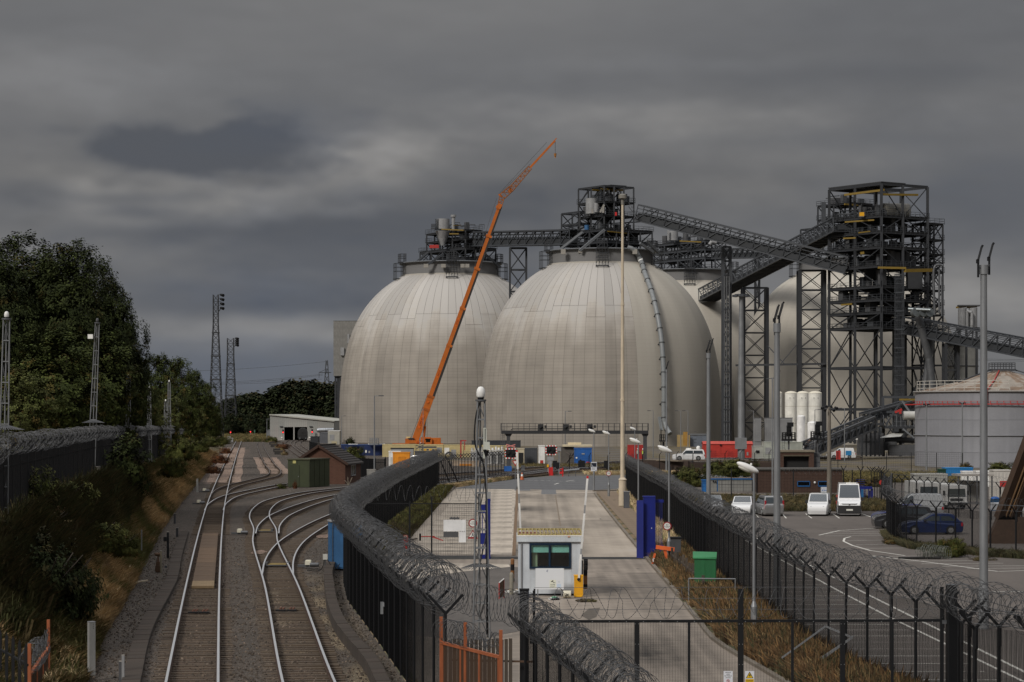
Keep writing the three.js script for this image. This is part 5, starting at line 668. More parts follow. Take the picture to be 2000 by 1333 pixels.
function dome(label,px,d,seed,far,o={}){
const cx=X(px,d),t=thing('storage_dome',label,'storage dome',V(cx,0,-d)),n=72,r=rng(seed);
part('shell',far?domeBeige[1]:jointMat,t,m=>m.lathe(prof.map(p=>[p[0]-(far?0:0.05),p[1]]),V(0,0,0),72,0,6.283185,31.5));
const beigeFrom=o.beigeFrom??9;
if(!far)for(let k=0;k<n;k++){
const a=(k+0.5)/n*6.283185;if((Math.cos(a)*-cx-Math.sin(a)*d)/Math.hypot(cx,d)<-0.12)continue;
const side=Math.cos(a)*d/Math.hypot(cx,d),beige=side>beigeFrom,hj=35.6+(hash2(k>>1,seed,4)<0.3?-1.3:0)+(hash2(k>>1,seed,6)<0.12?-3:0);
for(const[h0,h1]of[[0,hj],[hj,47.6]]){
const e=h1<47&&!beige?0.06:0,pr=prof.filter(p=>p[1]>h0+0.1&&p[1]<h1-0.1).map(p=>[...p]);pr.unshift([domeR(h0),h0]);pr.push([domeR(h1-e),h1-e]);
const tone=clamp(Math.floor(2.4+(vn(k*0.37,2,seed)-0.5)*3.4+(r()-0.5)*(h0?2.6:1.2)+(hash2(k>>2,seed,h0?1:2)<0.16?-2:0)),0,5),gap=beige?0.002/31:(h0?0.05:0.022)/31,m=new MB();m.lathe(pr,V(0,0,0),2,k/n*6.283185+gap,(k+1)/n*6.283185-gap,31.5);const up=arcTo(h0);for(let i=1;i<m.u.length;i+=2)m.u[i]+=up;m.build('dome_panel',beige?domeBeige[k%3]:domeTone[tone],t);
}
}
const ringM=mat([0.165,0.165,0.17],0.7,{map:grimeWide});
part('ring_wall',ringM,t,m=>m.lathe([[13.7,47.0],[13.7,50.6]],V(0,0,0),60));part('ring_flange',steelPale,t,m=>m.lathe([[13.7,50.6],[14.6,50.6],[14.6,50.95],[0.01,51.0]],V(0,0,0),60));part('ring_footing',domeBeige[0],t,m=>m.lathe([[14.5,46.6],[14.0,47.4],[13.7,47.5]],V(0,0,0),60));
for(const o of[-1.25,0.02,1.25]){const ax=Math.atan2(-cx,d)+o,wx=Math.sin(ax),wz=Math.cos(ax);part('service_platform',steel,t,m=>{cage(m,V(wx*15.4,46.2,wz*15.4),3.1,4.4,2.2,ax);cage(m,V(wx*14.4,50.9,wz*14.4),2.6,2.4,1.6,ax);});}
return t;
}
const DB=dome('middle pale grey storage dome, nearest, with a chute pipe down its side',1174,606,3,false,{beigeFrom:0.3});
const DA=dome('left pale grey storage dome behind the orange crane',880,655,5);
const DC=dome('right storage dome behind the steel tower and white silos',1657,640,8,false,{beigeFrom:-2});
const DD=dome('rear storage dome half hidden behind the middle dome',1345,690,12,true);
{
const on=(px,py,out)=>{let d=590;for(let k=0;k<8;k++){const h=clamp(Y(py,d),0,47.5),rr2=domeR(h)+out,dx=X(px,d)-DB.position.x;d=606-Math.sqrt(Math.max(1,rr2*rr2-dx*dx));}return V(X(px,d)-DB.position.x,Y(py,d),-d+606);};
const pts=catmull([on(1226,484,0.3),on(1240,489,1.0),on(1252,510,1.5),on(1259,532,1.6),on(1274,574,1.6),on(1284,615,1.6),on(1292,664,1.6),on(1296,720,1.6),on(1297,770,1.7),on(1297,815,1.8),on(1300,832,2.2),on(1309,848,4.2)],46);
const ch=thing('chute_pipe','long grey chute pipe running down the front of the middle dome','chute',DB.position.clone());const pm=mat([0.2,0.215,0.225],0.45,{map:grimeWide});
for(let k=0;k<15;k++){const a=Math.floor(k/15*46),b=Math.floor((k+1)/15*46);part('pipe_section',pm,ch,m=>m.tube(pts.slice(a,b+1),0.62,14));const q=pts[a],q2=pts[a+1].clone().sub(q).normalize();if(k){part('flange',greyDark,ch,m=>m.cyl(q.clone().addScaledVector(q2,-0.1),q.clone().addScaledVector(q2,0.1),0.76,0.76,14));part('bracket',steel,ch,m=>{m.bar(q,V(q.x-1.6,q.y-0.9,q.z-2.4),0.22);m.bar(q,V(q.x-0.5,q.y-1.2,q.z-2.6),0.18);m.bar(V(q.x-1.6,q.y-0.9,q.z-2.4),V(q.x-0.2,q.y-0.9,q.z-2.4),0.16);});}}
part('label_band',whitePaint,ch,m=>{const q=pts[4];const dir=pts[5].clone().sub(q).normalize();m.cyl(q.clone().addScaledVector(dir,-0.5),q.clone().addScaledVector(dir,0.5),0.66,0.66,16,false);});part('outlet',pm,ch,m=>m.bar(pts[42].clone().add(V(-1.2,0,0)),pts[45].clone().add(V(-1.6,0,0)),0.7,0.5));
}
// ---------------------------------------------------------------- steel frames
const UX=V(0.824,0,-0.566),VX=V(-0.566,0,-0.824);
function frame(t,o,us,vs,ys,opt={}){
const{col=0.42,bm=0.34,decks=ys.map((_,i)=>i>0),rails=true,brace=0.7,seed=1,clutter=0,mtl=steel,inner=true,kneeOnly=false}=opt,r=rng(seed),P=(u,v,y)=>V(o.x+UX.x*u+VX.x*v,y,o.z+UX.z*u+VX.z*v),U=us[us.length-1],W=vs[vs.length-1];
us.forEach((u,i)=>vs.forEach((v,j)=>{const edge=i===0||j===0||i===us.length-1||j===vs.length-1;if(edge||inner)beam('column',mtl,t,P(u,v,ys[0]),P(u,v,ys[ys.length-1]),col);}));
ys.forEach((y,k)=>{
if(k){for(const v of vs)beam('beam',mtl,t,P(0,v,y),P(U,v,y),bm*0.6,bm*1.3);for(const u of us)beam('beam',mtl,t,P(u,0,y),P(u,W,y),bm*0.6,bm*1.3);}
if(k&&decks[k]){part('platform',mat([0.03,0.032,0.036],0.8),t,m=>m.frameBox(P(U/2,W/2,y+bm*0.7),UX.clone().multiplyScalar(U/2+0.3),V(0,0.06,0),VX.clone().multiplyScalar(W/2+0.3)),true);
if(rails)part('handrail',steelMid,t,m=>{const c=[P(-0.3,-0.3,y),P(U+0.3,-0.3,y),P(U+0.3,W+0.3,y),P(-0.3,W+0.3,y)];for(let e=0;e<4;e++){const a=c[e],b=c[(e+1)%4],n=Math.max(2,Math.round(a.distanceTo(b)/1.6));for(const h of[0.8,1.4])m.bar(a.clone().setY(y+h),b.clone().setY(y+h),0.07);for(let q=0;q<=n;q++){const p=a.clone().lerp(b,q/n);m.bar(p.clone().setY(y),p.clone().setY(y+1.4),0.07);}}},true);
if(clutter){const n=Math.round(clutter*(0.6+r()));for(let q=0;q<n;q++)part('equipment',r()<0.5?greyDark:steelMid,t,m=>{const p=P(U*(0.1+0.8*r()),W*(0.1+0.8*r()),y+bm),H=(ys[k+1]??y+4)-y,hh=H*(0.3+0.5*r()),kind=r();if(kind<0.4)m.box(p.x,p.y+hh/2,p.z,0.8+1.8*r(),hh,0.8+1.6*r(),0.6);else if(kind<0.7)m.cyl(p,V(p.x,p.y+hh,p.z),0.4+r()*0.7,0.4+r()*0.6,10);else{const w=P(U*r(),W*r(),y+H*(0.3+0.5*r()));m.tube([p,V(p.x,w.y,p.z),w],0.18,6);}},true);}}
if(k+1<ys.length){const y2=ys[k+1];const bay=(a,b,c,d2)=>{if(r()>brace)return;const up=r()<0.5;beam('brace',mtl,t,up?a:b,up?d2:c,0.2);if(r()<0.25)beam('brace',mtl,t,up?b:a,up?c:d2,0.2);};
for(const v of[vs[0],W])for(let i=0;i+1<us.length;i++)bay(P(us[i],v,y),P(us[i+1],v,y),P(us[i],v,y2),P(us[i+1],v,y2));for(const u of[us[0],U])for(let j=0;j+1<vs.length;j++)bay(P(u,vs[j],y),P(u,vs[j+1],y),P(u,vs[j],y2),P(u,vs[j+1],y2));}
});
return P;
}
const spanU=(pc,p1,d)=>(X(p1,d)-X(pc,d))/0.824,spanV=(pc,p0,d)=>(X(pc,d)-X(p0,d))/0.566;
const div=(L,n)=>Array.from({length:n+1},(_,i)=>L*i/n);
const hs=(d,...ys)=>ys.map(y=>Y(y,d));
{
let d=597,t=thing('head_house','dark steel conveyor head house on top of the middle dome','steel structure',V(X(1180,d),50,-d)),o=V(X(1180,d),0,-d);
frame(t,o,div(spanU(1180,1278,d),4),div(spanV(1180,1098,d),3),hs(d,493,472,449),{seed:4,brace:0.95,clutter:10,bm:0.55});
frame(t,o,div(spanU(1180,1240,d),3),div(spanV(1180,1132,d),2),hs(d,449,421,394,363),{seed:7,brace:0.65,clutter:9,decks:[0,1,1,0]});
frame(t,V(X(1132,604),0,-604),div(3.5,1),div(spanV(1132,1098,604),1),hs(604,449,437,414),{seed:9,brace:0.9,decks:[0,0,0]});
part('roof_beams',yellowSteel,t,m=>{for(const k of[0.3,0.7])m.bar(V(o.x+UX.x*1,Y(367,d),o.z+UX.z*1).addScaledVector(VX,9*k),V(o.x+UX.x*8.6,Y(367,d),o.z+UX.z*8.6).addScaledVector(VX,9*k),0.4);m.bar(V(X(1180,d)+1,Y(452,d),-d-0.2),V(X(1232,d),Y(453.5,d),-d-5),0.25);},true);
part('roof',mat([0.05,0.053,0.06],0.7),t,m=>m.frameBox(V(o.x,Y(362.5,d)+0.3,o.z).addScaledVector(UX,4.8).addScaledVector(VX,5.5),UX.clone().multiplyScalar(2.6),V(0,0.08,0),VX.clone().multiplyScalar(5.4)),true);
part('vessel',greyPaint,t,m=>{m.cyl(at(1156,418,601),at(1156,388,601),1.6,1.6,16);m.cyl(at(1165,415,600),at(1165,397,600),0.8,0.8,12);},true);part('blue_drum',blueBox,t,m=>m.cyl(at(1146,449,598),at(1146,440,598),0.6,0.6,12),true);part('red_box',redBright,t,m=>m.box(X(1203,594),Y(418,594),-594,0.5,0.9,0.4),true);{const m={bar:(a,b,w)=>part('duct',mat([0.28,0.27,0.25],0.6),t,q=>q.bar(a,b,w),true)};m.bar(at(1172,415,596),at(1180,400,596),0.5);m.bar(at(1178,404,596),at(1178,416,596),0.6);m.bar(at(1157,408,595),at(1157,417,595),0.5);}
for(const[a,b]of[[at(1138,454,596),at(1086,494,602)],[at(1181,449,595),at(1132,490,592)],[at(1262,470,596),at(1286,494,600)],[at(1250,475,594),at(1276,493,597)]])beam('raking_strut',steelPale,t,a,b,0.6);
for(const[px,py,s]of[[1100,492,1],[1134,490,1],[1180,488,1],[1240,492,1]])part('footing',concrete,t,m=>m.box(X(px,594),Y(py,594),-594,1.2*s,1.2,1.2),true);
part('stair',steelMid,t,m=>{for(const z of[0,1])m.bar(at(1228,404,594+z),at(1246,428,593+z),0.2);for(let k=0;k<9;k++)m.bar(at(1228+k*2,404+k*2.6,594),at(1228+k*2,404+k*2.6,595.2),0.2,0.05);for(let k=0;k<5;k++)m.bar(at(1229+k*4,405+k*5.4,594),at(1229+k*4,396+k*5.4,594),0.07);m.bar(at(1228,396,594),at(1246,420,593),0.08);},true);
d=645;t=thing('head_house','dark steel conveyor head house on top of the left dome','steel structure',V(X(909,d),50,-d));o=V(X(909,d),0,-d);
frame(t,o,div(spanU(909,968,d),3),div(spanV(909,815,d),4),hs(d,524,507,485),{seed:14,brace:0.95,clutter:9,bm:0.55});
frame(t,o,div(spanU(909,940,d),2),div(spanV(909,829,d),3),hs(d,485,467,450),{seed:17,brace:0.5,clutter:9});
part('hopper',greyPaint,t,m=>{m.cyl(at(865,448,650),at(865,428,650),1.9,1.9,16);m.cyl(at(865,466,650),at(865,452,650),1.3,2.2,12);m.cyl(at(865,480,650),at(865,466,650),0.6,1.3,12);},true);part('chimney',greyPaint,t,m=>{m.cyl(at(885.5,450,648),at(885.5,424,648),0.5,0.5,10);m.cyl(at(885.5,424,648),at(885.5,420,648),0.8,0.8,10);},true);{const m={bar:(a,b,w)=>part('yellow_beam',yellowSteel,t,q=>q.bar(a,b,w),true)};m.bar(at(862,448,645),at(905,450,644),0.35);m.bar(at(878,457,645),at(896,457,644),0.3);m.bar(at(900,450,644),at(925,449,648),0.3);m.bar(at(886,441,644),at(900,440,648),0.25);}part('red_pump',redPaint,t,m=>m.box(X(848,644),Y(482,644),-644,2.6,0.9,1.2),true);part('gantry_rail',steelMid,t,m=>{for(const[a,b,y]of[[888,898,435],[917,928,439],[936,946,439]]){m.bar(at(a,y,646),at(b,y,646),0.2);m.bar(at(a,y,646),at(a,448,646),0.12);m.bar(at(b,y,646),at(b,448,646),0.12);}},true);part('caged_ladder',steelMid,t,m=>{cage(m,at(853.5,448,649),0.9,2.8,0.9);cage(m,at(846,447,648),1,1.3,1);},true);
for(const[a,b]of[[at(838,492,644),at(802,522,650)],[at(866,496,642),at(830,521,640)],[at(944,494,646),at(978,523,648)]])beam('raking_strut',steelMid,t,a,b,0.55);part('footing',concrete,t,m=>{for(const px of[832,866,904,912])m.box(X(px,640),Y(519.5,640),-640,1.3,1,1.2);},true);
d=681;t=thing('head_house','dark steel head house on the rear dome, seen right of the middle dome','steel structure',V(X(1377,d),45,-d));o=V(X(1377,d),0,-d);
frame(t,o,div(spanU(1377,1420,d),2),div(spanV(1377,1281,d),4),hs(d,541,526,504,487,471),{seed:24,brace:0.85,clutter:8,bm:0.5,decks:[0,1,1,1,1],mtl:steelMid});part('vessel',greyPaint,t,m=>{m.cyl(at(1315,470,690),at(1315,452,690),1.5,1.5,14);m.bar(at(1305,470,688),at(1305,450,688),0.5);},true);part('yellow_beam',yellowSteel,t,m=>m.bar(at(1328,471,684),at(1370,473,680),0.35),true);part('duct',greyPaint,t,m=>m.tube([at(1386,478,676),at(1391,472,676),at(1400,474,676)],0.55,8),true);
d=628;t=thing('head_house','dark steel head house on the right dome behind the big tower','steel structure',V(X(1660,d),50,-d));o=V(X(1660,d),0,-d);
frame(t,o,div(spanU(1660,1710,d),2),div(spanV(1660,1608,d),2),hs(d,524,492,458,425,397),{seed:34,brace:0.6,clutter:7});frame(t,V(X(1608,634),0,-634),div(3,1),div(spanV(1608,1571,634),1),hs(634,492,470,445),{seed:36,brace:0.9,decks:[0,1,0]});part('yellow_beam',yellowSteel,t,m=>m.bar(at(1650,399,626),at(1676,401,630),0.4),true);part('corner_post',steelMid,t,m=>m.bar(at(1609,395,630),at(1609,440,630),1.1),true);
}
{
const d=556,o=V(X(1722,d),0,-d),t=thing('transfer_tower','tall dark steel transfer tower with open platforms at the right','steel tower',V(o.x,0,o.z)),R1=spanU(1722,1825,d),L1=spanV(1722,1637,d),us=[0,R1*0.46,R1],vs=[0,L1*0.5,L1];
const lv=[868,800,718,640,611,586,560,520,483,453,422];
frame(t,o,us,vs,hs(d,...lv),{seed:44,brace:0.85,clutter:16,col:0.62,bm:0.5,decks:lv.map((_,i)=>i>2),mtl:steel});
frame(t,o,us,vs,hs(d,422,359),{seed:45,brace:0.55,col:0.6,bm:0.5,decks:[0,0]});
part('roof',mat([0.045,0.047,0.052],0.7),t,m=>m.frameBox(V(o.x,Y(359,d)+0.45,o.z).addScaledVector(UX,R1*0.25).addScaledVector(VX,L1/2),UX.clone().multiplyScalar(R1*0.26),V(0,0.1,0),VX.clone().multiplyScalar(L1/2+0.2)),true);
const o2=V(o.x,0,o.z).addScaledVector(UX,R1+0.6).addScaledVector(VX,1.5);const lv2=[868,790,712,640,612,592,563,527,508,491,462,430];
frame(t,o2,div(spanU(1828,1869,552),2),[0,4.4],hs(d,...lv2),{seed:47,brace:0.98,clutter:0,col:0.4,bm:0.32,decks:lv2.map((_,i)=>i>2)});
part('stairs',steelMid,t,m=>{for(let k=2;k+1<lv2.length;k++){const y0=Y(lv2[k],d),y1=Y(lv2[k+1],d),a=o2.clone().addScaledVector(UX,k%2?5.3:1),b=o2.clone().addScaledVector(UX,k%2?1:5.3);for(const z of[0.5,1.5])m.bar(a.clone().addScaledVector(VX,z).setY(y0),b.clone().addScaledVector(VX,z).setY(y1),0.16,0.3);}},true);
{const Q=(px,py,dd=553)=>at(px,py,dd),m={bar:(a,b,w)=>part('yellow_beam',yellowSteel,t,q=>q.bar(a,b,w),true)};m.bar(Q(1650,381,562),Q(1728,371,556),0.5);m.bar(Q(1722,380,556),Q(1793,381,562),0.5);m.bar(Q(1651,434,560),Q(1708,430,556),0.35);m.bar(Q(1648,466,560),Q(1672,465,558),0.35);m.bar(Q(1681,495,557),Q(1688,494,557),0.6);m.bar(Q(1715,523,554),Q(1770,524,554),0.5);m.bar(Q(1768,529,554),Q(1822,528,560),0.8);m.bar(Q(1644,596,562),Q(1665,594,560),0.4);m.bar(Q(1677,455,558),Q(1700,452,558),0.3);}
{const m={tube:(p,r,n)=>part('duct',galvDark,t,q=>q.tube(p,r,n),true)};m.tube(catmull([at(1842,519,550),at(1831,517,550),at(1826,521,550),at(1826,616,550)],16),0.3,8);m.tube([at(1835,527,549),at(1835,612,549)],0.25,8);m.tube([at(1840,540,549),at(1840,618,549)],0.2,8);m.tube([at(1790,600,551),at(1800,640,551),at(1815,700,552),at(1822,760,552),at(1826,800,552)],0.95,10);m.tube([at(1823,640,556),at(1815,700,556),at(1806,760,556),at(1798,800,556)],0.8,10);}
part('ladder_shaft',steelMid,t,m=>{for(let k=0;k<9;k++)cage(m,at(1757,860-k*36,552),2.0,4.4,1.6);},true);
part('machine_house',mat([0.2,0.19,0.165],0.6),t,m=>{m.cyl(at(1726,412,565),at(1775,413,566),1.9,1.9,14);m.box(X(1683,560),Y(420,560),-560,1.1,1.0,1);},true);part('orange_box',yellowPaint,t,m=>m.box(X(1683,556),Y(419,556),-555.5,1.1,0.9,0.6),true);part('scaffold',galvDark,t,m=>{for(let k=0;k<9;k++){const px=1713+k*8;m.bar(at(px,424,560),at(px,394+(k%3)*5,560),0.09);}for(const y of[400,407,415])m.bar(at(1710,y,560),at(1782,y+1,561),0.09);},true);
part('blower',mat([0.18,0.2,0.21],0.35,{metal:0.5}),t,m=>{for(const px of[1786,1800,1812])m.cyl(at(px,611,548),at(px+5,610,547),1.1,1.1,14);m.tube([at(1775,604,548),at(1818,606,546)],0.4,8);},true);
part('cladding',mat([0.026,0.028,0.032],0.8),t,m=>{const b=(px0,px1,py0,py1,dd)=>m.box(X((px0+px1)/2,dd),Y((py0+py1)/2,dd),-dd,X(px1,dd)-X(px0,dd),Y(py0,dd)-Y(py1,dd),3);b(1690,1722,500,545,566);b(1735,1765,540,610,566);b(1772,1800,532,565,562);b(1668,1700,430,452,568);b(1700,1760,424,436,566);b(1745,1770,640,860,567);},true);
}
function gallery(label,a,b,w,h,o={}){
const t=thing('conveyor_gallery',label,'conveyor',a.clone()),dir=b.clone().sub(a),L=dir.length();dir.divideScalar(L);const side=V(0,1,0).cross(dir).normalize(),up=dir.clone().cross(side).normalize();if(up.y<0)up.negate();const n=Math.max(3,Math.round(L/(o.bay||4.2))),P=(f,s,y)=>a.clone().lerp(b,f).addScaledVector(side,s*w/2).addScaledVector(up,y);
for(const s of[-1,1])for(const y of[0,h])beam('chord',o.mtl||steelMid,t,P(0,s,y),P(1,s,y),0.36);
for(const s of[-1,1])for(let k=0;k<=n;k++){beam('post',o.mtl||steelMid,t,P(k/n,s,0),P(k/n,s,h),0.22);if(k<n)beam('diagonal',o.mtl||steelMid,t,P((k+(o.flip?1:0))/n,s,0),P((k+(o.flip?0:1))/n,s,h),0.2);}
part('floor',mat([0.02,0.021,0.024],0.85),t,m=>m.frameBox(P(0.5,0,0.1),side.clone().multiplyScalar(w/2-0.1),up.clone().multiplyScalar(0.08),dir.clone().multiplyScalar(L/2)),true);
part('belt_casing',mat([0.03,0.033,0.038],0.7),t,m=>{m.frameBox(P(0.5,0.15,h*0.3),side.clone().multiplyScalar(w*0.3),up.clone().multiplyScalar(h*0.18),dir.clone().multiplyScalar(L/2));m.frameBox(P(0.5,-0.86,h*0.22),side.clone().multiplyScalar(0.06),up.clone().multiplyScalar(h*0.16),dir.clone().multiplyScalar(L/2));},true);
if(o.roof!==false)part('roof',steel,t,m=>m.frameBox(P(0.5,0,h+0.1),side.clone().multiplyScalar(w/2+0.1),up.clone().multiplyScalar(0.12),dir.clone().multiplyScalar(L/2)),true);
part('handrail',steelMid,t,m=>{for(const s of[-0.8,0.8])for(const y of[0.55,0.78])m.bar(P(0,s,h*y),P(1,s,h*y),0.1,o.lou||0.16);},true);part('crossbars',steel,t,m=>{for(let k=0;k<=n*2;k++){m.bar(P(k/n/2,-1,h),P(k/n/2,1,h),0.16);m.bar(P(k/n/2,-1,-0.1),P(k/n/2,1,-0.1),0.18);}},true);return t;
}
gallery('long conveyor gallery sloping down from the middle dome to the big tower',at(1246,431,597),at(1655,535,566),3.4,4.0);
gallery('dark conveyor gallery climbing behind the middle dome to the big tower',at(1382,588,668),at(1648,452,566),5.2,3.4,{flip:true,roof:false});
gallery('conveyor gallery running out to the right edge behind the grey tank',at(1772,651,560),at(2060,708,515),3.6,3.9,{roof:false});
gallery('level conveyor gallery between the left and middle domes',at(922,481,650),at(1122,478,606),3.4,3.8);
gallery('short level conveyor gallery from the rear dome towards the right',at(1400,505,676),at(1495,503,640),3,2.6);
function trestle(label,px0,px1,pyT,d,dep,n,w=0.7,o={}){
const t=thing('steel_trestle',label,'steel trestle',V(X((px0+px1)/2,d),0,-d)),x0=X(px0,d),x1=X(px1,d),h=Y(pyT,d),z=[-d,-d-dep];
for(const x of[x0,x1])for(const q of z)beam('column',o.mtl||steel,t,V(x,0,q),V(x,h,q),w);
for(let k=0;k<=n;k++){const y=h*(k/n);if(k)for(const q of z)beam('crossbeam',steel,t,V(x0,y,q),V(x1,y,q),0.22,0.3);if(k&&dep>1)for(const x of[x0,x1])beam('crossbeam',steel,t,V(x,y,z[0]),V(x,y,z[1]),0.22,0.3);if(k<n){const y2=h*(k+1)/n;for(const q of z){beam('brace',steel,t,V(x0,y,q),V(x1,y2,q),0.16);beam('brace',steel,t,V(x1,y,q),V(x0,y2,q),0.16);}}}
return t;
}
trestle('X-braced steel trestle left of the white silos',1453,1499,562,600,4,7,0.8);trestle('X-braced steel trestle behind the white silos',1563,1611,528,574,3.6,9,0.85,{mtl:steel});trestle('narrow double column trestle at the right side of the middle dome',1413,1427,482,590,2.2,14,0.62,{mtl:steelMid});trestle('steel stair trestle between the left and middle domes',996,1028,484,630,4,9,0.55);trestle('plain trestle under the right conveyor beside the tower',1848,1872,672,545,3,4,0.7);trestle('slim columns behind the rear dome conveyor',1476,1484,500,660,2,8,0.4);
{const t=thing('steel_strut','long horizontal steel strut between the two X-braced trestles','steel beam',at(1437,713,576));beam('beam',steel,t,at(1437,714,578),at(1613,711,573),0.4,0.5);beam('tie',steelMid,t,at(1500,676,590),at(1533,712,580),0.18);beam('tie',steelMid,t,at(1558,672,574),at(1526,710,576),0.18);
const pp=thing('riser_pipes','vertical pipes clamped to the double column trestle','pipes',V(X(1420,588),0,-588));for(const px of[1415.5,1420,1425])part('pipe',galvDark,pp,m=>m.cyl(V(X(px,588),0,-588),V(X(px,588),Y(540,588),-588),0.22,0.22,8),true);part('clamp',steelMid,pp,m=>{for(let k=0;k<11;k++)m.box(X(1420,588),3+k*3.2,-587.9,1.8,0.2,0.5);},true);}
{
const d=430,cap=(m,x,z,r,h)=>m.lathe([[r,0.0],[r,h],[r*1.01,h],[r*0.55,h+r*0.28],[0.001,h+r*0.36]],V(x,0,z),28);
const labs=['leftmost of four tall white silos beside the X-braced trestle','second from left of four tall white silos','third from left of four tall white silos','rightmost and nearest of four tall white silos'];
[[1520.5,440,0.76],[1545.5,436,1.17],[1568.5,432,1.15],[1592.5,427,1.24]].forEach(([px,dd,r],i)=>{const t=thing('white_silo',labs[i],'silo',V(X(px,dd),0,-dd)),h=Y(768.5,dd);part('shell',whiteTank,t,m=>m.lathe([[r,0.2],[r,h]],V(0,0,0),28));part('dome_top',mat([0.66,0.62,0.52],0.6),t,m=>m.lathe([[r*1.02,h-0.02],[r*1.02,h+0.05],[r*0.55,h+0.34],[0.001,h+0.42]],V(0,0,0),28));part('seam',mat([0.5,0.47,0.4],0.6),t,m=>{for(const y of[3.2,6.4,9.6])m.lathe([[r+0.01,y],[r+0.02,y+0.04],[r+0.01,y+0.08]],V(0,0,0),28);});part('vent',greyDark,t,m=>{m.box(-r*0.3,h-0.9,r*0.97,0.16,0.12,0.1);m.box(r*0.3,h-0.9,r*0.97,0.12,0.1,0.1);});part('skirt',greyDark,t,m=>m.lathe([[r,0],[r,0.2]],V(0,0,0),20));});
for(const[px,r,py,lab]of[[1565,0.75,812,'shorter white pressure vessel in front of the four silos'],[1588,0.98,824,'short squat white pressure vessel right of the slim one']]){const dd=415,t=thing('pressure_vessel',lab,'vessel',V(X(px,dd),0,-dd)),h=Y(py,dd);part('shell',mat([0.8,0.8,0.8],0.35),t,m=>m.lathe([[r,0.6],[r,h-r*0.3],[r*0.85,h-r*0.1],[r*0.5,h+r*0.04],[0.001,h+r*0.08]],V(0,0,0),26));for(let k=0;k<3;k++)part('leg',galvDark,t,m=>m.base(Math.cos(k*2.1)*r*0.8,0,Math.sin(k*2.1)*r*0.8,0.14,0.7,0.14));part('pipe',galvDark,t,m=>m.tube([V(-r*0.4,0.5,r),V(-r*0.5,0.3,r*1.3),V(-r*1.8,0.3,r*1.3)],0.07,6));}
for(const[a,b,lab]of[[1472.5,1486,'left of the grey clad boxes behind the red cabin'],[1494,1514,'middle of the grey clad boxes left of the white silos'],[1522,1547,'right of the grey clad boxes in front of the silos']]){const dd=425,t=thing('clad_box',lab,'plant box',V(X((a+b)/2,dd),0,-dd)),w=X(b,dd)-X(a,dd),h=Y(817.5,dd);part('body',greyPaint,t,m=>m.base(0,0,0,w,h,2));const n=Math.round(w/0.22);part('ribs',mat([0.2,0.205,0.21],0.5),t,m=>{for(let k=0;k<n;k++)m.base(-w/2+(k+0.5)*w/n,0.2,1.02,0.07,h-0.4,0.06);});part('top_edge',galvDark,t,m=>m.base(0,h,0,w+0.1,0.12,2.1));part('band',galvDark,t,m=>m.box(0,h*0.42,1.05,w,0.1,0.06));}
const dt=362,tt=thing('storage_tank','large grey storage tank with a weathered conical roof at the right','storage tank',V(X(1956,dt),0,-dt)),r=13.4,h=Y(766,dt-12),tm=mat([0.235,0.24,0.265],0.5,{map:grimeWide});
const courses=[0,0.2,0.42,0.63,0.84,1];for(let k=0;k<5;k++)part('shell_course',tm,tt,m=>m.lathe([[r-k*0.012,h*courses[k]+0.03],[r-k*0.012,h*courses[k+1]-0.0]],V(0,0,0),64,0,6.2832,r));part('stiffener',mat([0.19,0.195,0.21],0.5),tt,m=>m.lathe([[r,h*0.42],[r+0.16,h*0.42],[r+0.16,h*0.42+0.14],[r,h*0.42+0.14]],V(0,0,0),64));
const roofM=mat([0.25,0.225,0.20],0.85,{map:rep(dataTex(512,(u,v,o)=>{const a=fbm(u*8,v*8,6,400,8),b=smooth(0.45,0.62,fbm(u*5,v*5,5,405,5));const k=0.6+0.5*a;o[0]=k*mix(1.1,0.75,b);o[1]=k*mix(1.06,0.56,b);o[2]=k*mix(1.0,0.42,b);}),11)});
part('roof',roofM,tt,m=>m.lathe([[r+0.1,h+0.05],[r*0.55,h+1.55],[1.0,h+3.5],[0.001,h+3.52]],V(0,0,0),56,0,6.2832,r));part('roof_rim',mat([0.3,0.29,0.28],0.6),tt,m=>m.lathe([[r,h],[r+0.25,h],[r+0.25,h+0.2],[r,h+0.2]],V(0,0,0),64));
const ring=(m,y,rr3,w,hgt)=>m.lathe([[rr3,y],[rr3+w,y],[rr3+w,y+hgt],[rr3,y+hgt]],V(0,0,0),64);
part('red_pipe',redPaint,tt,m=>{ring(m,h-1.95,r+0.3,0.16,0.16);ring(m,h-1.45,r+0.3,0.06,0.05);for(let k=0;k<40;k++){const a=3.3+k/40*2.9;m.box(Math.cos(a)*(r+0.35),h-1.6,-Math.sin(a)*(r+0.35),0.09,0.5,0.09);}const a=-2.2+0.45;const q=(rad,y)=>V(Math.cos(4.35)*rad,y,-Math.sin(4.35)*rad);m.tube([q(r+0.3,h-1.9),q(r+0.3,h+0.3),q(r*0.5,h+1.9),q(1.5,h+3.6)],0.1,6);m.bar(V(-r-2.2,h-1.9,3),V(-r+0.2,h-1.85,3),0.18);});
part('handrail',mat([0.5,0.48,0.44],0.5),tt,m=>{for(const y of[0.6,1.2,1.7])m.lathe([[r-0.2,h+y],[r-0.14,h+y],[r-0.14,h+y+0.09],[r-0.2,h+y+0.09]],V(0,0,0),24,3.15,4.6);for(let k=0;k<=11;k++){const a=3.15+k/11*1.45;m.base(Math.cos(a)*(r-0.17),h,-Math.sin(a)*(r-0.17),0.09,1.8,0.09);}m.lathe([[r-0.2,h+1.0],[r-0.16,h+1.04]],V(0,0,0),30,4.6,6.1);for(let k=0;k<=10;k++){const a=4.6+k/10*1.5;m.base(Math.cos(a)*(r-0.17),h,-Math.sin(a)*(r-0.17),0.06,1.05,0.06);}});
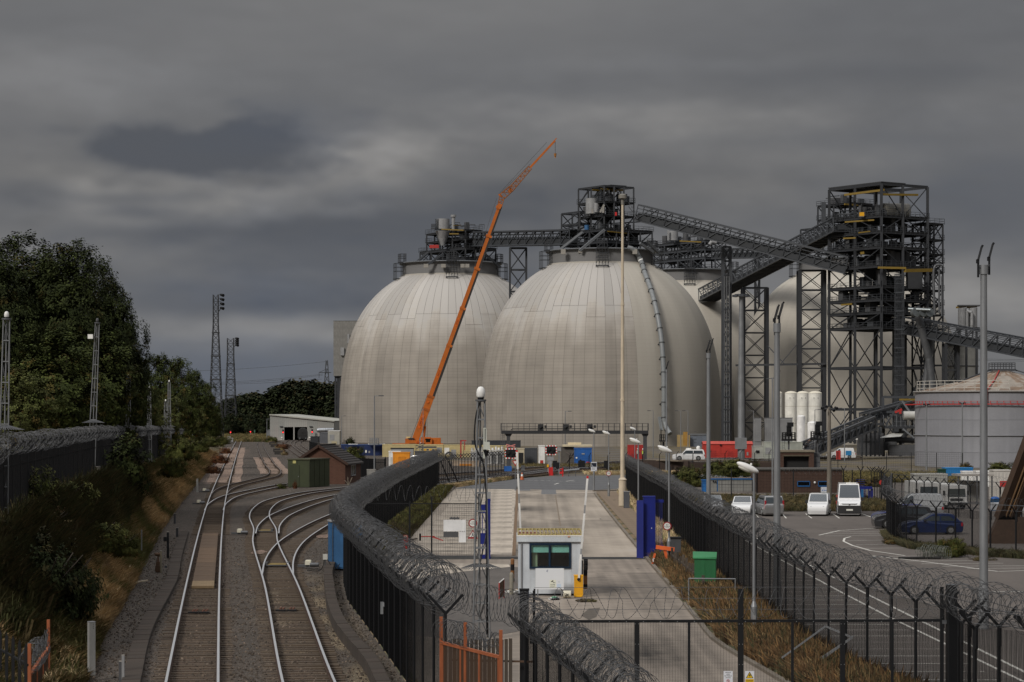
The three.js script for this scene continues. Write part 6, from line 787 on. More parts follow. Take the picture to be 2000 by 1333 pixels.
part('roof_platform',steelMid,tt,m=>{cage(m,V(0,h+3.55,0.6),3.6,1.1,2.4);for(const s of[-1,1]){m.bar(V(s*1.8,h+3.6,1),V(s*7.5,h+1.6,4),0.2);}});
const bw=thing('tall_silo','broad grey cylindrical silo behind the tank under the right conveyor','silo',V(X(1879,585),0,-585));const bh=Y(662,585);part('shell',mat([0.3,0.3,0.285],0.6),bw,m=>m.lathe([[4.1,0],[4.1,bh]],V(0,0,0),36));part('top',greyPaint,bw,m=>m.lathe([[4.3,bh],[4.3,bh+0.3],[0.01,bh+1]],V(0,0,0),36));part('band',greyDark,bw,m=>{for(const y of[0.38,0.56,0.74,0.93])m.lathe([[4.1,bh*y],[4.25,bh*y],[4.25,bh*y+0.25],[4.1,bh*y+0.25]],V(0,0,0),36);});
const fl=thing('filter_unit','pair of grey filter cylinders on top of the right conveyor, right of the tower','filter',V(X(1889,560),0,-560));for(const px of[1880,1901]){part('cylinder',greyPaint,fl,m=>m.cyl(at(px,640,560),at(px,602,560),1.05,1.05,16),true);part('hoist_beam',yellowSteel,fl,m=>m.bar(at(px-12,601,560),at(px+8,599,560),0.4),true);part('cover',greyDark,fl,m=>m.box(X(px+2,560),Y(597.5,560),-560,2.6,0.35,2),true);}part('duct',greyPaint,fl,m=>m.tube([at(1890,638,559),at(1890,608,559),at(1899,611,558),at(1899,636,558)],0.35,8),true);part('stand',steel,fl,m=>{for(const px of[1873,1888,1908])m.bar(at(px,868,560),at(px,640,560),0.5);m.bar(at(1868,642,560),at(1914,642,560),0.6);},true);
}
{
const d=500,t=thing('mobile_crane','orange mobile crane with a long raised telescopic boom before the left dome','crane',V(X(816,d),0,-d)),Q=(px,py,z=0)=>at(px,py,d).add(V(0,0,z)),w=(n,m2,f)=>part(n,m2,t,f,true);
w('carrier',craneOrange,m=>{m.box(X(816,d),1.3,-d,11,1.0,2.8);m.box(X(850,d),1.9,-d,2.4,2.2,2.7);});for(let k=0;k<5;k++)for(const z of[-1.2,1.2])w('wheel',rubber,m=>m.cyl(V(X(778+k*19,d),0.65,-d+z-0.2),V(X(778+k*19,d),0.65,-d+z+0.2),0.65,0.65,14));for(const s of[-1,1])w('outrigger',craneOrange,m=>{m.box(X(816,d)+s*4,0.9,-d,0.5,0.4,7);m.base(X(816,d)+s*4,0,-d+3.3,0.5,0.9,0.5);});
w('superstructure',craneOrange,m=>{m.box(X(819,d),Y(865,d),-d+0.2,4.3,1.05,2.4);m.box(X(797,d),Y(863,d),-d,1.2,1.3,2.2);m.box(X(790,d),Y(869,d),-d,1.7,0.6,2.2);m.box(X(832,d),Y(857.5,d),-d+0.7,2.2,0.7,0.9);});w('slew_ring',black,m=>m.cyl(V(X(816,d),1.8,-d),V(X(816,d),Y(869,d),-d),1.2,1.2,20));w('winch',craneDark,m=>{m.cyl(V(X(800,d),Y(859,d),-d-0.8),V(X(800,d),Y(859,d),-d+0.8),0.45,0.45,14);m.box(X(803.5,d),Y(857.5,d),-d+1,1.2,0.35,0.4);});w('winch_cover',mat([0.6,0.45,0.2],0.6),m=>m.box(X(797.5,d),Y(854.8,d),-d+0.3,0.9,0.3,1.2));
w('cab',mat([0.45,0.11,0.01],0.45),m=>{m.box(X(837.5,d),Y(863,d),-d+1.4,1.5,1.3,1.0);m.box(X(836,d),Y(858.3,d),-d+1.4,1.3,0.3,1.0);});w('cab_window',glassDark,m=>{m.box(X(836.6,d),Y(860.6,d),-d+1.92,0.95,0.72,0.03);m.box(X(842.6,d),Y(860.6,d),-d+1.4,0.2,0.8,0.9);});w('lamp',whitePaint,m=>m.cyl(Q(822.5,866,1.6),Q(822.5,864.5,1.6),0.1,0.1,8));
const p0=Q(812,857),p1=Q(976,403),seg=(n,f0,f1,wd,mt,dx=0)=>w(n,mt,m=>{const a=p0.clone().lerp(p1,f0),b=p0.clone().lerp(p1,f1);a.x+=dx;b.x+=dx;m.bar(a,b,wd,wd*1.05);});
const F0=[[-0.01,0.18,1.42],[0.18,0.4,1.14],[0.4,0.56,1.05],[0.56,0.73,0.96],[0.73,0.87,0.88],[0.87,1.0,0.8]];F0.forEach(([a,b,wd])=>seg('boom_section',a,b,wd,craneOrange));F0.forEach(([a,b,wd],i)=>{if(i)w('boom_underside',craneDark,m=>{const q=p0.clone().lerp(p1,a+0.003),r=p0.clone().lerp(p1,b),n=V(1,-(p1.x-p0.x)/(p1.y-p0.y),0).normalize(),o=n.multiplyScalar(wd*0.48);m.bar(q.add(o),r.add(o),wd*1.02,wd*0.42,V(0,0,1).cross(p1.clone().sub(p0)).normalize());});});
for(const f of[0.18,0.125,0.4,0.56,0.73,0.87])w('boom_collar',f<0.2?mat([0.35,0.09,0.01],0.5):craneOrange,m=>{const a=p0.clone().lerp(p1,f-0.005),b=p0.clone().lerp(p1,f+0.005),s=f<0.2?1.65:1.3;m.bar(a,b,s,s);});
w('lift_cylinder',craneOrange,m=>m.cyl(Q(827,858),Q(830,833),0.28,0.28,12));w('cylinder_rod',chrome,m=>m.cyl(Q(830,833),Q(832.5,811),0.16,0.16,10));w('rope',greyDark,m=>{m.rod(Q(802,857),p0.clone().lerp(p1,0.2).add(V(-0.9,0,0)),0.05);m.rod(p0.clone().lerp(p1,0.72).add(V(-0.7,0,0)),Q(970,388),0.04);m.rod(Q(973,380),Q(1068,278),0.05);m.rod(Q(974,381),Q(1036,320),0.05);});
const lat=(a,b,w0,w1,n)=>w('jib_lattice',mat([0.3,0.1,0.02],0.6),m=>{const t2=b.clone().sub(a).normalize(),s=V(0,0,1),q=t2.clone().cross(s),P=(f,i)=>{const ww=mix(w0,w1,f)/2;return a.clone().lerp(b,f).addScaledVector(q,(i&1?1:-1)*ww).addScaledVector(s,(i&2?1:-1)*ww);};for(let i=0;i<4;i++)m.bar(P(0,i),P(1,i),0.14);for(let k=0;k<n;k++)for(const[i,j]of[[0,1],[2,3],[0,2],[1,3]]){m.bar(P(k/n,k&1?i:j),P((k+1)/n,k&1?j:i),0.08);m.bar(P(k/n,i),P(k/n,j),0.08);}});
lat(Q(976,402),Q(981,384),0.9,1.1,3);lat(Q(981,384),Q(999,368),1.3,1.2,3);lat(Q(997,371),Q(1036,327),1.1,0.8,9);w('jib_tip',craneOrange,m=>{m.bar(Q(1035,328),Q(1084,275),0.5,0.42);m.bar(Q(1078,281),Q(1087,270),0.2);m.bar(Q(981,384),Q(974,380),0.35);m.bar(Q(999,368),Q(994,376),0.7);});w('boom_head',craneOrange,m=>{m.bar(Q(973,408),Q(978,399),1.1,0.9);m.cyl(Q(973,405,-0.5),Q(973,405,0.5),0.5,0.5,12);});w('hoist_rope',greyDark,m=>m.rod(Q(1084.5,276),Q(1084.5,301),0.06));w('hook_block',mat([0.35,0.14,0.02],0.5),m=>{m.cyl(Q(1084.5,300),Q(1084.5,306),0.3,0.22,10);m.cyl(Q(1084.5,306),Q(1084.5,308.5),0.1,0.16,8);});
const txt=(s,col,bg)=>canvasMat(512,96,(g,W,H)=>{g.fillStyle=bg;g.fillRect(0,0,W,H);g.fillStyle=col;g.font='bold 84px sans-serif';g.textAlign='center';g.fillText(s,W/2,78);},0.5);const logo=txt('EMSLEY','#3a0a08','#d0600c');
const dir=p1.clone().sub(p0).normalize(),nrm=V(dir.y,-dir.x,0),plate=(f,len,ht,wd,mt)=>w('lettering',mt,m=>{const c=p0.clone().lerp(p1,f).add(V(0,0,wd/2+0.03)).addScaledVector(nrm,-wd*0.1),a=dir.clone().multiplyScalar(len/2),b=nrm.clone().multiplyScalar(-ht/2);m.quad(c.clone().sub(a).sub(b),c.clone().add(a).sub(b),c.clone().add(a).add(b),c.clone().sub(a).add(b),[[0,0],[1,0],[1,1],[0,1]]);});
plate(0.072,3.1,0.62,1.5,logo);plate(0.28,2.2,0.4,1.14,logo);plate(0.50,1.9,0.36,1.05,logo);plate(0.155,0.5,0.45,1.65,txt('M','#3a0a08','#d0600c'));w('lettering',txt('EMSLEY','#5a0e08','#cc6010'),m=>{const q=Q(818,864.5,1.45);m.quad(V(q.x-0.7,q.y-0.25,q.z),V(q.x+0.7,q.y-0.25,q.z),V(q.x+0.7,q.y+0.25,q.z),V(q.x-0.7,q.y+0.25,q.z),[[0,0],[1,0],[1,1],[0,1]]);});
}
{
const d=350,x0=X(979,d),x1=X(1266,d),yb=Y(848,d),yt=Y(841.5,d),hr=Y(827.5,d),t=thing('signal_gantry','dark signal gantry with handrails spanning in front of the middle dome','gantry',V(X(992,d),0,-d)),gm=mat([0.025,0.026,0.029],0.6),W=(n,m2,f)=>part(n,m2,t,f,true);
W('main_beam',gm,m=>m.box((x0+x1)/2,(yb+yt)/2,-d,x1-x0,yt-yb,1.3));for(const px of[993,1260])W('leg',mat([0.06,0.062,0.068],0.5),m=>{const x=X(px,d);m.base(x,0,-d,0.55,yb,0.55);m.quad(V(x-0.55,yb,-d+0.28),V(x-0.27,yb-0.5,-d+0.28),V(x+0.27,yb-0.5,-d+0.28),V(x+0.55,yb,-d+0.28));});
for(const z of[-0.6,0.6])W('handrail',gm,m=>{const n=26;for(let k=0;k<=n;k++){const x=mix(x0,x1,k/n);m.bar(V(x,yt,-d+z),V(x,hr,-d+z),k%13?0.055:0.1);}for(const y of[0.52,1])m.bar(V(x0,mix(yt,hr,y),-d+z),V(x1,mix(yt,hr,y),-d+z),0.05);});
W('conduit',black,m=>m.tube([V(X(998,d),yt+0.05,-d+0.5),V(X(1000,d),yt+0.25,-d+0.5),V(X(1160,d),yt+0.28,-d+0.5)],0.07,6));for(const px of[1056,1105,1152])W('signal_unit',gm,m=>{const x=X(px,d);m.box(x,mix(yt,hr,0.5),-d+0.4,0.85,(hr-yt)*0.8,0.35);m.box(x+0.75,mix(yt,hr,0.55),-d+0.4,0.35,0.4,0.3);m.cyl(V(x-0.15,yt+0.55,-d+0.55),V(x-0.15,yt+0.55,-d+0.85),0.2,0.22,12);m.cyl(V(x+0.2,yt+0.75,-d+0.55),V(x+0.2,yt+0.75,-d+0.85),0.16,0.18,12);m.base(x,yt,-d+0.3,0.9,0.1,0.8);});
W('ladder',galvDark,m=>{for(const px of[978,981,984,986])m.bar(V(X(px,d),0,-d),V(X(px,d),hr,-d),0.05);for(let k=0;k<14;k++)m.bar(V(X(978,d),0.4+k*0.42,-d),V(X(986,d),0.4+k*0.42,-d),0.04);});
}
// ---------------------------------------------------------------- containers, cabins, buildings
function boxThing(name,label,cat,px0,px1,pyT,pyB,d,dep,mt,o={}){
const y0=o.y0??0,x0=X(px0,d),x1=X(px1,d),w=x1-x0,h=Y(pyT,d)-y0,t=thing(name,label,cat,V((x0+x1)/2,y0,-d-dep/2),o.turn||0),z=dep/2;
part('body',mt,t,m=>m.base(0,0.05,0,w,h-0.05,dep));
if(o.ribs!==false)part('ribs',mt,t,m=>{const n=Math.max(3,Math.round(w/(o.rib||0.3)));for(let k=0;k<n;k++)m.base(-w/2+(k+0.5)*w/n,0.2,z+0.02,w/n*0.5,h-0.4,0.04);for(const s of[-1,1])for(let k=0;k<6;k++)m.base(s*(w/2+0.02),0.2,-z+(k+0.5)*dep/6,0.04,h-0.4,dep/12);});
part('roof_edge',o.edge||mt,t,m=>{m.box(0,h-0.03,z+0.03,w+0.08,0.13,0.06);m.box(-w/2-0.03,h-0.03,0,0.06,0.13,dep);m.box(w/2+0.03,h-0.03,0,0.06,0.13,dep);m.base(0,h,0,w+0.05,0.03,dep+0.05);});
part('skid',greyDark,t,m=>{m.base(0,-0.02,z-0.1,w,0.1,0.15);m.base(0,-0.02,-z+0.1,w,0.1,0.15);});
for(const[f,ww,hh,c,yy]of o.bits||[])part(yy?'vent':'door',c,t,m=>m.box(-w/2+f*w,yy?yy*h:hh/2+0.12,z+0.045,ww,hh,0.04));return t;
}
const paleYellow=mat([0.55,0.46,0.24],0.6);
[[747,812,'leftmost of the long row of pale yellow containers below the crane'],[813,866,'second pale yellow container in the row below the crane'],[867,905,'third pale yellow container in the row, right of the crane'],[906,952,'fourth pale yellow container in the row, behind the Y-armed fence'],[953,990,'rightmost pale yellow container in the row, left of the gantry leg']].forEach(([a,b,l],i)=>boxThing('yellow_container',l,'container',a,b,868.5+i*0.6,893,425,2.5,paleYellow,{rib:0.24,bits:i===1?[[0.5,1,1.6,creamPaint],[0.85,0.9,1.0,greyPaint,0.6]]:i===2?[[0.15,0.9,1.2,whitePaint,0.55],[0.5,0.9,1.5,greyPaint]]:[]}));
boxThing('blue_container','dark blue container with white marks behind the brick hut','container',666,747,869,888,440,2.5,navy,{edge:mat([0.03,0.07,0.2],0.5),bits:[[0.42,0.5,0.25,mat([0.5,0.2,0.12],0.6),0.6],[0.6,0.3,0.5,whitePaint,0.45],[0.68,0.3,0.4,greyPaint,0.4]]});
{const t=thing('tarp','pale tarpaulin lying on the roof of the dark blue container','tarpaulin',V(X(735,438),Y(869,438),-439));part('sheet',whitePaint,t,m=>{m.base(0,0.03,0,3.2,0.14,1.2);m.base(-4.5,0.03,0,1.8,0.1,1.0);});part('fold',greyPaint,t,m=>m.base(0.6,0.17,0,1.6,0.08,0.8));const c=thing('mesh_cage','thin grey mesh cage standing on the blue container','cage',V(X(730,436),Y(869,436),-437));part('frame',galv,c,m=>{cage(m,V(0,0.1,0),1.6,1.1,1.0);});part('panel',galv,c,m=>{m.bar(V(-0.6,0.1,0.5),V(0.6,1.1,0.5),0.05);});}
boxThing('grey_container','open grey cabin left of the orange generator','cabin',763,807,876,893,400,2.4,greyPaint,{edge:black,ribs:false,bits:[[0.3,1.2,0.7,black,0.45],[0.75,0.5,1.0,greyDark]]});
boxThing('white_container','white end of a container beside the orange generator','container',759,782,882,913,352,2.4,whitePaint,{ribs:false,bits:[[0.3,0.5,1.5,mat([0.6,0.6,0.58],0.5)]]});
{const t=boxThing('orange_generator','bright orange generator box right of the street lamp by the tracks','generator',767,800,884,916,340,2.2,orangeBox,{ribs:false,bits:[[0.55,1.1,1.0,mat([0.6,0.22,0.01],0.5),0.55]]});part('tray',orangeBox,t,m=>m.base(0.25,0,1.5,1.9,0.55,0.8));}
boxThing('dark_generator','dark grey machine with a sign frame between the orange box and the crane','generator',810,828,882,893,390,2,greyDark,{ribs:false,bits:[[0.5,0.7,0.5,black,0.5]]});
{const t=thing('cross_sign','grey crossed frame on a post standing before the yellow containers','sign',V(X(820,392),0,-392));part('post',galv,t,m=>{m.base(0,0,0,0.14,4.2,0.14);m.bar(V(0.5,0,-1),V(0.5,9.2,-1),0.1);});part('crossbars',greyDark,t,m=>{m.bar(V(-0.6,2.3,0.1),V(0.6,2.9,0.1),0.16);m.bar(V(-0.6,2.9,0.1),V(0.6,2.3,0.1),0.16);});const b=thing('barrier_stack','yellow and black striped blocks before the yellow containers','barriers',V(X(838,405),0,-405));for(let k=0;k<6;k++)part('block',k%2?yellowPaint:greyDark,b,m=>m.box(-1.2+k*0.48,1.9,0,0.34,0.26,0.3,0.3));part('rack',greyDark,b,m=>{m.base(0,0,0,3.2,1.7,0.8);m.box(0,2.35,-0.3,2.6,0.3,0.1);});const r=thing('red_goalpost','red steel frame against the right end of the yellow containers','frame',V(X(900,418),0,-418));part('post',redPaint,r,m=>{m.base(0,0,0,0.24,3.4,0.2);m.base(0.7,1.6,0,0.14,1.6,0.14);});part('arm',redPaint,r,m=>m.box(0.45,3.35,0,1.1,0.2,0.2));}
boxThing('dark_wall','long low dark panel at the foot of the domes behind the gantry ladder','wall',921,1017,861,868,560,1,mat([0.03,0.034,0.042],0.6),{ribs:false});
{const labs=['first white tank container behind the Y-armed fence','second white tank container behind the Y-armed fence','third white tank container, left of the lattice mast','fourth white tank container, right of the lattice mast','fifth white tank container, beside the crossing lights'];[[926,0],[938,0],[953,1],[966,1],[978,1]].forEach(([px,k],i)=>{const d=372+i,t=thing('tank_container',labs[i],'tank container',V(X(px,d),0,-d)),w=0.46;part('shell',k?whitePaint:mat([0.45,0.45,0.44],0.5),t,m=>{m.base(0,0.35,0,w*2,1.75,1.0);m.cyl(V(-0.3,2.25,0),V(-0.3,2.7,0),0.2,0.2,10);m.cyl(V(0.25,2.2,0),V(0.25,2.9,0),0.16,0.16,10);});part('frame',mat([0.5,0.5,0.5],0.5),t,m=>cage(m,V(0,0.15,0),w*2.1,2.1,1.2));part('base',greyDark,t,m=>m.base(0,0,0,w*2,0.2,1.2));});}
boxThing('concrete_block_wall','low pinkish concrete wall behind the Y-armed fence','wall',884,935,901,913,358,0.5,mat([0.42,0.33,0.25],0.8),{ribs:false,bits:[[0.5,1.9,0.3,mat([0.5,0.2,0.03],0.7),0.35]]});
boxThing('dark_container','dark slate grey container right of the left crossing lights','container',1024,1049,876,901,372,2.4,mat([0.06,0.065,0.075],0.6),{bits:[]});boxThing('open_shed','small shed with a dark doorway and pale frame at the crossing','shed',1011,1024,877,905,368,2.2,mat([0.5,0.44,0.32],0.7),{ribs:false,bits:[[0.5,0.75,1.9,rubber]]});boxThing('grey_shed','grey shed with pale stripes between the crossing lights','shed',1052,1064,871,893,378,2.4,whitePaint,{ribs:false,bits:[[0.5,0.5,0.5,redPaint,0.12]]});
{const t=boxThing('timber_shed','brown shed with cream roof behind the right crossing lights','shed',1096,1121,874,900,380,3,mat([0.10,0.09,0.08],0.8),{ribs:false,bits:[]});part('roof',mat([0.6,0.52,0.36],0.7),t,m=>{m.box(1.6,Y(871,380),0.3,4.8,0.3,3.6);m.box(1.2,Y(867.5,380),-0.5,2.2,0.4,2);});part('gate_brace',mat([0.13,0.11,0.1],0.8),t,m=>{m.bar(V(-0.2,0.3,1.6),V(1.0,1.9,1.6),0.14);m.bar(V(-0.2,1.9,1.6),V(1.0,1.0,1.6),0.14);});}
boxThing('blue_generator','bright blue generator container behind the crossing fence','generator',1122,1156,876,895,376,2.2,mat([0.015,0.10,0.36],0.5),{ribs:false,bits:[[0.12,0.25,0.25,whitePaint,0.4],[0.5,0.5,0.2,greyPaint,0.65],[0.35,0.3,0.2,black,0.25],[0.78,0.6,0.18,redBright,0.12]]});
boxThing('red_container','red container behind the workers right of the gantry','container',1227,1257,870,892,400,2.4,redPaint,{rib:0.25,bits:[[0.35,0.8,1.2,mat([0.28,0.02,0.02],0.6)]]});
{const t=boxThing('red_cabin','long red cabin with a low pitched roof right of the middle dome','cabin',1374,1470,868,893,408,3,mat([0.42,0.032,0.022],0.55),{ribs:false,bits:[[0.09,0.5,0.5,creamPaint,0.85],[0.2,1.0,1.6,mat([0.33,0.025,0.02],0.55)],[0.55,0.9,1.5,mat([0.34,0.025,0.02],0.55)],[0.9,0.3,0.6,greyPaint,0.4]]});const w=X(1470,408)-X(1374,408),h=Y(868,408);part('roof',mat([0.5,0.06,0.04],0.5),t,m=>{m.quad(V(-w/2-0.1,h+0.02,1.65),V(w/2+0.1,h+0.02,1.65),V(w/2+0.1,h+0.5,0),V(-w/2-0.1,h+0.5,0));m.quad(V(w/2+0.1,h+0.02,-1.65),V(-w/2-0.1,h+0.02,-1.65),V(-w/2-0.1,h+0.5,0),V(w/2+0.1,h+0.5,0));});part('plinth',concrete,t,m=>m.base(0,0,1.53,w,0.42,0.1));part('lamp',black,t,m=>{for(const f of[-0.15,0.32])m.box(f*w,h-0.1,1.65,0.3,0.25,0.25);});}
{const dd=572,t=thing('dome_door','big blue-grey steel door in the foot of the middle dome','door',V(X(1366,dd),0,-dd-3));part('leaf',mat([0.13,0.15,0.185],0.5),t,m=>m.base(0,0,0,4.6,Y(851,dd),0.6));part('frame',steelPale,t,m=>{m.base(-2.4,0,0.1,0.3,Y(849,dd),0.8);m.base(2.4,0,0.1,0.3,Y(849,dd),0.8);m.box(0,Y(849,dd),0.1,5.1,0.3,0.8);});part('grille',greyDark,t,m=>{for(let k=0;k<4;k++)m.box(-0.8,1+k*0.9,0.33,0.7,0.12,0.06);});const r=thing('dome_hatch','yellow-brown stained panel left of the steel door on the middle dome','panel',V(X(1336,dd),0,-dd-1.5));part('panel',mat([0.33,0.24,0.11],0.8),r,m=>m.base(0,0,0,3.2,Y(850,dd),0.5));part('stain',mat([0.34,0.19,0.045],0.9),r,m=>m.base(0.5,0.3,0.26,1.2,3.4,0.02));const pl=thing('platform_frame','black ladder and platform frame at the foot of the chute pipe','platform',V(X(1296,560),0,-560));part('frame',black,pl,m=>{cage(m,V(0,1.6,0),1.8,1.6,1);m.base(-0.6,0,0,0.2,4.6,0.2);m.box(0,0.6,0,0.5,1.6,0.4);});part('hose',black,pl,m=>m.tube([V(0.3,4.4,0),V(0.6,3.6,0),V(1.0,2.2,0)],0.12,6));}
{const t=boxThing('pale_plant_room','pale grey plant room behind the brick building and pole','plant room',1472,1500,872,893,400,3,mat([0.33,0.34,0.32],0.6),{ribs:false,bits:[[0.3,0.6,0.5,black,0.62]]});boxThing('pale_plant_room','pale greenish plant room with two grey louvres below the silos','plant room',1493,1568,864,893,398,4,mat([0.36,0.38,0.34],0.6),{ribs:false,bits:[[0.1,0.95,1.1,greyPaint,0.55],[0.33,0.95,1.1,greyPaint,0.55],[0.62,1.2,0.14,greyDark,0.4]]});}
{const sig=(label,px,d,yT)=>{const t=thing('railway_signal',label,'railway signal',V(X(px,d),0,-d)),h=Y(yT,d);part('post',greyDark,t,m=>m.base(0,0,0,0.25,h-0.8,0.25));part('platform',black,t,m=>cage(m,V(0,h-2.4,0),2.0,1.2,1.1));part('head',black,t,m=>{m.box(0,h-0.9,0.3,0.75,1.7,0.35);m.box(0.2,h+0.1,0.4,1.0,0.7,0.5);m.cyl(V(0,h-0.6,0.5),V(0,h-0.6,0.85),0.22,0.24,12);m.cyl(V(0,h-1.2,0.5),V(0,h-1.2,0.85),0.22,0.24,12);});part('ladder',galvDark,t,m=>{for(const x of[-1.0,-0.7])m.bar(V(x,0,0.2),V(x,h-1.2,0.2),0.05);for(let k=0;k<9;k++)m.bar(V(-1,0.3+k*0.4,0.2),V(-0.7,0.3+k*0.4,0.2),0.04);});};sig('back of a dark railway signal in front of the white tanks',1541,375,831);sig('back of a dark railway signal beside the short white vessel',1597,370,829);}
{
const brickTex=dataTex(256,(u,v,o)=>{const row=Math.floor(v*16),x=u*8+(row&1)*0.5,bx=Math.floor(x),m=(v*16%1)<0.12||(x%1)<0.05,k=m?1.1:0.75+0.5*hash2(((bx%8)+8)%8,row,500);o[0]=k;o[1]=m?k*1.05:k*0.95;o[2]=m?k*1.1:k*0.92;});
const brick=mat([0.085,0.040,0.026],0.9,{map:rep(brickTex,1.8,1.2)}),slate=mat([0.042,0.036,0.033],0.85,{map:grimeFine}),bd=mat([0.05,0.026,0.018],0.85);
const d=262,t=thing('brick_hut','brown brick hut with a slate gable roof beside the tracks','hut',V(X(652,d),0.1,-d)),u=V(-0.72,0,-0.0),eavY=Y(906,d),rdY=Y(872,d),gx0=X(574,d)-X(652,d),gx1=X(674,d)-X(652,d),rx=X(694,d)-X(652,d),mid=(X(622,d)-X(652,d)),back=9;
const G=(x,y,z)=>V(x,y,z),dx=rx-gx1;
part('wall',brick,t,m=>{m.quad(G(gx0,0,0),G(gx1,0,0),G(gx1,eavY,0),G(gx0,eavY,0));m.tri(G(gx0,eavY,0),G(gx1,eavY,0),G(mid,rdY-0.15,0));m.quad(G(gx1,0,0),G(rx,0,-back),G(rx,eavY,-back),G(gx1,eavY,0));m.quad(G(gx0+dx,0,-back),G(gx0,0,0),G(gx0,eavY,0),G(gx0+dx,eavY,-back));m.quad(G(rx,0,-back),G(gx0+dx,0,-back),G(gx0+dx,eavY,-back),G(rx,eavY,-back));m.tri(G(rx,eavY,-back),G(gx0+dx,eavY,-back),G(mid+dx,rdY-0.15,-back));});
const rw=(m,side,y0)=>{const ex=side>0?gx1+0.35:gx0-0.35,ey=eavY-0.12;const a=G(mid,rdY,0.3),b=G(mid+dx,rdY,-back-0.3),c=G(ex+dx,ey,-back-0.3),e=G(ex,ey,0.3);m.quad(a,e,c,b);m.quad(a.clone().setY(a.y-y0),b.clone().setY(b.y-y0),c.clone().setY(c.y-y0),e.clone().setY(e.y-y0));m.quad(e,e.clone().setY(e.y-y0),c.clone().setY(c.y-y0),c);m.quad(a,a.clone().setY(a.y-y0),e.clone().setY(e.y-y0),e);};part('roof',slate,t,m=>{rw(m,1,0.16);rw(m,-1,0.16);});
for(let k=1;k<9;k++)part('tile_course',slate,t,m=>{const f=k/9,ex=mix(mid,gx1+0.35,f),ey=mix(rdY,eavY-0.12,f)+0.02;m.bar(G(ex,ey,0.3),G(ex+dx,ey,-back-0.3),0.12,0.05);});
part('bargeboard',bd,t,m=>{m.bar(G(mid,rdY-0.05,0.33),G(gx1+0.35,eavY-0.2,0.33),0.06,0.28);m.bar(G(mid,rdY-0.05,0.33),G(gx0-0.35,eavY-0.2,0.33),0.06,0.28);});part('ridge',slate,t,m=>m.bar(G(mid,rdY+0.05,0.3),G(mid+dx,rdY+0.05,-back-0.3),0.25,0.12));
const win=part('window',mat([0.35,0.36,0.38],0.5),t,m=>{const a=V(gx1,0,0).lerp(V(rx,0,-back),0.5),q=V(rx-gx1,0,-back).normalize();const c=a.setY(1.65).add(V(0.03,0,0));m.bar(c.clone().addScaledVector(q,-1.2).add(V(0,0.6,0)),c.clone().addScaledVector(q,1.2).add(V(0,0.6,0)),0.12);m.bar(c.clone().addScaledVector(q,-1.2).add(V(0,-0.6,0)),c.clone().addScaledVector(q,1.2).add(V(0,-0.6,0)),0.12);for(const s of[-1.2,0,1.2])m.bar(c.clone().addScaledVector(q,s).add(V(0,-0.6,0)),c.clone().addScaledVector(q,s).add(V(0,0.6,0)),0.12);});const p=new MB();const q=V(rx-gx1,0,-back).normalize(),c=V(gx1,0,0).lerp(V(rx,0,-back),0.5).setY(1.65).add(V(0.02,0,0));p.quad(c.clone().addScaledVector(q,-1.2).add(V(0,-0.6,0)),c.clone().addScaledVector(q,1.2).add(V(0,-0.6,0)),c.clone().addScaledVector(q,1.2).add(V(0,0.6,0)),c.clone().addScaledVector(q,-1.2).add(V(0,0.6,0)));p.build('pane',glassDark,win);
const s=thing('dead_branch','pale forked bare branch standing against the brick hut','branch',V(X(680,258),0.2,-258));part('stem',mat([0.3,0.26,0.2],0.9),s,m=>{m.tube([V(0,0,0),V(-0.02,0.5,0),V(-0.05,0.95,0)],[0.05,0.04,0.03],6);});part('twig',mat([0.3,0.26,0.2],0.9),s,m=>{m.tube([V(0,0.1,0),V(-0.25,0.45,0),V(-0.4,0.6,0)],0.03,5);m.tube([V(0,0.05,0),V(0.25,0.5,0),V(0.45,0.95,0)],0.03,5);});
const dg=250,g=thing('green_cabin','olive green windowless equipment cabin in front of the brick hut','cabin',V(X(600,dg),0.3,-dg));const gw=X(604,dg)-X(562,dg),gh=Y(899,dg)-0.3;const xl=X(562,dg)-X(600,dg),xc=X(604,dg)-X(600,dg),xr=X(637,dg)-X(600,dg),bk=4.5;
part('wall',olive,g,m=>{m.quad(V(xl,0,0),V(xc,0,0),V(xc,gh,0),V(xl,gh,0));m.quad(V(xc,0,0),V(xr,0,-bk),V(xr,gh,-bk),V(xc,gh,0));m.quad(V(xl+xr-xc,0,-bk),V(xl,0,0),V(xl,gh,0),V(xl+xr-xc,gh,-bk));m.quad(V(xr,0,-bk),V(xl+xr-xc,0,-bk),V(xl+xr-xc,gh,-bk),V(xr,gh,-bk));});part('roof',mat([0.07,0.068,0.038],0.7),g,m=>{const o=0.08;const A=[V(xl-o,gh,o),V(xc+o,gh,o),V(xr+o,gh,-bk-o),V(xl+xr-xc-o,gh,-bk-o)];m.quad(...A.map(v=>v.clone().setY(gh+0.14)));for(let k=0;k<4;k++)m.quad(A[k],A[(k+1)%4],A[(k+1)%4].clone().setY(gh+0.14),A[k].clone().setY(gh+0.14));});part('door',mat([0.034,0.042,0.018],0.7),g,m=>m.box(xl+0.75,1.25,0.02,1.0,2.3,0.04));part('handle',galv,g,m=>m.box(xl+1.15,1.15,0.05,0.06,0.12,0.03));part('notice',mat([0.45,0.42,0.16],0.6),g,m=>m.box(xl+0.7,gh-0.22,0.03,0.34,0.3,0.02));part('seam',mat([0.03,0.036,0.016],0.8),g,m=>{m.box(xc,gh/2,0.02,0.05,gh,0.05);for(let k=1;k<4;k++){const f=k/4;m.base(mix(xc,xr,f)+0.01,0,-bk*f,0.03,gh,0.05);}m.box(mix(xl,xc,0.45),gh/2,0.012,0.03,gh,0.02);});
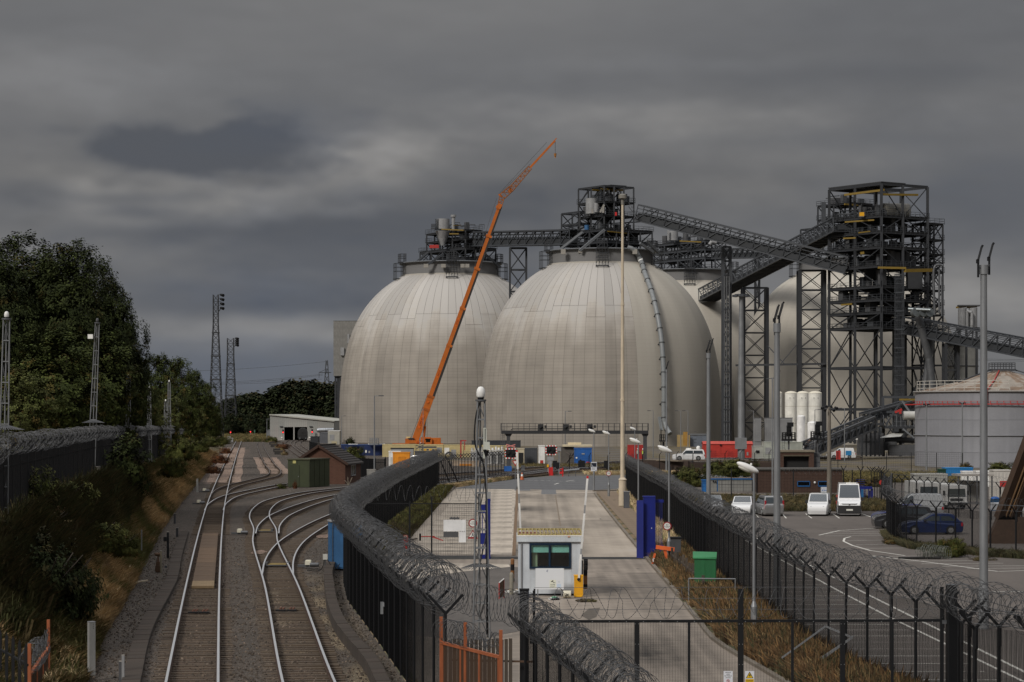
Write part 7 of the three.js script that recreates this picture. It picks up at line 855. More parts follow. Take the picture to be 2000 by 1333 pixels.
const gb=thing('grey_cabinet','plain grey upright box at the foot of the lamp by the side road','cabinet',V(X(725,268),0,-268));part('body',mat([0.24,0.235,0.225],0.7),gb,m=>m.base(0,0,0,1.0,1.75,0.8));part('lid',concrete,gb,m=>m.base(0,1.75,0,1.06,0.05,0.86));part('side_post',galv,gb,m=>m.base(0.6,0.2,0,0.12,1.5,0.12));
const db=247,bb=thing('brick_building','dark brown flat-roofed brick building behind the parked cars','building',V(X(1562,db),-0.45,-db-3)),bw=X(1646,db)-X(1478,db),bh=Y(919,db)+0.45,dk=mat([0.050,0.028,0.020],0.9,{map:rep(brickTex,1.8,1.2)});
part('wall',dk,bb,m=>m.base(0,0,0,bw,bh,6));part('roof',mat([0.07,0.066,0.06],0.9),bb,m=>m.base(0,bh,0,bw+0.3,0.16,6.3));part('base_strip',mat([0.28,0.25,0.22],0.8),bb,m=>m.base(-1.5,0,3.03,bw-3,0.12,0.08));for(const[a,b]of[[1565,1589],[1606,1626]]){const w=part('window',mat([0.012,0.09,0.26],0.5),bb,m=>{const xa=X(a,db-3)-bb.position.x,xb=X(b,db-3)-bb.position.x,yb=Y(950,db)+0.45,yt=Y(941,db)+0.45;m.box((xa+xb)/2,yb,3.04,xb-xa,0.12,0.1);m.box((xa+xb)/2,yt,3.04,xb-xa,0.08,0.1);m.box(xa,(yb+yt)/2,3.04,0.08,yt-yb,0.1);m.box(xb,(yb+yt)/2,3.04,0.08,yt-yb,0.1);});const p2=new MB();p2.box((X(a,db-3)+X(b,db-3))/2-bb.position.x,(Y(950,db)+Y(941,db))/2+0.45,3.02,X(b,db)-X(a,db),0.5,0.04);p2.build('pane',glassDark,w);}
part('wall_lamp',whitePaint,bb,m=>m.geo(new THREE.SphereGeometry(0.13,12,8),new THREE.Matrix4().makeTranslation(X(1599,db-3)-bb.position.x,Y(943,db)+0.45,3.08)));part('downpipe',black,bb,m=>{m.base(X(1484,db-3)-bb.position.x,0,3.05,0.1,bh,0.1);});
const br=thing('company_sign','white sign with a blue arrow mark on the brick building','sign',V(X(1616,243),Y(959,243),-243.8));part('panel',greyPaint,br,m=>m.box(0,0,-0.02,1.13,0.72,0.03));part('sign_face',canvasMat(256,160,(g,w,h)=>{g.fillStyle='#c9cbd0';g.fillRect(0,0,w,h);g.fillStyle='#24539a';g.beginPath();g.moveTo(20,76);g.lineTo(62,50);g.lineTo(52,76);g.lineTo(62,102);g.fill();g.fillRect(72,66,26,20);g.fillRect(102,70,20,16);g.fillRect(126,68,24,18);g.fillStyle='#9aa';g.fillRect(30,122,190,6);}),br,m=>face(m,0,0,0.0,1.12,0.71));
const co=thing('razor_wire_roof','razor wire along the roof edge of the brick building','razor wire',V(X(1480,244),bh-0.2,-244));part('razor_wire',wireMat,co,m=>coilInto(m,[at(1530,921,243.5),at(1590,922,243.5),at(1645,923,243.5)],0.28,1.6,{seed:95,wire:0.014,seg:14}),true);part('bracket',black,co,m=>{for(let k=0;k<6;k++)m.bar(at(1535+k*21,922,243.7),at(1535+k*21,917,243.7),0.04);},true);
const ub=thing('brick_tower','low brick block with a wide dark opening above the brick building','building',V(X(1556,268),0,-270)),uw=X(1591,266)-X(1522,266),uh=Y(884,267);part('wall',mat([0.062,0.034,0.024],0.9,{map:rep(brickTex,1.8,1.2)}),ub,m=>{const oh=Y(892,267);m.base(-uw/2+0.28,0,0,0.56,uh,4);m.base(uw/2-0.28,0,0,0.56,uh,4);m.base(0,oh,0,uw-1.12,uh-oh,4);m.base(0,0,-1.9,uw-1.12,oh,0.2);});part('roof_edge',mat([0.19,0.165,0.125],0.9),ub,m=>m.base(0,uh,0.05,uw+0.2,0.22,4.2));part('lintel',mat([0.09,0.075,0.05],0.9),ub,m=>m.base(0,Y(892,267),2.02,uw-1.0,0.14,0.05));part('shutter',rubber,ub,m=>m.base(0,0.1,1.3,uw-1.12,Y(892,267)-0.12,0.1));const gh2=thing('steel_gate_hatch','grey steel lattice hatch right of the brick block','hatch',V(X(1597,268),0,-269));part('panel',greyDark,gh2,m=>m.base(0,0,0,0.75,Y(885,268),1));part('bars',steelMid,gh2,m=>{for(let k=0;k<5;k++)m.box(0,0.5+k*0.7,0.52,0.75,0.06,0.04);m.base(0,0.1,0.52,0.06,3,0.04);});
const dc=250,cb=thing('portable_cabin','grey portable cabin with blue roof trim behind the white car','cabin',V(X(1428,dc),-0.4,-dc-1.5)),cw=X(1470,dc)-X(1388,dc),chh=Y(936,dc)+0.4,trim=mat([0.02,0.10,0.26],0.5);part('wall',mat([0.215,0.215,0.205],0.7),cb,m=>m.base(0,0.1,0,cw,chh-0.1,3));part('roof',mat([0.16,0.10,0.06],0.9),cb,m=>m.base(0.1,chh,-0.1,cw-0.1,0.06,3.1));part('trim',trim,cb,m=>{m.box(0,chh,1.55,cw+0.15,0.16,0.08);m.box(-cw/2-0.05,chh+0.02,0,0.08,0.16,3.1);});part('door',trim,cb,m=>{m.base(-cw/2+0.8,0.1,1.5,0.1,chh-0.2,0.06);});part('seam',greyDark,cb,m=>{for(const f of[-0.22,0.05,0.3])m.base(f*cw,0.1,1.505,0.04,chh-0.2,0.02);m.box(0.1*cw,chh*0.62,1.505,cw*0.8,0.03,0.02);});part('light',black,cb,m=>{m.box(-cw/2+0.35,chh-0.25,1.6,0.12,0.15,0.15);m.box(-cw/2+0.6,chh-0.3,1.6,0.1,0.2,0.15);});const bt=boxThing('blue_toilet','blue portable toilet left of the grey portable cabin','portable toilet',1372,1386,938,962,246,1.1,mat([0.014,0.11,0.33],0.45),{ribs:false,y0:-0.4,bits:[[0.5,0.55,1.05,mat([0.02,0.14,0.4],0.45)]]});
const cp=thing('low_wall','low pale capped wall behind the parked cars','wall',V(X(1450,238),-0.45,-238));part('wall',mat([0.06,0.05,0.042],0.9),cp,m=>m.bar(V(X(1370,240)-X(1450,238),0.2,-2),V(X(1575,232)-X(1450,238),0.1,6),0.25,0.5));part('coping',mat([0.3,0.27,0.23],0.85),cp,m=>m.bar(V(X(1370,240)-X(1450,238),0.5,-2),V(X(1575,232)-X(1450,238),0.4,6),0.36,0.1));
const rw2=thing('retaining_wall','dark rust brown retaining wall between the yard and the fence right of the crossing','wall',V(X(1370,345),0,-345));part('wall',mat([0.045,0.03,0.024],0.9),rw2,m=>{m.bar(V(X(1246,345)-X(1370,345),0.3,8),V(X(1340,335)-X(1370,345),0.3,16),0.5,2.4);m.bar(V(X(1340,345)-X(1370,345),0.1,6),V(X(1525,345)-X(1370,345),0.1,6),0.4,2.0);});part('coping',mat([0.2,0.165,0.125],0.85),rw2,m=>m.bar(V(X(1262,340)-X(1370,345),1.5,8),V(X(1320,338)-X(1370,345),1.5,16),0.8,0.14));
}
{
const d=690,t=thing('train_shed','pale grey train shed with a sloping roof and two dark doorways','shed',V(X(590,d),0,-d)),q=px=>X(px,d)-X(590,d),sm=mat([0.33,0.335,0.32],0.7,{map:grimeWide}),yT=px=>mix(Y(810.5,d),Y(823,d),(px-527)/125),dl=[555,572.5],dr=[575,599.5],dh=Y(834.5,d),dep=60;
const pan=(a,b,y0,ya,yb)=>part('wall_panel',sm,t,m=>{m.quad(V(q(a),y0,0),V(q(b),y0,0),V(q(b),yb,0),V(q(a),ya,0));m.quad(V(q(a),y0,-0.2),V(q(a),y0,0),V(q(a),ya,0),V(q(a),ya,-0.2));m.quad(V(q(b),y0,0),V(q(b),y0,-0.2),V(q(b),yb,-0.2),V(q(b),yb,0));});
for(let k=0;k<7;k++){const a=527+k*4,b=a+3.9;pan(a,b,0,yT(a),yT(b));}for(let k=0;k<11;k++){const a=555+k*4.05,b=a+3.95;pan(a,b,dh,yT(a),yT(b));}for(let k=0;k<13;k++){const a=599.6+k*4.03,b=a+3.93;pan(a,b,0,yT(a),yT(b));}pan(572.5,575,0,dh-0.02,dh-0.02);
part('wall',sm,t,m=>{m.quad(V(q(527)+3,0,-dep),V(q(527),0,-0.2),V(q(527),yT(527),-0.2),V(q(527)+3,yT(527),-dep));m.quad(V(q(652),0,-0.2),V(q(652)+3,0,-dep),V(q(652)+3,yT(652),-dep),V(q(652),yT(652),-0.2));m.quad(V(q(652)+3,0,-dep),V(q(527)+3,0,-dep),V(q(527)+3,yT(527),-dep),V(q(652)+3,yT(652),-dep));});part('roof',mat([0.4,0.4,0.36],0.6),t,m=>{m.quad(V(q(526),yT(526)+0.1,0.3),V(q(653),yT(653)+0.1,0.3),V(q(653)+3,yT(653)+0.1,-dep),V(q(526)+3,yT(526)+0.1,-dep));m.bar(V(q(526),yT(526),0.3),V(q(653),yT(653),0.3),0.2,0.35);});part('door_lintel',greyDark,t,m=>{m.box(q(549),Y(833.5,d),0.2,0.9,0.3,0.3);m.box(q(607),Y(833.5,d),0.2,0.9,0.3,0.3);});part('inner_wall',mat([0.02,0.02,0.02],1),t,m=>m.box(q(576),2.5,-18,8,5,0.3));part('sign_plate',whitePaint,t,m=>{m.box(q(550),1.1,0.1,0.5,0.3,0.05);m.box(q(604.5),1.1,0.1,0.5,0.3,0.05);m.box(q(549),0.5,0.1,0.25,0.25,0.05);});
const red=new THREE.MeshStandardMaterial({color:0x200000,emissive:new THREE.Color().setRGB(1,0.03,0.03),emissiveIntensity:2.2,roughness:0.4});
const sig=(label,px,py,dd,hp)=>{const s=thing('signal_light',label,'signal light',V(X(px,dd),hp?0:Y(py+3,dd),-dd)),y=Y(py,dd)-s.position.y;part('housing',black,s,m=>m.box(0,y+0.28,-0.1,0.5,1.1,0.3));part('lamp_glow',red,s,m=>m.geo(new THREE.SphereGeometry(0.17,12,8),new THREE.Matrix4().makeTranslation(0,y,0.1)));if(hp)part('post',galv,s,m=>m.base(0,0,-0.1,0.14,y-0.2,0.14));else part('bracket',greyDark,s,m=>m.box(0,y-0.4,-0.1,0.12,0.3,0.2));const l=new THREE.PointLight(new THREE.Color().setRGB(1,0.04,0.04),1.2,12,2);l.position.set(0,y,0.35);l.castShadow=true;s.add(l);};
sig('red signal light on the shed wall left of the doorways',552.5,845,688.5,false);sig('red signal light on the shed wall right of the doorways',609.5,844.5,688.5,false);sig('red signal light at the end of the left straight track',450,845,760,true);sig('red signal light between the two far straight tracks',489,844,760,true);{const g=thing('signal_post','thin post with a green lamp unit right of the far red signals','signal',V(X(497,762),0,-762));part('post',galv,g,m=>m.base(0,0,0,0.14,Y(842,762),0.14));part('head',mat([0.05,0.14,0.08],0.6),g,m=>m.box(0,Y(843,762),0.1,0.4,0.9,0.3));}
{const b=thing('equipment_case','grey steel cases beside the far end of the left straight track','equipment case',V(X(447,640),0.2,-640));part('body',greyPaint,b,m=>{m.base(0,0,0,0.9,1.7,0.6);m.base(0.9,0,0.2,0.5,1.3,0.4);});part('door',concrete,b,m=>m.base(-0.05,0.1,0.31,0.7,1.4,0.02));}
const wg=thing('tank_wagon','dark round-roofed freight wagon standing in the right shed doorway','wagon',V(X(591,660),0.4,-660),0.09),dk=mat([0.02,0.019,0.02],0.7);part('body',dk,wg,m=>{const s=[];for(let k=0;k<=12;k++){const a=k/12*Math.PI;s.push([Math.cos(a)*1.45,2.3+Math.sin(a)*1.35]);}const P=(p,z)=>V(p[0],p[1],z);const pts=[[1.45,0.9],...s,[-1.45,0.9]];for(let k=0;k+1<pts.length;k++)m.quad(P(pts[k],0),P(pts[k],-18),P(pts[k+1],-18),P(pts[k+1],0));for(let k=1;k+1<pts.length;k++)m.tri(P(pts[0],0),P(pts[k],0),P(pts[k+1],0));});part('end_ribs',mat([0.035,0.033,0.034],0.7),wg,m=>{m.box(0,1.7,0.04,2.6,0.1,0.08);m.box(-0.6,1.8,0.04,0.1,1.8,0.08);m.box(0.6,1.8,0.04,0.1,1.8,0.08);m.bar(V(0,2.9,0.1),V(0.25,2.3,0.1),0.14);m.bar(V(0,2.9,0.1),V(-0.25,2.3,0.1),0.14);});part('buffer_beam',rubber,wg,m=>{m.box(0,0.75,0.1,2.7,0.4,0.2);});for(const x of[-0.85,0.85])part('buffer',galvDark,wg,m=>m.cyl(V(x,0.8,0.2),V(x,0.8,0.7),0.22,0.24,12));for(const x of[-0.75,0.75])part('wheel',rubber,wg,m=>m.cyl(V(x-0.06,0.46,-1.5),V(x+0.06,0.46,-1.5),0.45,0.45,16));
const fw=boxThing('freight_wagon','pale end of a wagon left of the train shed','wagon',520,528,840.5,858,720,12,mat([0.25,0.26,0.27],0.6),{ribs:false,bits:[[0.5,0.8,0.8,black,0.3]]});
const pipe=thing('silver_pipe','silver horizontal pipe in front of the shed right end','pipe',V(X(622,640),Y(841,640),-640));part('pipe',mat([0.4,0.42,0.45],0.35,{metal:0.6}),pipe,m=>{m.cyl(V(0,0,0),V(4.2,0.1,0),0.62,0.6,16);m.geo(new THREE.SphereGeometry(0.62,16,10));});part('band',galvDark,pipe,m=>{for(let k=0;k<6;k++)m.cyl(V(2+k*0.4,0.05,0),V(2.08+k*0.4,0.05,0),0.66,0.66,14);});part('saddle',greyDark,pipe,m=>{m.base(0.4,-4.0,0,0.25,3.5,0.4);m.base(3.2,-4.0,0,0.25,3.5,0.4);});
boxThing('pump_house','small pale building with a shutter at the foot of the left dome','building',640,663,842,869,600,8,mat([0.36,0.35,0.31],0.7),{ribs:false,edge:whitePaint,bits:[[0.36,1.2,1.4,greyPaint,0.55],[0.55,1.4,0.9,mat([0.42,0.37,0.24],0.7)]]});boxThing('long_wagon_rake','row of grey wagons right of the shed doorways','wagons',624,640,846,868,620,14,mat([0.1,0.105,0.12],0.6),{rib:0.5});boxThing('black_skip','black skip shaped box near the right shed doorway','skip',606,622,853,866,630,3,mat([0.02,0.022,0.026],0.7),{ribs:false});
const th=boxThing('clad_tower','tall grey clad tower block behind the left dome','building',651,712,627,735,770,22,mat([0.2,0.195,0.185],0.6),{rib:1.0,y0:Y(735,770),edge:mat([0.09,0.088,0.085],0.6)});part('leg',steel,th,m=>{const y=-Y(735,770);for(const x of[-4.6,-3.2,-1.6,0.5])for(const z of[10,0,-8])m.bar(V(x,y,z),V(x,0,z),0.6);for(let k=0;k<5;k++){m.bar(V(-5,y*k/5,10),V(1,y*(k+1)/5,10),0.3);m.bar(V(-5,y*k/5,10),V(1,y*k/5,10),0.35);m.bar(V(-5,y*k/5,0),V(1,y*(k+1)/5,0),0.5);}m.base(-3.4,y,2,2.0,-y*0.9,4);});part('access_box',greyPaint,th,m=>{m.box(-2.2,8.2,11.4,1.2,2.6,0.9);m.box(-0.2,12.5,11.3,0.7,3,0.6);});
for(const[k,px,py,w2,l]of[[0,544,889,12,'nearest low black trackside block left of the shed tracks'],[1,540,884,10,'second low black trackside block left of the shed tracks'],[2,535,874.5,10,'third low black trackside block left of the shed tracks'],[3,531,870,8,'farthest low black trackside block left of the shed tracks']]){const p=gnd(px,py,0.2),s=thing('cable_box',l,'concrete box',p);const ww=w2*-p.z/F*1.3;part('body',mat([0.035,0.032,0.03],0.9),s,m=>m.base(0,0,0,ww,0.75,0.8));part('lid',concreteDark,s,m=>m.base(0,0.75,0,ww+0.1,0.1,0.9));}
}
{
const cr=(label,px,d,topY,cross)=>{const t=thing('crossing_signal',label,'crossing signal',V(X(px,d),0,-d)),y=Y(topY,d),w=1.38,h=1.05;part('post',galvDark,t,m=>{m.base(0,0,-0.1,0.16,y,0.16);m.base(-0.35,0,-0.1,0.09,y-h,0.09);});part('backboard',black,t,m=>m.box(0,y-h/2-0.1,0.05,w,h,0.06));for(let k=0;k<7;k++){part('border',k%2?redBright:whitePaint,t,m=>{m.box(-w/2+(k+0.5)*w/7,y-0.03,0.09,w/7,0.15,0.05);m.box(-w/2+(k+0.5)*w/7,y-h-0.17,0.09,w/7,0.15,0.05);});if(k<5)part('border',k%2?whitePaint:redBright,t,m=>{m.box(-w/2-0.03,y-0.2-(k+0.5)*(h-0.2)/5,0.09,0.15,(h-0.2)/5,0.05);m.box(w/2+0.03,y-0.2-(k+0.5)*(h-0.2)/5,0.09,0.15,(h-0.2)/5,0.05);});}for(const x of[-0.36,0.36])part('lamp',rubber,t,m=>m.cyl(V(x,y-0.45,0.08),V(x,y-0.47,0.32),0.2,0.22,16));part('lamp',rubber,t,m=>m.cyl(V(0,y-0.9,0.08),V(0,y-0.92,0.3),0.17,0.19,16));if(cross)part('cross_arms',mat([0.55,0.2,0.18],0.6),t,m=>{m.bar(V(-0.6,y+0.2,0.1),V(0.6,y+0.55,0.1),0.05,0.14,V(0,0,1).cross(V(1,0.3,0)).normalize());m.bar(V(-0.6,y+0.55,0.12),V(0.6,y+0.2,0.12),0.05,0.14,V(0,0,1).cross(V(1,-0.3,0)).normalize());});return t;};
cr('red and white bordered crossing lights with a red cross, left of the road',997.5,300,877,true);cr('red and white bordered crossing lights right of the raised barrier, in the middle',1076.5,318,871,false);
const b=thing('crossing_barrier','red and grey crossing barrier machine under the right crossing lights','crossing barrier',V(X(1075,308),0,-308));part('machine',greyPaint,b,m=>{m.base(-0.1,0.2,0,0.55,1.9,0.5);m.base(0.0,2.0,0,0.9,0.5,0.6);});part('skirt',redBright,b,m=>{m.base(0.02,0,0.4,0.5,1.1,0.1);m.bar(V(0.3,0,0.45),V(0.24,1.15,0.45),0.16);});part('counterweight',yellowPaint,b,m=>m.box(-0.35,1.3,0.3,0.25,0.35,0.2));part('black_box',black,b,m=>m.base(0.95,0.9,0.4,0.5,0.85,0.4));
const p=thing('cctv_post','grey post with a small box right of the middle crossing lights','post',V(X(1092,312),0,-312));part('post',galv,p,m=>m.base(0,0,0,0.22,Y(874,312),0.2));part('box',greyPaint,p,m=>m.box(0.02,Y(878,312),0.1,0.5,0.5,0.3));const ar=thing('road_barrier','grey barrier arm with a red end lying across the far road','barrier',V(X(1099,303),0,-303));part('arm',galv,ar,m=>m.cyl(V(0.2,0.75,0),V(2.2,0.95,0),0.12,0.12,10));part('stand',redBright,ar,m=>{m.base(0,0,0,0.16,1.15,0.14);m.box(-0.15,0.5,0.1,0.5,0.3,0.1);m.box(-0.25,0.95,0.05,0.3,0.14,0.1);});part('leg',galvDark,ar,m=>{m.base(0.8,0,0,0.08,0.75,0.08);m.base(1.7,0,0,0.08,0.85,0.08);});
const tb2=thing('telephone_box','small grey box on a post left of the traffic cone','box',V(X(1021.5,302),0,-302));part('box',greyPaint,tb2,m=>m.box(0,1.15,0,0.5,0.65,0.35));part('post',galvDark,tb2,m=>m.base(0,0,0,0.14,0.85,0.14));const cn=thing('traffic_cone','orange and white traffic cone at the left of the crossing','traffic cone',V(X(1019.5,286),0,-286));part('base',rubber,cn,m=>m.base(0,0,0,0.6,0.06,0.6));part('cone',mat([0.5,0.12,0.04],0.6),cn,m=>m.lathe([[0.24,0.06],[0.06,0.95],[0.001,0.96]],V(0,0,0),16));part('band',whitePaint,cn,m=>{m.lathe([[0.155,0.5],[0.105,0.75]],V(0,0,0),16);});
for(const[px,lab]of[[1084,'black box by the rails right of the middle crossing lights'],[1136,'black box by the rails under the blue generator'],[1184,'black box by the rails left of the cream mast']]){const dd=336,k=thing('trackside_box',lab,'box',V(X(px,dd),0,-dd));part('body',black,k,m=>m.base(0,0.2,0,px===1136?1.0:0.65,1.2,0.5));part('leg',black,k,m=>{m.base(-0.2,0,0,0.08,0.2,0.08);m.base(0.2,0,0,0.08,0.2,0.08);});}
}
{
gallery('inclined steel conveyor at ground level left of the grey tank',at(1572,893,400),at(1700,838,420),2.4,2.2,{bay:2.6,roof:false,mtl:galvDark});gallery('upper inclined steel conveyor left of the grey tank',at(1690,824,425),at(1800,792,450),2.0,1.5,{bay:2.4,roof:false,mtl:steelMid});
const d=425,t=thing('machinery_frame','steel machinery frames and platforms at ground level left of the grey tank','steel structure',V(X(1730,d),0,-d));const fr2=(a,b,y0,y1,z,n,w)=>{for(let k=0;k<=n;k++){const px=mix(a,b,k/n);beam('column',steelMid,t,at(px,y0,d+z),at(px,y1,d+z),w);}for(const y of[y1,mix(y0,y1,0.5)])beam('beam',steelMid,t,at(a,y,d+z),at(b,y,d+z),w);};
fr2(1684,1718,892,836,0,4,0.3);fr2(1684,1718,892,836,-4,4,0.3);fr2(1726,1792,892,834,5,2,0.5);fr2(1725,1793,834,776,6,1,0.45);beam('brace',steelPale,t,at(1762,783,d),at(1792,826,d),0.35);beam('brace',steelMid,t,at(1762,783,d),at(1731,830,d),0.3);beam('brace',steelPale,t,at(1764,838,d),at(1786,856,d),0.3);part('platform',steel,t,m=>{m.box(X(1760,d),Y(835,d),-d-3,6.2,0.5,6);m.box(X(1700,d),Y(829,d),-d-2,4.8,0.4,5);},true);part('handrail',steelPale,t,m=>{for(let k=0;k<8;k++)m.bar(at(1726+k*8.5,834,d),at(1726+k*8.5,811+(k%3)*2,d),0.1);m.bar(at(1738,811,d),at(1752,811,d),0.12);m.bar(at(1764,811,d),at(1790,812,d),0.12);for(const y of[836,841,846])m.bar(at(1664,y,d-3),at(1722,y,d-3),0.1);for(let k=0;k<12;k++)m.bar(at(1664+k*5.2,848,d-3),at(1664+k*5.2,834,d-3),0.08);},true);part('tank_drum',mat([0.45,0.45,0.43],0.5),t,m=>m.cyl(at(1765,812,d),at(1788,812,d),0.8,0.8,14),true);part('cover',mat([0.45,0.45,0.43],0.5),t,m=>m.quad(at(1612,853,d-2),at(1650,842,d+2),at(1662,843,d+3),at(1634,856,d-1)),true);part('cover',mat([0.45,0.45,0.43],0.5),t,m=>{m.quad(at(1716,856,d-4),at(1752,844,d+2),at(1770,842,d+4),at(1760,853,d-2));},true);part('equipment',greyDark,t,m=>{m.box(X(1700,d),Y(868,d),-d,4.6,4,2);m.box(X(1765,d),Y(880,d),-d,5.5,2,2);m.box(X(1740,d),Y(872,d),-d-3,3,1.6,2);m.tube([at(1728,860,d+4),at(1792,860,d+4)],0.5,10);},true);part('hood',mat([0.12,0.075,0.055],0.7),t,m=>{const c=[];for(let k=0;k<=10;k++){const a=Math.PI*(0.5+k/20*1.0);c.push(at(1590+Math.cos(a)*18,888+-Math.sin(a)*30,d-22));}m.tube(c,0.22,8);},true);part('red_motor',redPaint,t,m=>{m.bar(at(1748,806,d),at(1762,800,d),0.4);m.box(X(1757,d),Y(806,d),-d+1,0.4,0.5,0.4);m.base(X(1638,395),Y(898,395),-395,0.75,1.5,0.5);},true);part('yellow_beam',yellowSteel,t,m=>m.bar(at(1757,781,d),at(1794,781,d),0.35),true);part('white_tags',whitePaint,t,m=>{m.box(X(1669,d),Y(857,d),-d+3,0.35,0.35,0.05);m.box(X(1696,d),Y(857,d),-d+3,0.35,0.35,0.05);},true);
}
// ---------------------------------------------------------------- vehicles
const carPaint=(c,m=0.2)=>new THREE.MeshPhysicalMaterial({color:new THREE.Color().setRGB(...c),roughness:0.32,metalness:m,clearcoat:0.8,clearcoatRoughness:0.08});
const lampGlass=new THREE.MeshPhysicalMaterial({color:new THREE.Color().setRGB(0.42,0.44,0.47),roughness:0.15,clearcoat:1}),tailRed=new THREE.MeshPhysicalMaterial({color:new THREE.Color().setRGB(0.35,0.02,0.03),roughness:0.25,clearcoat:0.8}),rimMat=mat([0.35,0.36,0.37],0.35,{metal:0.7}),screenGlass=new THREE.MeshPhysicalMaterial({color:new THREE.Color().setRGB(0.035,0.045,0.052),roughness:0.05,clearcoat:1}),trimBlack=mat([0.018,0.018,0.019],0.6),plateW=mat([0.6,0.6,0.56],0.5),plateY=mat([0.55,0.4,0.06],0.5);
function vehicle(name,label,cat,px,d,turn,p,paint,o={}){
const{L,W,H,belt,nose,hood,roofF,roofR,rear,wb=L*0.6,wr=0.32,wx=0,taper=0.13,van=false}=p,ground=o.ground??-0.5,t=thing(name,label,cat,V(X(px,d),ground,-d),turn);
const s=new THREE.Shape();s.moveTo(-L/2+0.04,0.3);s.lineTo(-L/2,belt*0.72);s.quadraticCurveTo(-L/2,belt-0.02,rear,belt);s.lineTo(hood,belt);s.quadraticCurveTo(L/2-0.5,belt-0.02,L/2-0.14,nose);s.quadraticCurveTo(L/2,nose-0.1,L/2,0.45);s.lineTo(L/2-0.06,0.22);const arch=x=>{s.lineTo(x+wr+0.06,0.2);s.absarc(x,wr,wr+0.06,-0.35,Math.PI+0.35,false);};arch(wx+wb/2);arch(wx-wb/2);s.lineTo(-L/2+0.1,0.22);
const ext=(sh,w,b)=>{const g=new THREE.ExtrudeGeometry(sh,{depth:w-2*b,bevelEnabled:true,bevelSize:b,bevelThickness:b,bevelSegments:3,curveSegments:10});g.translate(0,0,-(w-2*b)/2);return g;};
const bg=ext(s,W,0.07);{const a=bg.attributes.position;for(let i=0;i<a.count;i++){const x=a.getX(i),y=a.getY(i),e=Math.abs(x)/(L/2),k=1-0.1*smooth(0.72,1.02,e)-0.04*smooth(0.6,0.2,y);a.setZ(i,a.getZ(i)*k);}bg.computeVertexNormals();}part('body',paint,t,m=>m.geo(bg));
const zAt=y=>(W/2-0.03)*(1-taper*clamp((y-belt)/(H-belt)));
const c=new THREE.Shape();c.moveTo(hood+0.04,belt-0.04);c.quadraticCurveTo(mix(hood,roofF,0.8),mix(belt,H,0.85),roofF,H-0.02);c.quadraticCurveTo((roofF+roofR)/2,H+0.03,roofR,H-0.02);c.quadraticCurveTo(mix(roofR,rear,0.3),mix(H,belt,0.1),rear,belt-0.04);const cg=ext(c,W-0.06,0.06);{const a=cg.attributes.position;for(let i=0;i<a.count;i++)a.setZ(i,a.getZ(i)*zAt(a.getY(i))/(W/2-0.03));cg.computeVertexNormals();}part('cabin',o.roof||paint,t,m=>m.geo(cg));
const along=(f,a,b)=>mix(a,b,f),off=0.035;
const ws=(m,x0,y0,x1,y1,sgn)=>{const n=V((y1-y0)*sgn,Math.abs(x1-x0),0).normalize().multiplyScalar(0.085),z0=zAt(y0)-0.1,z1=zAt(y1)-0.1;const A=V(x0,y0,-z0).add(n),B=V(x0,y0,z0).add(n),C=V(x1,y1,z1).add(n),D2=V(x1,y1,-z1).add(n);m.quad(A,B,C,D2);};
part('windscreen',screenGlass,t,m=>{const g=6;for(let k=0;k<g;k++){const q=f=>{const u=1-f;const bx=u*u*(hood+0.04)+2*u*f*mix(hood,roofF,0.8)+f*f*roofF,by=u*u*(belt-0.04)+2*u*f*mix(belt,H,0.85)+f*f*(H-0.02);return[bx,by];};const[x0,y0]=q(0.1+0.76*k/g),[x1,y1]=q(0.1+0.76*(k+1)/g);ws(m,x0,y0,x1,y1,1);}});
if(!o.noRear)part('rear_window',screenGlass,t,m=>{const q=f=>[mix(roofR,rear,0.12+f*0.6),mix(H,belt,0.12+f*0.74)];const[x0,y0]=q(0),[x1,y1]=q(1);ws(m,x1-0.05,y1,x0-0.07,y0,-1);});
for(const sg of[-1,1]){
const wn=(xa,xb,xc,xd)=>part('side_window',screenGlass,t,m=>{const y0=belt+0.06,y1=H-0.13,f=V(xa,y0,sg*(zAt(y0)+off*0.3)),q=[V(xa,y0,sg*(zAt(y0)+0.012)),V(xb,y0,sg*(zAt(y0)+0.012)),V(xc,y1,sg*(zAt(y1)+0.012)),V(xd,y1,sg*(zAt(y1)+0.012))];sg>0?m.quad(q[0],q[1],q[2],q[3]):m.quad(q[1],q[0],q[3],q[2]);});
const f0=mix(hood,roofF,0.18),f1=mix(hood,roofF,0.82),mid=p.bpillar??(hood+rear)/2;wn(mid+0.05,f0,f1-0.05,mid+0.05);if(!van)wn(mix(rear,roofR,0.2)+0.18,mid-0.05,mid-0.05,roofR+0.1);
part('mirror',o.mirror||trimBlack,t,m=>m.box(f0-0.1,belt+0.12,sg*(W/2+0.1),0.14,van?0.3:0.16,0.2));part('door_seam',trimBlack,t,m=>{for(const x of[mid,f0-0.05])m.box(x,belt*0.62,sg*(W/2-0.002),0.02,belt*0.65,0.012);});
part('headlight',lampGlass,t,m=>m.box(L/2-0.15,nose-0.09,sg*W*0.345,0.2,p.lampH||0.15,W*0.19,-sg*0.35));part('tail_light',tailRed,t,m=>m.box(-L/2+0.06,belt*0.8+(o.tallTail||0)/2,sg*W*0.425,0.14,0.26+(o.tallTail||0),0.14));
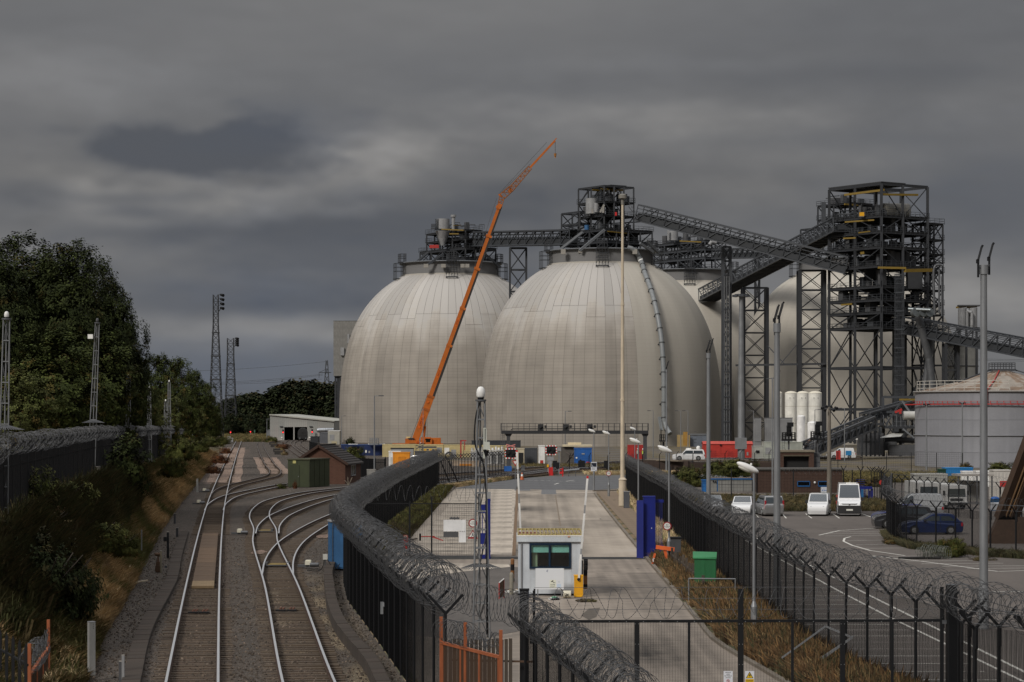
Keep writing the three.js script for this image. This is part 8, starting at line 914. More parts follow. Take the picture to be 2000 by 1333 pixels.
for(const x of[wx+wb/2,wx-wb/2]){const w=part('wheel',rubber,t,m=>m.cyl(V(x,wr,sg*(W/2-0.22)),V(x,wr,sg*(W/2-0.01)),wr,wr,20));const r=new MB();r.cyl(V(x,wr,sg*(W/2-0.02)),V(x,wr,sg*(W/2+0.006)),wr*0.62,wr*0.58,16);for(let k=0;k<5;k++){const a=k*1.2566;r.bar(V(x,wr,sg*(W/2+0.012)),V(x+Math.cos(a)*wr*0.6,wr+Math.sin(a)*wr*0.6,sg*(W/2+0.012)),0.05,0.02);}const rm=r.build('rim',rimMat,t);t.remove(rm);w.add(rm);}
}
part('grille',trimBlack,t,m=>{const g=p.grille||[0.55,0.12];m.box(L/2-0.05,nose-0.13,0,0.1,g[1],W*g[0]);m.box(L/2-0.02,0.36,0,0.06,p.lower||0.14,W*0.55);});part('front_plate',o.darkPlate?trimBlack:plateW,t,m=>m.box(L/2+0.012,0.5,0,0.02,0.11,0.5));part('rear_plate',plateY,t,m=>m.box(-L/2-0.005,belt*0.62,0,0.03,0.11,0.5));part('underside',rubber,t,m=>m.box(0,0.25,0,L*0.92,0.14,W*0.8));
if(o.extra)o.extra(t,p);return t;
}
const HATCH={L:4.4,W:1.8,H:1.47,belt:0.93,nose:0.72,hood:0.85,roofF:-0.05,roofR:-1.35,rear:-2.0,wb:2.65},MPV={L:4.5,W:1.83,H:1.68,belt:1.0,nose:0.78,hood:1.25,roofF:0.3,roofR:-1.85,rear:-2.18,wb:2.75},CADDY={L:4.5,W:1.8,H:1.82,belt:1.06,nose:0.84,hood:1.2,roofF:0.35,roofR:-2.05,rear:-2.2,wb:2.7,van:true,bpillar:0.2,taper:0.1,lampH:0.2,lower:0.2},SPRINTER={L:6.2,W:2.02,H:2.68,belt:1.32,nose:1.08,hood:2.25,roofF:1.35,roofR:-2.98,rear:-3.08,wb:3.8,wr:0.36,van:true,bpillar:1.1,taper:0.13,lampH:0.22,grille:[0.6,0.26],lower:0.3},SUV={L:4.5,W:1.86,H:1.66,belt:1.06,nose:0.9,hood:0.9,roofF:0.05,roofR:-1.7,rear:-2.1,wb:2.68,wr:0.37,lower:0.2};
const white=carPaint([0.74,0.74,0.74],0),silver=carPaint([0.28,0.28,0.28],0.5),face0=-Math.PI/2;
vehicle('silver_car','silver car half hidden behind the razor wire, left of the white car','car',1392,205,face0-0.04,HATCH,silver);
vehicle('white_car','white hatchback facing the camera beside the portable cabin','car',1451,202,face0-0.16,HATCH,white,{darkPlate:false});
vehicle('silver_people_carrier','silver people carrier parked with its back to the camera','car',1502,199,-face0+0.1,MPV,silver,{tallTail:0.42});
vehicle('small_white_van','small white van with a dark roof front, left of the tall van','van',1600,199.5,face0-0.2,CADDY,white,{mirror:trimBlack,darkPlate:true,noRear:true,extra:(t,p)=>part('roof_panel',carPaint([0.02,0.02,0.03],0),t,m=>m.box(-0.5,p.H+0.012,0,1.7,0.02,1.25))});
vehicle('tall_white_van','tall white van with a black bumper beside the brick building','van',1658,200,face0-0.12,SPRINTER,white,{noRear:true,extra:(t,p)=>{part('bumper',trimBlack,t,m=>{m.box(p.L/2-0.12,0.58,0,0.4,0.68,p.W-0.06);m.box(0,0.45,p.W/2-0.02,p.L*0.55,0.3,0.06);m.box(0,0.45,-p.W/2+0.02,p.L*0.55,0.3,0.06);});part('badge',chrome,t,m=>{m.cyl(V(p.L/2+0.02,0.93,0),V(p.L/2+0.06,0.93,0),0.1,0.1,14,false);for(let k=0;k<3;k++)m.bar(V(p.L/2+0.07,0.93,0),V(p.L/2+0.07,0.93+Math.sin(1.571+k*2.094)*0.1,Math.cos(1.571+k*2.094)*0.1),0.025);});part('roof_bar',plateW,t,m=>{m.base(0.6,p.H+0.02,-0.2,0.2,0.12,0.9);m.bar(V(0.6,p.H,-0.1),V(0.6,p.H+0.3,-0.1),0.03);});part('front_plate',plateW,t,m=>m.box(p.L/2+0.09,0.55,0,0.02,0.14,0.56));part('paper',whitePaint,t,m=>m.box(2.12,1.52,0.45,0.02,0.14,0.4));part('marking',mat([0.6,0.12,0.1],0.6),t,m=>{for(const s of[-1,1]){m.bar(V(-0.9,0.9,s*(p.W/2+0.004)),V(-0.3,1.7,s*(p.W/2-0.01)),0.14,0.01);m.box(-1.3,1.0,s*(p.W/2+0.004),0.7,0.35,0.012);}});part('aerial',trimBlack,t,m=>m.box(1.28,p.H-0.25,0,0.05,0.1,0.08));part('wiper_cowl',trimBlack,t,m=>{m.box(2.2,1.35,0.5,0.15,0.05,0.45);m.box(2.2,1.35,-0.5,0.15,0.05,0.45);});}});
vehicle('grey_car','dark grey car nosing out from behind the compound fence','car',1764,176.5,Math.PI,SUV,carPaint([0.035,0.036,0.04],0.4),{});
vehicle('blue_car','dark blue car with a bright bonnet behind the dark grey car','car',1760,184.5,Math.PI+0.1,{...HATCH,H:1.5},carPaint([0.012,0.02,0.12],0.3),{});
vehicle('blue_hatchback','blue hatchback seen through the compound fence','car',1818,168,Math.PI,HATCH,carPaint([0.006,0.02,0.085],0.2),{});
vehicle('silver_van','silver van behind the compound fence above the dark grey car','van',1788,194,Math.PI-0.05,{...CADDY,H:2.0,hood:1.5},carPaint([0.35,0.36,0.37],0.3),{noRear:true});
vehicle('white_pickup','white pickup with a canopy by the red cabin','pickup',1345,376,Math.PI,{L:5.2,W:1.85,H:1.75,belt:1.05,nose:0.9,hood:1.1,roofF:0.45,roofR:-2.3,rear:-2.55,wb:3.1,wr:0.38,taper:0.12},white,{ground:0.62,extra:t=>{part('roof_tank',whitePaint,t,m=>{m.geo(new THREE.SphereGeometry(0.34,14,10),new THREE.Matrix4().makeTranslation(-1.6,2.05,0));m.base(0,1.74,0,0.8,0.28,0.8);});}});
vehicle('white_van','white van with blue marks under the inclined conveyor','van',1643,405,Math.PI,{...CADDY,L:5.0},white,{ground:0.35,noRear:true,extra:t=>part('marking',mat([0.02,0.2,0.45],0.6),t,m=>{m.box(-1.2,1.0,0.905,1.0,0.8,0.02);m.box(-1.2,1.0,-0.905,1.0,0.8,0.02);})});
vehicle('white_car','white car partly hidden behind the orange generator','car',808,372,Math.PI*0.92,HATCH,white,{ground:0});
{
const lorry=(label,px,d,w,h,cabW,turn,c)=>{const t=thing('white_lorry',label,'lorry',V(X(px,d),-0.5,-d),turn);part('cab',c,t,m=>{m.base(0,0.55,0,cabW,h-0.55,1.9);m.base(0,0.4,0.2,cabW*0.98,0.35,1.9);});part('windscreen',screenGlass,t,m=>{const y0=h*0.52,y1=h*0.86;m.quad(V(-cabW*0.43,y0,0.965),V(cabW*0.43,y0,0.965),V(cabW*0.41,y1,0.96),V(-cabW*0.41,y1,0.96));});part('grille',trimBlack,t,m=>{m.box(0,h*0.36,0.97,cabW*0.6,h*0.2,0.03);m.box(0,0.5,1.2,cabW*0.95,0.25,0.1);});for(const s of[-1,1]){part('headlight',lampGlass,t,m=>m.box(s*cabW*0.38,h*0.27,1.0,0.3,0.2,0.06));part('mirror',trimBlack,t,m=>m.box(s*(cabW/2+0.15),h*0.68,0.8,0.16,0.45,0.1));part('wheel',rubber,t,m=>m.cyl(V(s*cabW*0.42-0.14,0.42,0.2),V(s*cabW*0.42+0.14,0.42,0.2),0.42,0.42,16));}part('load_box',mat([0.5,0.5,0.49],0.6),t,m=>m.base(0,0.8,-3.6,w,h-0.75,5));return t;};
lorry('white lorry cab facing the camera behind the compound fence, left one',1812,214,2.2,2.35,2.0,0,mat([0.42,0.42,0.42],0.5));lorry('white lorry cab facing the camera behind the compound fence, right one',1862,212,2.1,2.2,2.0,0.15,mat([0.42,0.42,0.42],0.5));const tr=boxThing('trailer','long white ribbed trailer behind the white lorries','trailer',1787,1851,926.5,946,238,2.4,mat([0.36,0.36,0.34],0.6),{rib:0.2,y0:-0.4,bits:[[0.62,2.0,0.8,black,0.4]]});
boxThing('blue_skip','bright blue container in front of the grey tank','container',1847,1901,914.5,923,290,2.2,mat([0.02,0.2,0.5],0.5),{rib:0.3,y0:-0.2,bits:[]});boxThing('dark_green_bin','dark green bin left of the bright blue container','bin',1836,1848,917,925,286,1.5,mat([0.01,0.05,0.03],0.6),{y0:-0.3});boxThing('white_crate','white ribbed crates in front of the bright blue container','crates',1881,1901,921,928,270,1.2,whitePaint,{rib:0.2,y0:-0.4});
const sh=thing('shelter','open shelter with a flat pale roof inside the compound','shelter',V(X(1900,225),-0.5,-225)),sw=X(1936,225)-X(1865,225);part('roof',mat([0.3,0.28,0.26],0.8),sh,m=>m.box(0,Y(928,225)+0.5,0,sw,0.18,3));for(const x of[-0.46,-0.2,0.05,0.46])part('post',greyDark,sh,m=>m.base(x*sw,0,1.3,0.12,Y(929,225)+0.5,0.12));part('back_panel',mat([0.3,0.29,0.27],0.7),sh,m=>m.base(0.1,0.2,-1.2,sw*0.8,2.0,0.06));
boxThing('site_hut','red and white striped crates near the leaning brown steel brace','crates',1941,1976,919,940,232,2,mat([0.5,0.48,0.45],0.7),{rib:0.35,y0:-0.5,bits:[[0.6,0.9,0.6,redPaint,0.55]]});const wr=boxThing('small_lorry','white pickup roofs right of the shelter','vehicle',1908,1938,921,928,262,2,whitePaint,{ribs:false,y0:-0.3});const bd=thing('blue_drum','blue drum under a cover beside the brown steel brace','drum',V(X(1944,208),-0.5,-208));part('drum',mat([0.01,0.05,0.12],0.6),bd,m=>m.base(0,0,0,0.7,1.1,0.6));part('cover',mat([0.01,0.09,0.35],0.5),bd,m=>m.geo(new THREE.SphereGeometry(0.4,14,8,0,6.3,0,1.57),new THREE.Matrix4().makeTranslation(0,1.1,0).multiply(new THREE.Matrix4().makeScale(1,0.5,0.9))));
const d=156,br=thing('steel_brace','large leaning rust brown steel brace at the right edge','steel brace',V(X(1985,d),-0.5,-d)),cor=mat([0.060,0.035,0.022],0.8,{map:grimeFine}),cor2=mat([0.17,0.10,0.05],0.8,{map:grimeFine});const A=at(1957,1012,d),B=at(2036,800,d-4);part('beam',cor,br,m=>m.bar(A,B,0.95,0.5),true);part('beam',cor,br,m=>m.bar(A.clone().add(V(0.75,0,0)),B.clone().add(V(0.85,0,0)),0.7,0.5),true);part('edge_flange',cor2,br,m=>{for(const o of[0.3,0.55])m.bar(A.clone().add(V(o-0.1,0,0.3)),B.clone().add(V(o-0.1,0,0.3)),0.07,0.12);},true);part('gusset',cor,br,m=>m.box(X(1966,d),Y(1008,d),-d,1.3,0.5,0.8),true);
const rwl=thing('rusty_wall','rust brown steel retaining wall under the leaning brace','wall',V(X(1985,d),-0.5,-d));const wl=X(1935,d)-rwl.position.x,wrr=X(2060,d)-rwl.position.x,hh=Y(1006,d)+0.5;part('wall',cor,rwl,m=>{m.quad(V(wl-0.3,0,0.4),V(wrr,0,0.4),V(wrr,hh-0.35,0.4),V(wl+0.55,hh,0.4));m.quad(V(wrr,0,-0.4),V(wl-0.3,0,-0.4),V(wl+0.55,hh,-0.4),V(wrr,hh-0.35,-0.4));m.quad(V(wl-0.3,0,-0.4),V(wl-0.3,0,0.4),V(wl+0.55,hh,0.4),V(wl+0.55,hh,-0.4));m.quad(V(wl+0.55,hh,0.4),V(wrr,hh-0.35,0.4),V(wrr,hh-0.35,-0.4),V(wl+0.55,hh,-0.4));});part('seam',cor2,rwl,m=>{m.bar(V(2.2,0,0.43),V(2.9,hh-0.3,0.43),0.05);});
const tp=thing('tarpaulin','pale sheet behind the brown steel wall at the right edge','tarpaulin',V(X(1990,162),1.2,-163));part('sheet',mat([0.34,0.35,0.38],0.6),tp,m=>m.box(0,0.5,0,3,0.5,2.5));part('fold',mat([0.3,0.31,0.34],0.6),tp,m=>m.box(0.4,0.8,0.3,1.6,0.15,1.2));
const dt=226,tn=thing('turnstile_gate','blue barred turnstile gate right of the tall white van','turnstile',V(X(1690,dt),-0.45,-dt));const lx=X(1672,dt)-X(1690,dt),rx=X(1704,dt)-X(1690,dt),th=Y(951,dt)+0.45;part('header',bluePaint,tn,m=>m.box((lx+rx)/2,th-0.12,0,rx-lx,0.26,0.3));for(const x of[lx,lx+0.45,lx+0.9,rx-0.35,rx])part('upright',bluePaint,tn,m=>m.base(x,0,0,x===rx?0.14:0.07,th-0.2,0.1));part('side_panel',mat([0.03,0.03,0.12],0.5),tn,m=>m.base(rx-0.2,0,-0.05,0.36,th-0.4,0.05));part('bars',bluePaint,tn,m=>{for(let k=0;k<11;k++)m.box(lx+0.45,0.25+k*0.2,0.02,0.9,0.04,0.04);});part('card_box',mat([0.02,0.12,0.3],0.5),tn,m=>m.base(lx+0.6,0.4,0.15,0.25,0.9,0.2));
const st=thing('stop_sign','round dark red sign on a black post right of the turnstile gate','sign',V(X(1722,219),-0.45,-219));part('post',black,st,m=>m.base(0,0,0,0.16,3.3,0.14));part('disc',redPaint,st,m=>m.cyl(V(0,Y(943,219)+0.45,0.1),V(0,Y(943,219)+0.45,0.13),0.24,0.24,20));part('arms',black,st,m=>{m.bar(V(0,3.2,0),V(0.32,3.75,0),0.05);m.bar(V(0,3.2,0),V(-0.32,3.75,0),0.05);});
const cs=thing('company_sign','small white sign with a blue mark on the fence right of the red disc','sign',V(X(1737.5,214),Y(946.5,214),-214));part('panel',greyPaint,cs,m=>m.box(0,0,-0.015,0.6,0.52,0.02));part('sign_face',canvasMat(128,112,(g,w,h)=>{g.fillStyle='#c6c8ce';g.fillRect(0,0,w,h);g.fillStyle='#24539a';g.beginPath();g.moveTo(8,56);g.lineTo(34,40);g.lineTo(28,56);g.lineTo(34,72);g.fill();g.fillRect(38,50,40,13);g.fillStyle='#c8961a';g.fillRect(102,40,18,30);}),cs,m=>face(m,0,0,0,0.6,0.52));
const pipe=thing('debris_heap','heap of netting and old hose at the foot of the compound fence','debris',V(X(1822,139.5),-0.5,-139.5));part('netting',mat([0.14,0.15,0.13],0.9),pipe,m=>{for(let k=0;k<9;k++)coilInto(m,[V(-0.9+k*0.2,0.3+0.2*hash2(k,1,1),0),V(-0.6+k*0.2,0.35,0.2)],0.3+0.18*hash2(k,2,2),7,{seed:200+k,wire:0.025,seg:12});});part('hose',rubber,pipe,m=>m.tube(catmull([V(-2.1,0.06,0.2),V(-1.2,0.08,0.5),V(-0.3,0.06,0.3),V(0.4,0.1,0.6)],16),0.07,8));
}
{
const capsule=(p,a,b,ra,rb)=>{const ab=b.clone().sub(a),t=clamp(p.clone().sub(a).dot(ab)/ab.lengthSq());return p.distanceTo(a.clone().addScaledVector(ab,t))-mix(ra,rb,t);};
const person=(label,px,d,turn,vest,stride)=>{
const g=0.62,t=thing('person',label,'person',V(X(px,d),g,-d),turn);
const bones=[[V(0,1.0,0),V(0,1.42,0),0.15,0.17],[V(-0.15,1.42,0),V(0.15,1.42,0),0.075,0.075],[V(0,1.45,0),V(0,1.58,0.01),0.06,0.055],[V(0,1.66,0.02),V(0,1.72,0.01),0.095,0.1],[V(0,1.64,0.11),V(0,1.66,0.115),0.02,0.018]];
for(const s of[-1,1])bones.push([V(s*0.09,0.95,0),V(s*0.1,0.52,s*stride*0.5+0.02),0.095,0.065],[V(s*0.1,0.52,s*stride*0.5+0.02),V(s*0.1,0.08,s*stride-0.02),0.062,0.045],[V(s*0.1,0.045,s*stride-0.04),V(s*0.11,0.04,s*stride+0.14),0.045,0.035],[V(s*0.2,1.4,0),V(s*0.27,1.13,-s*stride*0.3),0.055,0.045],[V(s*0.27,1.13,-s*stride*0.3),V(s*0.25,0.9,0.1-s*stride*0.3),0.043,0.032],[V(s*0.25,0.89,0.1-s*stride*0.3),V(s*0.25,0.8,0.13-s*stride*0.3),0.035,0.025]);
const N=72,mc=new MarchingCubes(N,new THREE.MeshStandardMaterial(),false,false,60000),half=0.98;mc.isolation=0;for(let z=0;z<N;z++)for(let y=0;y<N;y++)for(let x=0;x<N;x++){const p=V((x/N*2-1)*half,(y/N*2-1)*half+0.9,(z/N*2-1)*half);let acc=0;if(Math.abs(p.x)>0.45||Math.abs(p.z)>0.6){mc.field[x+y*N+z*N*N]=-1;continue;}let dd=9;for(const[a,b,r1,r2]of bones){const q=capsule(p,a,b,r1,r2),h=clamp(0.5+0.5*(dd-q)/0.035);dd=mix(dd,q,h)-0.035*h*(1-h);}mc.field[x+y*N+z*N*N]=-dd;}
mc.update();const n=mc.count,bg=new THREE.BufferGeometry(),pa=new Float32Array(n*3);for(let i=0;i<n;i++){pa[i*3]=mc.positionArray[i*3]*half;pa[i*3+1]=mc.positionArray[i*3+1]*half+0.9;pa[i*3+2]=mc.positionArray[i*3+2]*half;}bg.setAttribute('position',new THREE.BufferAttribute(pa,3));const wg=mergeVertices(bg,1e-4);wg.computeVertexNormals();const cl=new Float32Array(wg.attributes.position.count*3);for(let i=0;i<cl.length/3;i++){const y=wg.attributes.position.getY(i),x=Math.abs(wg.attributes.position.getX(i));const c=y>1.5||(x>0.2&&y<0.92&&y>0.7)?[0.35,0.2,0.14]:y>0.96?[0.05,0.055,0.07]:y>0.1?[0.02,0.024,0.04]:[0.03,0.02,0.015];cl.set(c,i*3);}wg.setAttribute('color',new THREE.BufferAttribute(cl,3));const bm=new THREE.Mesh(wg,new THREE.MeshStandardMaterial({vertexColors:true,roughness:0.9}));bm.name='body';bm.castShadow=bm.receiveShadow=true;t.add(bm);
part('vest',mat(vest,0.8),t,m=>m.geo(new THREE.CylinderGeometry(0.21,0.19,0.52,18,3,true),new THREE.Matrix4().makeTranslation(0,1.22,0).multiply(new THREE.Matrix4().makeScale(1,1,0.86))));part('reflective_band',plateW,t,m=>m.geo(new THREE.CylinderGeometry(0.207,0.205,0.05,18,1,true),new THREE.Matrix4().makeTranslation(0,1.12,0).multiply(new THREE.Matrix4().makeScale(1,1,0.88))));part('helmet',whitePaint,t,m=>{m.geo(new THREE.SphereGeometry(0.135,16,8,0,6.3,0,1.57),new THREE.Matrix4().makeTranslation(0,1.74,0));m.cyl(V(0,1.735,0.03),V(0,1.75,0.03),0.16,0.15,16);});return t;
};
person('person in a yellow vest and white helmet standing before the red container',1256,381,0.4,[0.5,0.6,0.03],0.05);person('person in a pale vest and white helmet left of the yellow-vested person',1246,384,-0.5,[0.55,0.5,0.4],0.03);
const st=thing('walkway_deck','low dark wooden deck under the two workers','deck',V(X(1250,384),0,-384));part('deck',concreteDark,st,m=>m.base(0,0.5,0,6,0.12,4));for(const x of[-2.6,0,2.6])part('support',concreteDark,st,m=>m.base(x,0,1,0.4,0.5,1.6));
const rd=thing('ground_ramp','brown earth ramp carrying the white pickup','ramp',V(X(1370,380),0,-384));struct(rd);delete rd.userData.category;part('ramp_top',mat([0.13,0.105,0.085],0.95),rd,m=>m.box(0,0.3,0,16,0.62,8));
}
// ---------------------------------------------------------------- trees, bushes, grass
const leafMat=new THREE.MeshPhysicalMaterial({vertexColors:true,roughness:0.8,color:0xffffff,specularIntensity:0.25}),barkMat=mat([0.055,0.043,0.033],0.95,{map:grimeFine});
function leaves(mb,centres,o){
const{n=22,size=0.26,spread=0.55,tone=[[0.030,0.046,0.014],[0.052,0.075,0.022]],seed=1,hub=V(0,0,0),squash=0.8,light=0.35}=o,r=rng(seed);if(!mb.c)mb.col(1,1,1);
for(const c of centres){const k=0.55+0.8*r(),q=r(),warm=r();const out=c.clone().sub(hub).normalize();
for(let i=0;i<n;i++){
const p=V(c.x+(r()+r()-1)*spread,c.y+(r()+r()-1)*spread*squash,c.z+(r()+r()-1)*spread),s=size*(0.6+0.8*r()),a=r()*6.283,nrm=V(r()-0.5,r()*0.9-0.15,r()-0.5).add(out.clone().multiplyScalar(0.7)).normalize(),t=V(Math.cos(a),(r()-0.5)*0.8,Math.sin(a)).cross(nrm).normalize(),b=nrm.clone().cross(t),kk=k*(0.8+0.4*r())*(r()<0.06?1.5:1);mb.col(mix(tone[0][0],tone[1][0],q)*kk*(warm>0.92?1.5:1),mix(tone[0][1],tone[1][1],q)*kk,mix(tone[0][2],tone[1][2],q)*kk);
const st=mb.nv,sn=nrm.clone().multiplyScalar(0.65).add(out.clone().multiplyScalar(0.6)).normalize(),put=(u,v,w)=>mb.v(p.x+t.x*u*s+b.x*v*s+nrm.x*w*s,p.y+t.y*u*s+b.y*v*s+nrm.y*w*s,p.z+t.z*u*s+b.z*v*s+nrm.z*w*s,sn.x,sn.y,sn.z,0,0);put(-0.55,0,0);put(0,-0.32,0.12);put(0.6,0,0);put(0,0.32,0.12);mb.i.push(st,st+1,st+2,st,st+2,st+3);
}}
}
const dims=new Map();
function treeProto(name,seed,H,W,nClump,o={}){
const r=rng(seed),t=new THREE.Group();t.name=name;const lob=[];const y0=H*(o.low??0.22);
const nl=o.lobes||15;for(let i=0;i<nl;i++){const f=i/(nl-1),y=mix(y0+H*0.08,H*0.9,f),env=Math.sin(Math.PI*clamp(0.16+0.84*(o.shape?Math.pow(f,o.shape):f)*0.97))**0.55,a=i*2.4+r(),rad=W*0.30*env*(0.5+0.6*r());lob.push([V(Math.cos(a)*rad,y,Math.sin(a)*rad),W*(0.19+0.11*r())*(0.5+0.5*env)]);}
lob.push([V(0,H*0.55,0),W*0.3]);
const cs=[];for(let i=0;i<nClump;i++){const[c,R]=lob[Math.floor(r()*lob.length)],u=r()*2-1,a=r()*6.283,q=Math.sqrt(1-u*u),f=R*(0.78+0.3*r());const p=V(c.x+Math.cos(a)*q*f,c.y+u*f*0.85,c.z+Math.sin(a)*q*f);if(p.y>y0*0.8)cs.push(p);}
const mb=new MB();leaves(mb,cs,{seed:seed+5,hub:V(0,H*0.5,0),...o});mb.build('crown',leafMat,t);{let top=0,wid=0;for(const p of cs){top=Math.max(top,p.y);wid=Math.max(wid,Math.abs(p.x));}t.userData={};dims.set(t,[top+0.3,wid*2+0.4]);}
part('trunk',barkMat,t,m=>m.tube([V(0,-0.5,0),V(0.1,H*0.2,0.05),V(-0.1,H*0.45,0.1),V(0.05,H*0.75,0)],[W*0.03,W*0.024,W*0.016,W*0.005],8));part('limb',barkMat,t,m=>{for(let i=0;i<lob.length-1;i++){const c=lob[i][0],b=V(0,c.y*0.62,0);m.tube([b,b.clone().lerp(c,0.5).add(V(0,-0.2,0)),c],[W*0.011,W*0.008,W*0.003],5);}});
return t;
}
const DARK=[[0.020,0.027,0.008],[0.040,0.049,0.014]],MIDG=[[0.034,0.045,0.012],[0.062,0.073,0.02]],PALE=[[0.06,0.068,0.02],[0.10,0.105,0.034]];
const protos=[treeProto('broadleaf_tree',601,20,15,1700,{tone:DARK,n:30,size:0.25,spread:0.7}),treeProto('broadleaf_tree',602,20,13,1500,{tone:DARK,n:30,size:0.25,spread:0.7,lobes:19}),treeProto('broadleaf_tree',603,15,9,850,{tone:MIDG,n:26,size:0.25,spread:0.6,low:0.1}),treeProto('broadleaf_tree',604,14,9,750,{tone:PALE,n:26,size:0.24,spread:0.55,low:0.06})];
function tree(label,k,px,d,topY,wPx,group){const p=protos[k].clone();p.name=numbered('broadleaf_tree');const[H,W]=dims.get(protos[k]),x=X(px,d),g=groundH(x,d)-0.3,hh=Y(topY,d)-g;p.position.set(x,g,-d);p.scale.set(wPx*d/F/W,hh/H,wPx*d/F/W*0.9);p.rotation.y=px*0.37+k;scene.add(p);return tag(p,label,'tree',group);}
[[0,45,172,452,300,'tallest dark tree at the left edge of the wood'],[1,135,170,466,260,'tall dark tree second from the left, above the lattice mast'],[0,200,180,512,190,'dark tree forming the right shoulder of the big wood'],[1,222,186,575,145,'dark tree with a ragged right edge against the sky'],[1,-30,165,470,260,'dark tree cut by the left edge'],[2,105,158,640,230,'lower tree with dull leaves in front of the big dark trees'],[3,40,150,715,190,'light green low tree behind the fence near the left edge'],[0,90,180,520,300,'dark tree filling the middle of the big wood'],[2,190,168,640,200,'lower dark tree behind the leaning lattice mast'],[1,240,205,640,130,'dark tree low on the right side of the big wood'],[2,262,235,690,110,'mid green tree right after the big dark wood'],[3,285,240,752,110,'pale yellow-green tree behind the short masts'],[2,312,290,690,110,'mid green tree with feathery top against the sky'],[2,350,330,697,100,'mid green tree in the middle of the sloping treeline'],[3,330,285,765,90,'pale green bushy tree below the sloping treeline'],[2,382,400,722,84,'mid green tree lower down the sloping treeline'],[2,404,460,746,60,'last mid green tree left of the tall floodlight tower'],[3,372,350,775,80,'pale green small tree near the row of slim masts'],[2,404,520,780,60,'small mid green tree at the end of the woodland'],[2,422,640,796,36,'smallest dark tree at the far end of the woodland fence']].forEach(a=>tree(a[5],...a.slice(0,5)));
{
const mb=new MB(),cs=[],r=rng(620);for(let i=0;i<620;i++){const u=r()*2-1,a=r()*6.283,q=Math.sqrt(1-u*u),f=0.8+0.25*r();cs.push(V(Math.cos(a)*q*4.2*f*(1.1-0.35*u),8.5+u*7.5*f,Math.sin(a)*q*4.2*f));}leaves(mb,cs,{n:12,size:1.0,spread:1.5,tone:[[0.013,0.019,0.008],[0.027,0.033,0.013]],seed:622,hub:V(0,6,0)});
const spots=[];const top=[[425,800],[445,786],[470,775],[500,769],[535,765],[562,752],[590,746],[625,750],[660,752]];const tt=px=>lerpTab(top,px);
for(let px=425;px<700;px+=5.5)for(const d of[900,960,1040,1150]){const ty=tt(px)+(r()-0.3)*14+(d-900)*0.015,h=Y(ty,d)-0.5;spots.push([X(px+r()*6,d),-d+r()*30,h/16]);}for(let px=1960;px<2080;px+=8)spots.push([X(px,1000),-1000,(Y(744+r()*8,1000))/16]);for(let px=425;px<560;px+=6)spots.push([X(px+r()*5,820),-820+r()*20,0.32+r()*0.25]);
const im=new THREE.InstancedMesh(mb.geometry(),leafMat,spots.length),m=new THREE.Matrix4();spots.forEach(([x,z,s],i)=>{m.makeRotationY(r()*6.3);m.scale(V(s*(0.8+r()*0.5),s,s*(0.8+r()*0.5)));m.setPosition(x,-0.5,z);im.setMatrixAt(i,m);im.setColorAt(i,new THREE.Color().setScalar(0.75+r()*0.5));});im.name='distant_wood';im.castShadow=im.receiveShadow=true;scene.add(im);tag(im,'dark distant wood behind the train shed and between the domes','wood',null,'stuff');
}
const bushProto=(seed,tone,n=260,size=0.055,spread=0.13)=>{const t=new THREE.Group(),r=rng(seed),cs=[];for(let i=0;i<n;i++){const a=r()*6.283,u=r(),q=Math.sqrt(1-u*u),f=0.6+0.45*r(),lb=0.75+0.35*Math.sin(a*3+seed)*Math.sin(u*5+seed);cs.push(V(Math.cos(a)*q*f*lb,u*f*lb*1.05,Math.sin(a)*q*f*lb));}const mb=new MB();leaves(mb,cs,{n:30,size,spread,tone,seed:seed+1,hub:V(0,0.2,0)});mb.build('foliage',leafMat,t);part('stems',barkMat,t,m=>{for(let k=0;k<14;k++){const a=k*0.9;m.tube([V(0,0,0),V(Math.cos(a)*0.3,0.45,Math.sin(a)*0.3),V(Math.cos(a)*0.75,0.8,Math.sin(a)*0.75)],[0.02,0.014,0.006],4);}});return t;};
const bushes=[bushProto(631,[[0.018,0.024,0.009],[0.034,0.042,0.014]],460),bushProto(633,[[0.05,0.06,0.015],[0.09,0.09,0.026]],400),bushProto(635,[[0.07,0.062,0.024],[0.12,0.09,0.038]],340),bushProto(637,[[0.09,0.035,0.02],[0.14,0.07,0.03]],260)];
function bush(label,k,px,py,d,w,h){const b=bushes[k].clone();b.name=numbered(['dark_bush','green_bush','dry_bush','rusty_dock_plant'][k]);const x=X(px,d);b.position.set(x,Y(py,d),-d);b.scale.set(w/2,h,w/2);b.rotation.y=px;scene.add(b);return tag(b,label,'bush');}
bush('big dark bush above the orange gate at the lower left',0,70,1226,79,4.3,3.1);bush('dark bush at the left edge above the orange gate',0,-5,1190,82,3.2,2.8);bush('dark bush right part of the lower left thicket',0,128,1190,84,2.6,2.3);
bush('green bush at the left edge below the woodland fence',1,20,1015,96,4.5,2.6);bush('dull green bush below the black woodland fence, left of the leaning mast',1,110,1010,108,4.2,2.0);bush('dull bush on the bank below the leaning mast',2,60,1075,94,4.2,1.9);bush('dull green bush in the middle of the left bank',1,185,1075,104,3.4,1.5);bush('low green bush near the pink flowers on the left bank',1,232,1085,108,2.4,1.2);bush('brownish bush high on the left bank',2,130,1060,104,3.6,1.3);
